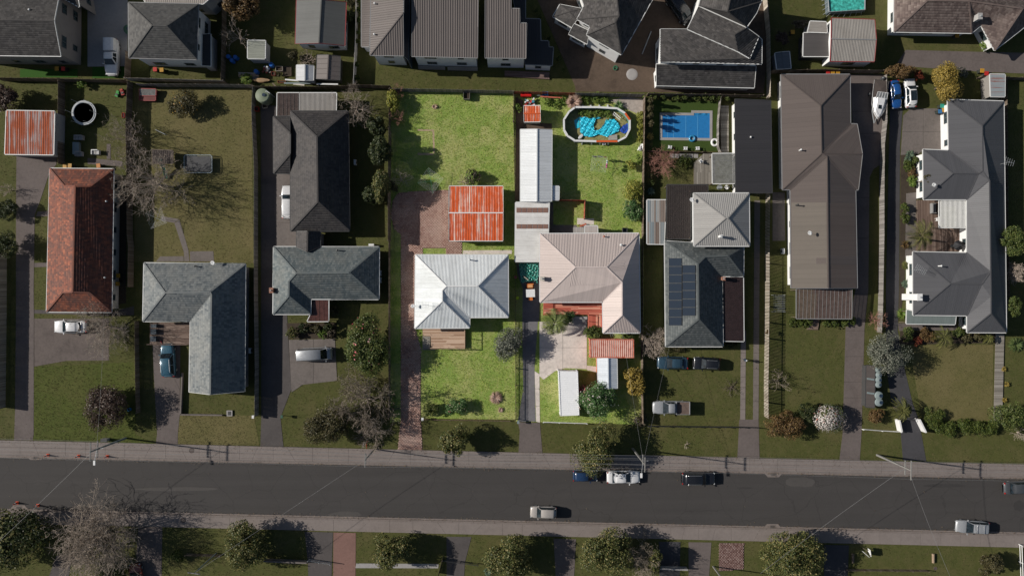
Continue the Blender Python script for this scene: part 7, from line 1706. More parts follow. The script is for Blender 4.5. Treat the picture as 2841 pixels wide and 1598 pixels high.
# upper right
tr_('brown creeper on the roof of the pale lean-to', 3,0,340,250,(95,42),2.5, G_BROWN, 1200,.17)
tr_('dark bush behind the dark flat lean-to', 3,0,165,390,75,2.5, G_PURPLE, 1300,.2)
tr_('orange brown hedge tree above the parked cars', 3,0,1360,712,(130,72),3.2, G_AUTUMN, 3600,.2, lobes=14)
tr_('dark red shrub between the orange hedge and the golden tree', 3,0,1530,742,52,2.2, G_RED, 1100,.18)
tr_('golden tree right of the white hatchback', 3,0,1790,840,(150,185),5, G_YELLOW, 6000,.22, lobes=18)
tr_('pale scrub beside the back drive above the golden tree', 3,0,1960,720,55,1.4, G_GREY, 800,.16, trunk=False)
tr_('small yellow shrub at the corner porch of the brown tiled house', 3,0,2165,462,42,1.2, G_LIME, 700,.16, trunk=False)
spiky('agave','upper silvery agave beside the parking pad', t(3,1,1445,105),15,.8, G_AGAVE, 60, wide=.09)
spiky('agave','lower silvery agave beside the parking pad', t(3,1,1425,165),13,.8, G_AGAVE, 60, wide=.09)
for k, (x, y, rr, mt) in enumerate(((1435,225,62, G_HEDGE),(1470,285,52, G_AUTUMN),(1465,368,62, G_LIME),(1500,160,34, G_MID))):
    tr_(ORD[k] + ' bushy plant below the agaves', 3,1, x, y, rr, 1.2, mt, 1300,.16, trunk=False, group='bushes below the agaves')
tr_('round bush at the left eave of the upper wing beside the dish', 3,1,1605,358,48,3.4, G_OLIVE, 1000,.16)
tr_('upper clipped ball shrub by the courtyard path', 3,1,1390,638,52,1.4, G_HEDGE, 1300,.15)
tr_('lower clipped ball shrub by the courtyard path', 3,1,1390,740,50,1.4, G_HEDGE, 1300,.15)
palm('palm','tall palm with arching fronds in the courtyard', t(3,1,1570,905),46,4.5, G_PALM, 16, droop=.55)
spiky('garden_plant','loose flowering plants along the drive beside the palm', t(3,1,1400,1000),14,.8, G_AUTUMN, 80)
spiky('garden_plant','spiky plants by the lower courtyard wall', t(3,1,1410,1205),15,.9, G_PALM, 80)
spiky('garden_plant','spiky green plants by the chimney wing', t(3,1,1405,1385),14,.8, G_AGAVE, 80)
tr_('dense green tree cut by the right edge', 3,1,2465,945,132,5, G_MID, 4600,.2, lobes=14)
bt('pale bare shrub below the dense tree on the right edge', 3,1,2500,1275,95,2.5, M_TWIGP, depth=5, limbs=10)
tr_('dark green round shrub right of the front hip of the steel grey house', 3,2,2465,175,92,3.5, G_MID, 2200,.18)
spiky('cycad','green cycad at the right edge by the boardwalk', t(3,2,2505,560),25,1.6, leafmat('cycad', [(0,(.04,.07,.02)),(1,(.16,.20,.07))]),120)
for k, (x, y) in enumerate(((2380,800),(2408,952),(2385,1105))): spiky('flax_tuft', ['upper','middle','lower'][k] + ' yellow tuft right of the boardwalk', t(3,2, x, y),8,.6, G_YELLOW, 40)
for k, (x, y) in enumerate(((265,330),(345,332),(430,340),(620,340),(705,345),(790,340),(858,318))):
    tr_(ORD[k] + ' hedge shrub from the left below the glazed lean-to', 3,2, x, y, 48,1.1, G_HEDGE, 900,.15, trunk=False, group='hedge below the glazed lean-to')
spiky('grass_clump','tall yellow green grass clump by the pale green verandah', t(3,2,1370,250),18,1.3, G_LIME, 160, wide=.03, flat=1.0)
bt('reddish bare shrub on the pale slatted fence', 3,2,1130,320,95,2.2, M_TWIGR, depth=4, limbs=8)
tr_('grey leaved tree over the right hand drive', 3,2,1220,640,(190,205),5.2, G_GREY, 6000,.2, lobes=20, shell=.4)
for k, (x, y, rr, mt, h) in enumerate(((1430,455,75, G_MID, 1.6),(1585,448,55, G_AUTUMN, 1.1),(1515,530,50, G_RED, 1.0),(1645,485,55, G_AUTUMN, 1.1),(1930,440,60, G_MID, 1.5),(2010,480,58, G_OLIVE, 1.2),(2120,470,55, G_OLIVE, 1.2))):
    tr_(ORD[k] + ' plant from the left in the border below the steel grey house', 3,2, x, y, rr, h, mt, 1300,.17, trunk=False, group='border below the steel grey house')
palm('palm','low palm in the border below the steel grey house', t(3,2,1785,485),32,2.4, G_PALM, 11, droop=.45)
palm('palm','small yellow palm at the right end of the border', t(3,2,2230,495),20,1.6, G_PALM, 12, droop=.6)
palm('cabbage_tree','round spiky cabbage tree beside the left white gate wall', t(3,2,1385,1215),34,3.2, G_PALM, 34, droop=.8, width=.2, cat='tree')
tr_('orange tinged bush below the row of tanks', 3,2,1110,1262,80,2.0, G_AUTUMN, 1700,.18)
tr_('white flowering camellia covered in blossom', 3,2,640,1290,(150,130),2.8, G_MID, 2200,.2, flower=F_WHITE, flowers=1300)
tr_('dark shrub left of the white camellia', 3,2,415,1240,100,2.4, G_DARK, 2000,.2)
tr_('large reddish brown bush at the front corner by the slatted fence', 3,2,205,1345,(185,130),3.2, G_AUTUMN, 4400,.2, lobes=14)
bt('thin leaved small tree leaning over the slatted fence', 3,2,150,930,105,3, M_TWIG, depth=4, bud=G_OLIVE, buds=900)
tr_('small orange shrub on the slatted fence', 3,2,28,440,26,1.8, G_AUTUMN, 400,.14, trunk=False)
for k, (x, y, rr) in enumerate(((1680,1265,92),(1700,1385,85),(1830,1390,85),(1985,1375,80),(2100,1385,85),(2230,1385,85))):
    tr_(ORD[k] + ' clump from the left of the clipped front hedge', 3,2, x, y, rr, 1.6, G_HEDGE, 2400,.15, lobes=16, trunk=False, group='clipped front hedge')
tr_('round dark tree at the lower end of the boardwalk', 3,2,2430,1280,155,4.5, G_MID, 4600,.2, lobes=16)
bt('pale twiggy shrub at the right edge above the footpath', 3,2,2560,1440,80,2, M_TWIGP, depth=4)
# left
tr_('dark shrub at the left edge beside the drive', 0,1,60,640,112,3, G_DARK, 2600,.2)
bt('white twigged shrub above the dark left shrub', 0,1,50,450,70,2.4, M_TWIGP, depth=4)
tr_('dark tree at the left edge above the brownish roof', 0,1,60,1000,135,3.8, G_DARK, 3200,.2)
bt('wide spreading bare tree casting branching shadows on the dry lawn', 0,1,1455,370,300,7.5, M_TWIG, depth=5, limbs=10, twig=.02, bud=G_GREY, buds=1500, bud_size=.12)
bt('feathery bare tree hiding the tail of the white sedan', 0,2,985,390,240,5.5, M_TWIG, depth=5, limbs=12, twig=.013, bud=G_GREY, buds=2600, bud_size=.11)
tr_('dark brown leaved tree with separate clumps on the left front lawn', 0,2,1030,1180,(215,235),5.2, G_PURPLE, 6500,.24, lobes=9, shell=.35)
# street
tr_('small street tree in front of the left bright lot', 1,3,2020,105,155,5, G_STREET, 4200,.26, lobes=14)
tr_('big street tree overhanging the small blue car', 2,3,905,172,(205,235),6.2, G_STREET, 8000,.27, lobes=18)
tr_('dense dark tree in the lower left corner', 0,3,120,1090,(330,310),7, G_DARK, 9500,.3, lobes=18, flower=G_STREET, flowers=900)
bt('huge pale bare tree at the near kerb on the left', 0,3,890,1110,345,8.5, M_TWIG, depth=5, limbs=24, twig=.022, up=.75)
tr_('dark hedge clump under the huge bare tree', 0,3,1100,1380,170,3, G_DARK, 3000,.24)
tr_('round green tree on the near verge left of the patched drive', 0,3,2440,1150,(195,215),6, G_STREET, 6500,.27, lobes=16)
tr_('round green tree between the red drive and the narrow drive', 1,3,1380,1175,(180,172),5.5, G_STREET, 5200,.27, lobes=14)
tr_('bushy green tree above the bottom edge right of the narrow drive', 2,3,45,1250,(215,225),6, G_STREET, 6800,.27, lobes=16)
tr_('large green tree on the near verge in the middle', 2,3,985,1215,(265,205),6.5, G_STREET, 8500,.27, lobes=18)
bt('grey bare tree in front of the large green tree', 2,3,1340,1330,190,5, M_TWIG, depth=5, limbs=9, bud=G_OLIVE, buds=1800, bud_size=.14)
tr_('loose olive tree right of the grey bare tree', 2,3,1500,1300,95,4.5, G_STREET, 1800,.24)
tr_('large round green tree at the lower right', 3,3,275,1270,(285,245),7, G_STREET, 9500,.28, lobes=20)
tr_('small round tree at the lower right corner', 3,3,2230,1330,118,3.6, G_OLIVE, 2800,.22)
tr_('round green bush on the dark drive edge under the bare tree', 0,3,1745,1255,62,1.6, G_HEDGE, 1300,.16, trunk=False)
spiky('garden_plant','pale spiky plant beside the dark front rail', t(1,3,2340,1400),14,.8, G_AGAVE, 80)
# ---------------------------------------------------------------- power poles and wires
M_POLEC = plain('pole_concrete', (.19,.185,.175),.85,.15); M_POLEB = plain('pole_blue_grey', (.13,.16,.17),.7,.15); M_WIRE = plain('wire', (.20,.20,.20),.6)
TOPS = {}
def pole(key, label, base, h, mat, arms, ang=R(90) + R(-1.3), lamp=False, w=.30):
    p = W(base); r = thing('power_pole', label,'power pole', (p.x, p.y, 0)); part_of(r,'shaft', mat, lambda m: m.add([(p.x + sx * w / 2 * k, p.y + sy * w / 2 * .8 * k, z) for z, k in ((-.2,1),(h, .5)) for sx, sy in ((-1,-1),(1,-1),(1,1),(-1,1))], [(0,1,5,4),(1,2,6,5),(2,3,7,6),(3,0,4,7),(4,5,6,7)]))
    d = Vector((math.cos(ang), math.sin(ang),0)); ends = []
    for z, ln, k in arms:
        a = Vector((p.x, p.y, z)) - d * ln / 2; b = Vector((p.x, p.y, z)) + d * ln / 2
        o = part_of(r,'crossarm', M_POLEC, lambda m: m.bar(a, b, .13,.13)); pts = []
        for i in range(k):
            q = a.lerp(b, (i + .15) / (k - .7)) + Vector((0,0,.12)); pts.append(q + Vector((0,0,.1)))
            m = MB(r.location); m.cyl(q - Vector((0,0,.06)), q + Vector((0,0,.1)),.05,.035,8); m.build('insulator', M_GREYTRIM, o)
        ends.append(pts)
    if lamp:
        part_of(r,'lamp_bracket', M_STEEL, lambda m: m.bar((p.x, p.y, h * .82),(p.x - .2, p.y - 1.7, h * .84),.06,.06)); part_of(r,'lamp_head', M_WALLW, lambda m: m.box((p.x - .25, p.y - 2.0, h * .84),(.3,.7,.14)))
        part_of(r,'stay', M_STEEL, lambda m: m.bar((p.x, p.y, h * .78),(p.x + .9, p.y + .1, h * .80),.05,.05))
    TOPS[key] = (Vector((p.x, p.y, h)), ends); return r
pole(1,'blue grey power pole with lamp at the left end of the footpath', t(0,3,1250,78),9.5, M_POLEB, [(9.35,2.8,3),(7.6,2.6,4)], lamp=True, w=.34)
pole(2,'slim power pole by the orange sign above the footpath', t(1,3,1215,185),7.5, M_POLEC, [(7.3,2.2,3),(6.6,1.5,4)], lamp=False, w=.24)
pole(3,'power pole above the white parked sedan', t(2,3,1270,180),10.5, M_POLEC, [(10.3,2.2,3),(8.6,2.2,4)], lamp=True, w=.3)
pole(4,'thick pale power pole on the right verge', t(3,3,1118,245),9.6, M_POLEC, [(9.45,2.9,3),(7.9,2.2,4)], w=.36)
pole(5,'thin power pole on the near verge at the lower left', t(0,3,2150,1218),8.0, M_POLEB, [(7.9,1.9,2)], ang=R(-8), w=.2)
pole(6,'lower right power pole cut by the bottom edge', t(2,3,2070,1350),8.0, M_POLEC, [(7.8,2.0,2)], ang=0, w=.24)
def wire(label, a, b, sag=.35, r=.013, n=14):
    m = MB(a); pts = [a.lerp(b, i / n) - Vector((0,0, sag * 4 * (i / n) * (1 - i / n))) for i in range(n + 1)]; m.tube(pts, r, 4); o = m.build('overhead_wire', M_WIRE); o.location = a; tag(o, label,'wire','overhead wires')
far_l = [[Vector((q.x - 45, q.y + 1.05, q.z - .2)) for q in e] for e in TOPS[1][1]]; far_r = [[Vector((q.x + 40, q.y - .95, q.z - .2)) for q in e] for e in TOPS[4][1]]
runs = [(far_l, TOPS[1][1], 'left of the blue grey pole'),(TOPS[1][1], TOPS[2][1], 'between the blue grey and the slim pole'),(TOPS[2][1], TOPS[3][1], 'between the slim pole and the pole above the white sedan'),(TOPS[3][1], TOPS[4][1], 'between the pole above the white sedan and the thick pale pole'),(TOPS[4][1], far_r,'right of the thick pale pole')]
for A, B_r, nm in runs:
    for j, (ea, eb) in enumerate(zip(A, B_r)):
        for i, (a, b) in enumerate(zip(ea, eb)): wire(('upper ' if j == 0 else 'lower ') + ORD[i] + ' road wire ' + nm, a, b)
top = lambda k, dz=0: TOPS[k][0] - Vector((0,0, dz))
wire('wire crossing the road down to the lower left corner', top(1,.8), WT(0,3,-60,1150,7.0),.3,.018)
wire('wire crossing the road between the slim pole and the near verge pole', top(2,.4), top(5,.2),.3,.018)
wire('left wire crossing the road from the thick pale pole', top(4,1.6), WT(3,3,-40,1420,6.0),.3,.018)
wire('right wire crossing the road from the thick pale pole', TOPS[4][1][0][0], WT(3,3,1850,1470,6.5),.3,.018)
wire('house wire from the pole above the sedan to the pinkish house', top(3,1.2), WT(2,2,1170,440,3.2),.25,.012)
wire('second house wire from the pole above the sedan to the slate house', top(3,1.4), WT(2,2,1640,560,3.2),.25,.012)
wire('house wire from the blue grey pole over the brown leaved tree', top(1,1.6), WT(0,2,1030,250,3.0),.3,.012)
# ---------------------------------------------------------------- small street things
M_ORANGE = plain('safety_orange', (.52,.06,.015),.5,.1)
def cone(label, c, r, x, y):
    p = W(t(c, r, x, y),.3); o = thing('traffic_cone', label,'traffic cone', (p.x, p.y, .13 if y < 400 else .02),'traffic cones by the drain'); m = MB(); m.box((0,0,.025),(.46,.46,.05)); lk('base', m, M_ORANGE, o); m = MB(); m.cyl((0,0,.05),(0,0,1.0),.17,.035,14); lk('cone', m, M_ORANGE, o); m = MB(); m.cyl((0,0,.45),(0,0,.62),.125,.098,14); lk('band', m, M_WALLW, o)
for k, (x, y, lb) in enumerate(((470,250,'left orange cone on the far kerb'),(775,258,'middle orange cone on the far kerb'),(1060,262,'right orange cone on the far kerb under the lamp'),(160,725,'left orange cone at the near kerb drain'),(365,750,'right orange cone at the near kerb drain'))): cone(lb, 0,3, x, y)
def drain(label, px, flip):
    p = W(px); o = thing('storm_drain', label,'drain', (p.x, p.y, 0)); s_ = -1 if flip else 1
    m = MB(); m.prism([(-1.5,.25 * s_),(1.5,.25 * s_),(.9,-.42 * s_),(-.9,-.42 * s_)], -.02,.034); lk('apron', m, CONC_K, o)
    m = MB(); m.box((0,0,.04),(.95,.5,.03)); lk('grate_frame', m, CONC_D, o)
    for k in range(6): m = MB(); m.box((-.3 + .12 * k, 0,.06),(.04,.4,.02)); lk('bar', m, M_DARKTRIM, o)
drain('kerb drain below the left orange cone', t(0,3,355,268), False); drain('kerb drain beside the near cones', t(0,3,190,768), True); drain('kerb drain at the far kerb on the right', t(3,3,88,440), False); drain('kerb drain at the near kerb on the right', t(3,3,78,955), True)
def cover(label, px, r, z=.128):
    p = W(px); o = MB((p.x, p.y, z)); o.cyl((p.x, p.y, z),(p.x, p.y, z + .012), r, n=24); o.ring((p.x, p.y, z + .008), r * .93,.02,24,4); o = o.build('manhole_cover', plain('cast_iron', (.085,.065,.058),.7,.2)); o.location = (p.x, p.y, z); tag(o, label,'manhole')
cover('round manhole cover on the far footpath', t(0,3,1905,200),.42); cover('round manhole cover on the near footpath', t(0,3,1822,890),.42); cover('pale manhole ring in the earth yard', t(2,0,1265,742),.72,.03); cover('small cover on the verge by the log', t(3,3,1695,1370),.3,.015)
p = W(t(2,0,1265,742)); o = MB((p.x, p.y, 0)); o.lathe((p.x, p.y, 0), [(1.0,0),(.85,.06),(.6,.1),(.58,.1)], 26); o = o.build('manhole_collar', CONC_P); o.location = (p.x, p.y, 0); tag(o,'pale concrete collar round the manhole in the earth yard','concrete ring')
p = W(t(3,3,1018,1212),1.0); sg = thing('estate_sign','two white sign boards in a V on the lower right verge','sign', (p.x, p.y, 0), None, R(-62))
for k, a in ((-1,.35),(1,-.35)):
    m = MB(); m.box((k * .02, k * .35,1.1),(1.1,.04,.8),0); oo = lk('board', m, M_WALLW, sg); oo.rotation_euler = (0,0, a)
m = MB(); m.bar((-.45,0,0),(-.45,0,1.5),.07,.07); m.bar((.45,.1,0),(.45,.1,1.5),.07,.07); lk('posts', m, M_POST, sg)
p = W(t(1,3,1135,180),.8); og = thing('road_works_sign','orange and white road works sign beside the slim pole','sign', (p.x, p.y, 0), None, R(80)); m = MB(); m.box((.3,0,1.0),(.5,.05,.55),0,(0,.3)); lk('orange_panel', m, M_ORANGE, og); m = MB(); m.box((.95,.05,1.3),(.9,.05,.22),0,(0,.3)); lk('flag', m, M_ORANGE, og); m = MB(); m.box((.55,.5,1.25),(.55,.04,.55),0,(0,.8)); lk('diamond', m, M_WALLW, og); m = MB(); m.box((.55,.53,1.25),(.3,.03,.3),0,(0,.8)); lk('symbol', m, plain('sign_blue', (.05,.1,.2)), og); m = MB(); m.cyl((.3,0,0),(.3,0,1.3),.03, n=6); m.cyl((-.2,-.3,0),(.3,0,.9),.02, n=6); lk('stand', m, M_STEEL, og)
for k, (x, y, lb) in enumerate(((1668,1265,'pale log lying on the near verge'),(872,1265,'dark log lying beside the dark drive'))):
    a = W(t(3,3, x, y - 45)); b = W(t(3,3, x, y + 45)); o = MB(a); o.cyl(a + Vector((0,0,.2)), b + Vector((0,0,.2)),.22,.2,14); o = o.build('log', plain('log_wood', (.26,.19,.13),.9,.3,5) if k == 0 else M_BARK, None); o.location = a; tag(o, lb,'log')
def letterbox(label, px, mat, w=.3):
    p = W(px, .9); r = thing('letterbox', label,'letterbox', (p.x, p.y, 0)); m = MB(); m.bar((0,0,0),(0,0,.8),.09,.09); lk('post', m, M_POST, r); m = MB(); m.box((0,0,.95),(w, .42,.3)); lk('box', m, mat, r); m = MB(); m.box((0,0,1.115),(w + .06,.48,.03)); lk('lid', m, mat, r)
letterbox('white letterbox at the paved drive of the left lot', t(1,2,1690,1295), M_WALLW); letterbox('white letterbox at the end of the grey boundary fence', t(0,2,2515,1272), M_WALLW); letterbox('green letterbox on the corner of the van drive', t(1,2,295,1270), plain('box_green', (.04,.10,.07))); letterbox('pale letterbox beside the white drive edge', t(2,2,135,1325), M_TANKB)
p = W(t(0,2,2282,1237)); ub = thing('utility_pit','square concrete utility pit on the verge','utility pit', (p.x, p.y, 0)); m = MB(); m.box((0,0,.1),(.95,.95,.2)); lk('surround', m, CONC_P, ub); m = MB(); m.box((0,0,.205),(.5,.62,.03)); lk('lid', m, M_DARKTRIM, ub)
p = W(t(0,3,1045,95),.4); ub = thing('utility_box','pale utility cabinet at the back of the far footpath','cabinet', (p.x, p.y, .0)); m = MB(); m.box((0,0,.4),(.95,.45,.8)); lk('cabinet', m, CONC_P, ub); m = MB(); m.box((0,0,.83),(1.02,.52,.05)); lk('lid', m, M_DARKTRIM, ub)
# ---------------------------------------------------------------- bins, drums, yard things
BIN = {}
def bin_(label, c, r, x, y, lidc, ang=0.0, body=None):
    p = W(t(c, r, x, y),1.0); o = thing('wheelie_bin', label,'bin', (p.x, p.y, .02), None, ang)
    if not BIN:
        m = MB(); m.add([(sx * a, sy * a, z) for z, a in ((0.05,.22),(1.0,.28)) for sx, sy in ((-1,-1),(1,-1),(1,1),(-1,1))], [(3,2,1,0),(0,1,5,4),(1,2,6,5),(2,3,7,6),(3,0,4,7)]); BIN['b'] = shape('bin_body', m.v, m.f)
        for cn, cc in (('yellow', (.42,.22,.025)),('red', (.42,.025,.02)),('blue', (.02,.12,.28)),('green', (.03,.28,.20)),('orange', (.45,.17,.03))):
            m = MB(); m.box((0,0,1.03),(.62,.64,.07)); m.box((0,-.3,1.02),(.5,.1,.08)); me = shape('lid', m.v, m.f); me.materials.append(plain('lid_' + cn, cc, .45)); BIN[cn] = me
        m = MB(); m.cyl((-.26,.24,.1),(-.2,.24,.1),.1, n=10); m.cyl((.2,.24,.1),(.26,.24,.1),.1, n=10); BIN['w'] = shape('wheels', m.v, m.f)
    link('bin_body', BIN['b'], plain('bin_dark', (.03,.035,.03),.6), o); link('lid', BIN[lidc], None, o); link('wheels', BIN['w'], M_TYRE, o)
for a in (('yellow lidded bin behind the upper left house', 0,0,565,685,'yellow'),('red lidded bin behind the upper left house', 0,0,628,685,'red'),('red lidded bin below the white two storey house', 0,0,1540,692,'red'),('yellow lidded bin below the white two storey house', 0,0,1605,697,'yellow'),
          ('left yellow lidded bin behind the terracotta roof', 0,1,645,218,'yellow'),('right yellow lidded bin behind the terracotta roof', 0,1,694,215,'yellow'),('orange lidded bin behind the terracotta roof', 0,1,978,215,'orange'),('upper yellow lidded bin right of the terracotta house', 0,1,1175,1305,'yellow'),('lower yellow lidded bin right of the terracotta house', 0,1,1168,1386,'yellow'),
          ('yellow lidded bin left of the pale lean-to', 3,0,280,322,'yellow'),('red lidded bin behind the long brown house', 3,0,630,720,'red'),('left yellow lidded bin behind the long brown house', 3,0,678,718,'yellow'),('right yellow lidded bin behind the long brown house', 3,0,728,722,'yellow'),
          ('yellow lidded bin by the back drive gate', 3,0,2160,705,'yellow'),('red lidded bin by the back drive gate', 3,0,2203,732,'red'),('yellow lidded bin at the steel grey garage corner', 3,0,1778,1095,'yellow'),('blue lidded bin at the steel grey garage corner', 3,0,1742,1108,'blue'),('green lidded bin at the steel grey garage corner', 3,0,1764,1055,'green'),('orange lidded bin under the eave of the brown tiled house', 3,0,1912,356,'yellow')): bin_(*a, ang=random.uniform(-.1,.1))
DR = plain('drum_blue', (.015,.11,.38),.4,.1)
def drum(label, c, r, x, y, mat=DR, rad=.34, h=.95):
    p = W(t(c, r, x, y), h); o = thing('drum', label,'drum', (p.x, p.y, 0)); m = MB(); m.lathe((0,0,0), [(rad * .95,0),(rad, .05),(rad, h * .3),(rad * 1.03, h * .33),(rad, h * .36),(rad, h * .63),(rad * 1.03, h * .66),(rad, h * .69),(rad, h - .05),(rad * .93, h)], 18); lk('barrel', m, mat, o); m = MB(); m.cyl((rad * .5,0, h),(rad * .5,0, h + .03),.05, n=8); m.cyl((-rad * .5,0, h),(-rad * .5,0, h + .03),.03, n=8); lk('bung', m, mat, o)
for lb, c, r, x, y in (('left blue drum of three by the grey green shed', 0,0,2262,562),('right blue drum of three by the grey green shed', 0,0,2332,568),('lower blue drum of three by the grey green shed', 0,0,2298,600),('blue drum behind the plank stack', 0,0,2537,708),('blue drum right of the grey green shed', 1,0,183,640)): drum(lb, c, r, x, y)
drum('pink topped drum on the boundary by the green tarpaulin', 2,1,108,1320, plain('pink_drum', (.5,.14,.14)),.25,.8); drum('lime green bucket on the grass strip by the dark drive', 2,2,128,96, plain('lime_bucket', (.42,.55,.03)),.28,.45)
p = W(t(2,0,212,942),.5); rb_ = thing('red_barrel','red barrel lying by the back fence','barrel', (p.x, p.y, 0), None, R(0)); m = MB(); m.cyl((-.85,0,.42),(.85,0,.42),.36, n=18); lk('shell', m, plain('barrel_red', (.55,.015,.012),.4), rb_); m = MB(); m.cyl((-.9,0,.42),(-.85,0,.42),.3, n=18); m.cyl((.85,0,.42),(.9,0,.42),.3, n=18); lk('end', m, plain('barrel_end', (.25,.02,.02)), rb_)
def plasticchair(label, c, r, x, y, ang, mat=None, arms=True, z=.03):
    mat = mat or M_WALLW; p = W(t(c, r, x, y),.5); o = thing('garden_chair', label,'chair', (p.x, p.y, z), None, ang); m = MB(); m.box((0,0,.42),(.5,.48,.04)); lk('seat', m, mat, o); m = MB(); m.box((-.27,0,.68),(.05,.48,.5),0,(0,-.25)); lk('backrest', m, mat, o)
    for sx in (-.21,.21):
        for sy in (-.2,.2): m = MB(); m.bar((sx, sy, 0),(sx, sy, .41),.05,.05); lk('leg', m, mat, o)
    for sy in (-.26,.26): m = MB(); m.bar((-.26, sy, .62),(.22, sy, .62),.06,.04); m.bar((.2, sy, .4),(.2, sy, .62),.04,.04); lk('armrest', m, mat, o)
for lb, x, y, a in (('left white chair on the pool turf', 1640,30,1.4),('middle white chair on the pool turf', 1795,42,1.5),('right white chair on the pool turf', 1915,42,1.6),('white chair alone on the grey angled deck', 1945,172,.6)): plasticchair(lb, 2,1, x, y, a, z=.03 if y < 100 else .31)
plasticchair('white chair below the clear canopy', 2,1,2200,428,2.4); plasticchair('pale chair beside the louvred pergola', 3,1,1712,748,0.2, z=.26); plasticchair('white chair outside the oval pool', 2,0,985,1425,-1.5)
def table(label, c, r, x, y, rad, mat, z=.03):
    p = W(t(c, r, x, y),.7); o = thing('garden_table', label,'table', (p.x, p.y, z)); m = MB(); m.cyl((0,0,.7),(0,0,.74), rad, n=20); lk('top', m, mat, o); m = MB(); m.cyl((0,0,0),(0,0,.7),.05, n=8); m.cyl((0,0,0),(0,0,.04),.3, n=12); lk('pedestal', m, mat, o)
table('small round table below the clear canopy', 2,1,2135,428,.42, M_STEEL); 
p = W(t(3,1,1940,1005),2.2); um = thing('patio_umbrella','closed black umbrella canopy in the courtyard corner','umbrella', (p.x, p.y, .25)); m = MB(); m.lathe((0,0,1.6), [(.85,0),(.8,.06),(.4,.4),(.03,.62)], 8); lk('canopy', m, plain('black_canvas', (.012,.012,.014),.6), um); m = MB(); m.cyl((0,0,0),(0,0,2.3),.025, n=8); lk('pole', m, M_STEEL, um); m = MB(); m.cyl((0,0,0),(0,0,.08),.3, n=14); lk('base', m, M_DARKTRIM, um)
def sofa(label, c, r, x, y, ang, mat, ln=1.5, z=.03):
    p = W(t(c, r, x, y),.4); o = thing('garden_sofa', label,'sofa', (p.x, p.y, z), None, ang); m = MB(); m.box((0,0,.2),(ln, .7,.4)); lk('seat', m, mat, o); m = MB(); m.box((0,.32,.55),(ln, .14,.5)); lk('backrest', m, mat, o)
    for s_ in (-1,1): m = MB(); m.box((s_ * (ln / 2 + .06),0,.33),(.12,.72,.62)); lk('armrest', m, mat, o)
    for s_ in (-.3,.3): m = MB(); m.box((s_ * ln * .8,-.02,.44),(ln * .42,.58,.1)); lk('cushion', m, M_WALLG, o)
sofa('grey lounge sofa beside the louvred pergola', 3,1,1668,640, R(90), M_GREYTRIM, 1.4,.26); sofa('grey garden bench on the trampoline lawn', 0,0,785,1370,0, M_WALLG, 1.2); sofa('white garden seat above the terracotta house', 0,1,950,83,0, M_WALLW, 1.0); sofa('pale garden seat beside the long grey bench', 0,1,785,100,0, M_WALLG, .9)
o = thing('storage_bench','long grey storage bench on the trampoline lawn','bench', W(t(0,0,775,1480))); m = MB(); m.box((0,0,.3),(1.0,1.9,.55)); lk('box', m, plain('bench_grey', (.17,.20,.20)), o); m = MB(); m.box((0,0,.6),(1.06,1.96,.05)); lk('lid', m, plain('bench_lid', (.21,.25,.25)), o)
roofed('glass_planter','maroon edged cold frame under the top fence of the dry lawn','cold frame', {'a': (0,0,1385,885,.8),'b': (0,0,1545,888,.8),'c': (0,0,1543,950,.7),'d': (0,0,1385,950,.7)}, ['a b c d'], M_MAROON, P_CLEAR,'flat', 0.02, windows=False, gut=M_MAROON, thick=.03)
roofed('timber_planter','maroon planter box below the cold frame','planter', {'a': (0,0,1385,952,.6),'b': (0,0,1540,952,.6),'c': (0,0,1540,998,.6),'d': (0,0,1385,996,.6)}, ['a b c d'], M_MAROON, plain('maroon_board', (.13,.035,.03)),'flat', .02, windows=False, gut=M_MAROON)
# plank stack, kayak, crates and clutter by the small white shed
o = thing('plank_stack','stack of weathered planks left of the clutter','planks', W(t(0,0,2470,760)))
for k in range(9):
    m = MB(); m.box((random.uniform(-.3,.3),-.5 + .12 * k, .12 + .05 * (k % 3)),(random.uniform(2.2,3.6),.14,.05), random.uniform(-.03,.03)); lk('plank', m, random.choice((M_FENCEG, M_FENCEP, M_DECK)), o)
p = W(t(1,0,90,798),.4); ky = thing('kayak','tan upturned kayak beside the plank stack','kayak', (p.x, p.y, 0)); m = MB(); loft(m, [[Vector((x, w * math.cos(a),.28 + .22 * math.sin(a))) for a in np.linspace(math.pi, -math.pi, 12)] for x, w in ((-1.42,.03),(-1.1,.2),(-.5,.36),(.2,.38),(.9,.26),(1.42,.03))]); lks('hull', m, plain('tan_hull', (.34,.22,.12),.6,.3,5), ky); m = MB(); m.bar((-1.4,0,.505),(1.4,0,.505),.04,.03); lk('keel', m, M_POST, ky)
def crate(label, c, r, x, y, w, d, h, mat, ang=0, inner=None):
    p = W(t(c, r, x, y)); o = thing('crate', label,'crate', (p.x, p.y, 0), None, ang)
    for sx, sy, ww, dd in ((0, d / 2, w, .04),(0,-d / 2, w, .04),(w / 2,0,.04, d),(-w / 2,0,.04, d)): m = MB(); m.box((sx, sy, h / 2),(ww, dd, h)); lk('side', m, mat, o)
    m = MB(); m.box((0,0, h * .35),(w - .04, d - .04, h * .6)); lk('contents', m, inner or SOIL, o)
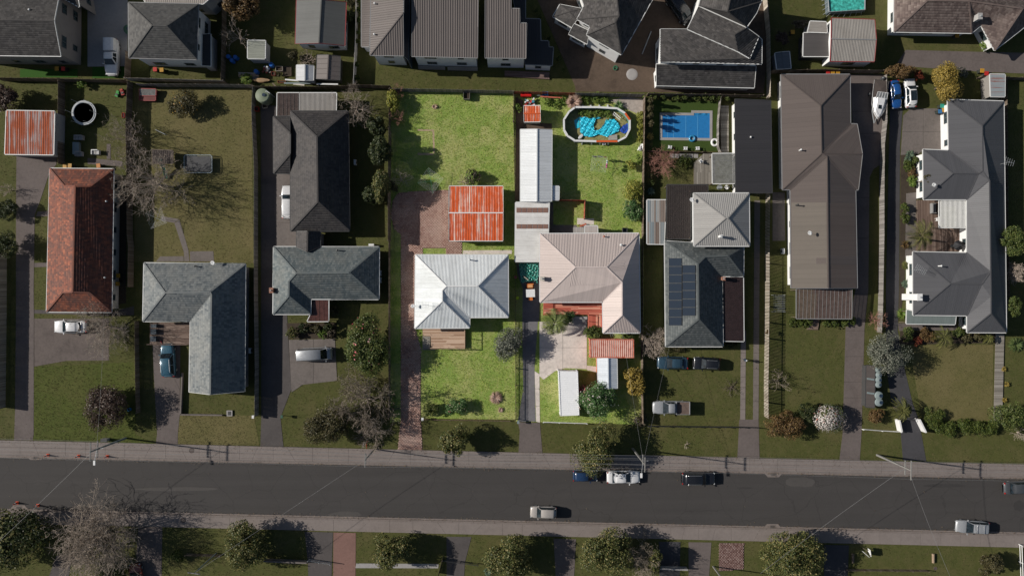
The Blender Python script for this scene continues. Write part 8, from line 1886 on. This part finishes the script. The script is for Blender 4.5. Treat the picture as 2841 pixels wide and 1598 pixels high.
crate('pale planter box right of the blue drum', 1,0,275,693,1.1,.75,.5, M_FENCEP); crate('upper timber crate by the sage tank', 1,0,168,1022,.8,.65,.4, M_FENCEP, .6); crate('lower timber crate by the sage tank', 1,0,130,1060,.75,.6,.4, M_FENCEP, .15); crate('red crate beside the sage tank', 1,0,52,1090,.6,.65,.5, plain('crate_red', (.3,.015,.012))); crate('wire compost crate under the top fence of the left lawn', 1,0,2130,965,1.0,1.1,.9, M_FENCEG); crate('round red pot of soil beside the straw bush', 1,0,216,740,.6,.6,.4, plain('pot_red', (.22,.05,.03))); crate('brown timber bed by the small white shed', 1,0,350,715,1.3,1.5,.3, M_FENCE); crate('terracotta planter trough under the clutter', 1,0,295,818,1.25,.3,.3, plain('trough', (.28,.085,.04)))
o = thing('scrap_heap','heap of pale scrap boxes behind the kayak','scrap', W(t(1,0,145,695)))
for k in range(14): m = MB(); m.box((random.uniform(-.6,.6), random.uniform(-.5,.5), random.uniform(.1,.5)),(random.uniform(.2,.5), random.uniform(.2,.5), random.uniform(.15,.35)), random.uniform(0,3)); lk('box', m, random.choice((M_WALLW, M_WALLG, M_FENCEG, M_DARKTRIM, plain('scrap_red', (.25,.06,.04)))), o)
for k, (x0, y0, x1, y1, mt) in enumerate(((350,815,545,832, M_WALLW),(340,850,600,852, M_TANKB),(520,820,640,846, M_WALLG),(660,858,870,862, M_WALLW),(225,850,270,895, M_FENCE),(430,858,540,870, M_WALLC))):
    a = WT(1,0, x0, y0); b = WT(1,0, x1, y1); o = MB(a); o.bar(a + Vector((0,0,1.2)), b + Vector((0,0,1.25)),.22,.05); o.bar(a + Vector((0,0,0)), a + Vector((0,0,1.2)),.06,.06); o.bar(b + Vector((0,0,0)), b + Vector((0,0,1.25)),.06,.06,(0,1,0)); o = o.build('plank_rest', mt); o.location = a; tag(o, ORD[k] + ' pale board from the left propped along the cluttered fence' if k != 4 else 'dark board leaning across the cluttered fence','board')
a = WT(2,0,1455,315,.1); b = WT(2,0,1365,540,.1); o = MB(a); o.cyl(a, b, .09, n=10); o = o.build('pipe', M_STEEL); o.location = a; tag(o,'long grey pipe lying on the earth yard','pipe')
p = W(t(2,0,1100,685)); o = thing('hose_coil','green hose coil on the earth yard','hose', (p.x, p.y, .04)); 
for k in range(3): m = MB(); m.ring((random.uniform(-.1,.1), random.uniform(-.1,.1),.06 + .05 * k),.35 - .05 * k, .035,20,5); lk('loop', m, plain('hose_green', (.02,.16,.08),.5), o)
# tarpaulin, tractor, clutter of the middle right lot
p = W(t(2,1,240,1280)); tp_ = thing('covered_trailer','trailer under a crumpled green tarpaulin in the drive','trailer', (p.x, p.y, 0)); HARD.append([tuple(W(q).xy) for q in V_((2,1,140,1170),(2,1,340,1170),(2,1,340,1400),(2,1,140,1400))])
part_of(tp_,'load', M_DARKTRIM, lambda m: m.prism([W(q, 1).xy for q in V_((2,1,165,1185),(2,1,318,1185),(2,1,318,1370),(2,1,165,1360))], .0,.85))
sheet(tp_,'tarpaulin', V_((2,1,140,1172),(2,1,335,1172),(2,1,340,1300),(2,1,325,1395),(2,1,300,1360),(2,1,230,1365),(2,1,160,1385),(2,1,150,1290)),.9, paint('green_tarp', (.025,.22,.17),.3,0,.5),.55,54,1.1)
part_of(tp_,'batten', M_FENCEP, lambda m: m.bar(W(t(2,1,185,1310),1.5), W(t(2,1,235,1350),1.5),.12,.05))
p = W(t(2,1,255,1470),1.0); tc = thing('small_tractor','small orange tractor with white canopy in the drive','tractor', (p.x, p.y, .03), None, R(-88)); OR = plain('tractor_orange', (.50,.14,.03),.45)
m = MB(); m.box((0,0,.62),(2.5,.72,.42)); m.box((.95,0,.85),(.75,.68,.3)); lk('chassis', m, OR, tc); m = MB(); m.box((-1.05,0,.95),(.7,1.15,.5)); lk('counterweight', m, OR, tc); m = MB(); m.box((-1.0,0,1.25),(.5,.8,.14)); lk('engine_cover', m, plain('tractor_pale', (.55,.28,.12)), tc)
m = MB(); m.box((.15,0,1.98),(1.25,1.42,.06)); lk('canopy', m, M_WALLW, tc); 
for sx in (-.35,.65):
    for sy in (-.6,.6): m = MB(); m.bar((sx, sy, .7),(sx, sy, 1.96),.06,.06); lk('canopy_post', m, M_DARKTRIM, tc)
m = MB(); m.box((1.28,0,.75),(.12,.8,.4)); lk('grille', m, M_STEEL, tc); m = MB(); m.box((-.2,0,1.0),(.45,.5,.1)); m.box((-.42,0,1.25),(.08,.5,.45)); lk('seat', m, M_TYRE, tc)
for sx in (-.8,.85):
    for sy in (-.55,.55): w = link('wheel', wheel_meshes()[0], M_TYRE, tc); w.location = (sx, sy, .325); link('rim', wheel_meshes()[1], OR, w)
o = thing('junk_heap','heap of red, white and blue junk above the small rusted shed','junk', W(t(2,0,245,1020)))
for k in range(18): m = MB(); m.box((random.uniform(-.85,.8), random.uniform(-.55,.55), random.uniform(.1,.5)),(random.uniform(.15,.5), random.uniform(.15,.4), random.uniform(.1,.3)), random.uniform(0,3)); lk('item', m, random.choice((M_WALLW, plain('junk_red', (.5,.03,.02)), plain('junk_blue', (.05,.25,.35)), M_STEEL, M_DARKTRIM)), o)
p = W(t(2,0,385,935),.4); o = thing('wheelbarrow','blue and white wheelbarrow by the back fence','wheelbarrow', (p.x, p.y, 0)); m = MB(); m.add([(-.1,-.3,.35),(.55,-.22,.3),(.55,.22,.3),(-.1,.3,.35),(-.2,-.36,.62),(.75,-.3,.6),(.75,.3,.6),(-.2,.36,.62)], [(0,1,2,3),(0,4,5,1),(1,5,6,2),(2,6,7,3),(3,7,4,0)]); lk('tray', m, plain('barrow_blue', (.02,.22,.55),.4), o); m = MB(); m.bar((-1.0,-.28,.55),(.7,-.2,.3),.04,.04); m.bar((-1.0,.28,.55),(.7,.2,.3),.04,.04); m.bar((-.2,-.25,0),(-.2,-.25,.4),.04,.04); m.bar((-.2,.25,0),(-.2,.25,.4),.04,.04); lk('frame', m, M_WALLW, o); m = MB(); m.cyl((.8,-.05,.18),(.8,.05,.18),.18, n=14); lk('wheel', m, M_TYRE, o)
o = thing('timber_bench','long red brown plank bench in the weeds above the oval pool','bench', W(t(2,0,470,975))); m = MB(); m.box((0,0,.4),(3.8,.2,.05),-.06); lk('plank', m, M_DECKR, o)
for s_ in (-1.5,0,1.5): m = MB(); m.box((s_, -.06 * s_, .19),(.08,.2,.38)); lk('leg', m, M_POST, o)
p = W(t(2,1,1345,42)); o = thing('garden_sack','crumpled white sheet against the fence below the oval pool','sheet', (p.x, p.y, 0)); sheet(o,'cloth', V_((2,1,1310,70),(2,1,1320,40),(2,1,1345,0),(2,1,1385,5),(2,1,1378,60),(2,1,1340,75)),.15, M_WALLW, .5,22)
p = W(t(2,1,1195,855),.6); o = thing('water_trough','dark square tub behind the pinkish house','tub', (p.x, p.y, 0))
for sx, sy, ww, dd in ((0,.36,.8,.06),(0,-.36,.8,.06),(.37,0,.06,.66),(-.37,0,.06,.66)): m = MB(); m.box((sx, sy, .3),(ww, dd, .6)); lk('side', m, M_DARKTRIM, o)
m = MB(); m.box((0,0,.25),(.68,.66,.02)); lk('water', m, M_GLASS, o)
o = thing('step_block','grey concrete back steps with red pots behind the pinkish house','steps', W(t(2,1,740,855))); 
for k in range(3): m = MB(); m.box((-.7 + .55 * k, 0,.12 + .12 * k),(.55,.95,.24 + .24 * k)); lk('step', m, CONC_P, o)
for k in range(3): p = W(t(2,1,755 + 22 * k, 815 - 8 * k)); q = thing('flower_pot', ['left','middle','right'][k] + ' red pot by the back steps of the pinkish house','pot', (p.x, p.y, .03)); m = MB(); m.lathe((0,0,0), [(.12,0),(.17,.3),(.19,.32),(.15,.33)], 12); lk('pot', m, plain('clay_pot', (.38,.09,.05)), q); m = MB(); m.cyl((0,0,.3),(0,0,.315),.14, n=12); lk('soil', m, SOIL, q)
def ac(label, c, r, x, y, ang=0):
    p = W(t(c, r, x, y),.8); o = thing('heat_pump', label,'heat pump', (p.x, p.y, .05), None, ang); m = MB(); m.box((0,0,.4),(.85,.35,.75)); lk('case', m, M_WALLW, o); m = MB(); m.cyl((0,-.18,.4),(0,-.2,.4),.27, n=18); lk('fan_grille', m, M_DARKTRIM, o)
ac('white heat pump right of the charcoal house', 1,1,1018,180, R(90)); ac('white heat pump left of the long brown house', 3,1,190,1062, R(-90)); ac('left white gas bottle box behind the blue grey house', 1,1,1180,1000); ac('upper white heat pump right of the blue grey house', 1,1,1268,1280, R(90)); ac('lower white heat pump right of the blue grey house', 1,1,1268,1350, R(90)); ac('white heat pump right of the lichened house', 0,2,2478,620, R(90))
def toycar(label, c, r, x, y, mat, ang):
    p = W(t(c, r, x, y),.3); o = thing('toy_car', label,'toy', (p.x, p.y, .02), None, ang); m = MB(); m.box((0,0,.28),(1.0,.5,.2)); m.box((.35,0,.42),(.3,.42,.12)); lk('body', m, mat, o)
    for sx in (-.32,.32):
        for sy in (-.28,.28): m = MB(); m.cyl((sx, sy - .05,.16),(sx, sy + .05,.16),.16, n=12); lk('wheel', m, M_TYRE, o)
    m = MB(); m.box((-.15,0,.42),(.3,.36,.08)); lk('seat', m, M_DARKTRIM, o)
toycar('green toy car on the trampoline lawn', 0,0,1165,935, plain('toy_green', (.04,.25,.05)),1.2); toycar('red toy car on the trampoline lawn', 0,0,1215,918, plain('toy_red', (.35,.04,.03)),1.9)
crate('small red tub on the trampoline lawn', 0,0,1232,1150,.35,.75,.3, plain('tub_red', (.4,.03,.025)),0, M_DARKTRIM); crate('bright blue bucket on the left front lawn', 0,2,1292,1198,.4,.4,.4, plain('bucket_blue', (.02,.22,.5)),.3)
p = W(t(0,2,1585,520),.8); cone_ = thing('garden_umbrella','folded red and green umbrella on the dark brown deck','umbrella', (p.x, p.y, .51)); m = MB(); m.cyl((0,0,.05),(.25,-.5,.1),.09,.03,8); lk('canopy', m, plain('umbrella_red', (.35,.04,.05)), cone_); m = MB(); m.cyl((-.05,.2,.05),(0,0,.05),.02, n=6); lk('handle', m, M_STEEL, cone_)
for k, (x, y) in enumerate(((1528,372),(1526,430),(1522,500))): p = W(t(0,2, x, y),.9); o = thing('deck_planter', ['upper','middle','lower'][k] + ' dark box at the left end of the dark brown deck','box', (p.x, p.y, .5)); m = MB(); m.box((0,0,.25),(.85,.8 if k else .5,.5)); lk('box', m, M_WALLN, o); m = MB(); m.box((0,0,.52),(.9,.85 if k else .55,.04)); lk('lid', m, M_WALLN, o)
p = W(t(3,2,145,150),.9); o = thing('folding_cart','pale metal cage cart beside the white lean-to wall','cart', (p.x, p.y, .03)); 
for sx in (-.95,.95):
    for sy in (-1.35,1.35): m = MB(); m.bar((sx, sy, 0),(sx, sy, 1.0),.05,.05); lk('post', m, M_STEEL, o)
for k in range(10): m = MB(); m.bar((-.95,-1.3 + k * .29,.95),(.95,-1.3 + k * .29,.95),.05,.03); lk('bar', m, M_STEEL, o)
# ---------------------------------------------------------------- the person on the wheel strip
p = WT(2,2,2366,706); per = thing('person','person in dark blue top and pale cap standing on the left wheel strip','person', (p.x, p.y, .035), None, R(-80))
def skin(name, pts, edges, rad, mat, parent):
    me = bpy.data.meshes.new(name); me.from_pydata(pts, edges, []); o = bpy.data.objects.new(name, me); COL.objects.link(o); o.parent = parent; me.materials.append(mat)
    o.modifiers.new('skin','SKIN'); sv = me.skin_vertices[0].data
    for i, r_ in enumerate(rad): sv[i].radius = (r_, r_) if not isinstance(r_, tuple) else r_
    sv[0].use_root = True; s_ = o.modifiers.new('sub','SUBSURF'); s_.levels = 2; s_.render_levels = 2; return o
skin_m = plain('skin', (.42,.26,.19),.6,.05); top_m = plain('navy_shirt', (.018,.035,.065),.8); trs = plain('dark_trousers', (.03,.028,.03),.85)
body = skin('body', [(0,0,.95),(0,0,1.15),(0,0,1.38),(0,0,1.5),(.19,0,1.42),(.26,.05,1.15),(.24,.22,.98),(-.19,0,1.42),(-.27,.03,1.15),(-.24,.18,.97),(.1,0,.9),(.11,.05,.5),(.11,.0,.08),(-.1,0,.9),(-.12,-.02,.5),(-.13,-.08,.08),(.12,.13,.05),(-.14,.05,.05)],
     [(0,1),(1,2),(2,3),(2,4),(4,5),(5,6),(2,7),(7,8),(8,9),(0,10),(10,11),(11,12),(0,13),(13,14),(14,15),(12,16),(15,17)], [(.16,.12),(.15,.11),(.17,.11),.06,.065,.05,.035,.065,.05,.035,.09,.065,.05,.09,.065,.05,.045,.045], top_m, per)
m = MB(); m.lathe((0,.02,1.5), [(.045,0),(.06,.03),(.085,.08),(.095,.14),(.09,.2),(.05,.24),(.01,.25)], 14,.9,1.1); m.box((0,.13,1.63),(.03,.04,.045)); lks('head', m, skin_m, per)
m = MB(); m.lathe((0,.01,1.64), [(.1,0),(.105,.04),(.085,.1),(.01,.125)], 14,.95,1.12); m.box((0,.15,1.655),(.16,.12,.015)); lks('cap', m, M_WALLW, per)
for sx in (-1,1):
    m = MB(); m.cyl((sx * .1,0,.93),(sx * .115,.04,.5),.1,.075,10); m.cyl((sx * .115,.04,.5),(sx * .12,-.03,.1),.075,.06,10); lks('trouser_leg', m, trs, per)
    m = MB(); m.lathe((sx * .13,.05,.0), [(.05,0),(.06,.02),(.055,.08),(.03,.1)], 10,.9,2.3); lk('shoe', m, M_WALLW, per)
    hx_, hy_, hz_ = sx * .24,.22 if sx > 0 else .18,.96
    m = MB(); m.box((hx_, hy_ + .02, hz_ - .03),(.035,.07,.09))
    for f in range(4): m.cyl((hx_, hy_ - .015 + f * .024, hz_ - .07),(hx_ - sx * .01, hy_ + .0 + f * .024, hz_ - .14 - .01 * (f in (1,2))),.011,.008,6)
    m.cyl((hx_, hy_ + .05, hz_ - .01),(hx_ - sx * .02, hy_ + .1, hz_ - .06),.012,.009,6); lk('hand', m, skin_m, per)

# fallen leaves along kerbs, paths and drives
n = 5200; fx = rng.uniform(-100,2940, n); side = rng.integers(0,4, n); fy = np.where(side == 0, rt(fx) + rng.normal(0,3, n), np.where(side == 1, rb(fx) + rng.normal(0,3, n), np.where(side == 2, ft(fx) + rng.normal(2,8, n), rng.uniform(0,1598, n))))
C = np.stack([(fx - 1420.5) * S, (799 - fy) * S, np.where(side == 2,.15,.14)], 1); N = rng.normal(0,.35,(n, 3)) + np.array([0,0,1.0]); N /= np.linalg.norm(N, axis=1, keepdims=True)
V, F = leaf_quads(C, N, .13); tag(link('leaf_litter', np_mesh('leaf_litter', V, F), leafmat('fallen_leaves', [(0,(.05,.03,.015)),(.6,(.14,.085,.04)),(1,(.30,.22,.12))])),'dead leaves scattered along the kerbs and paths','leaves', kind='stuff')
sow()
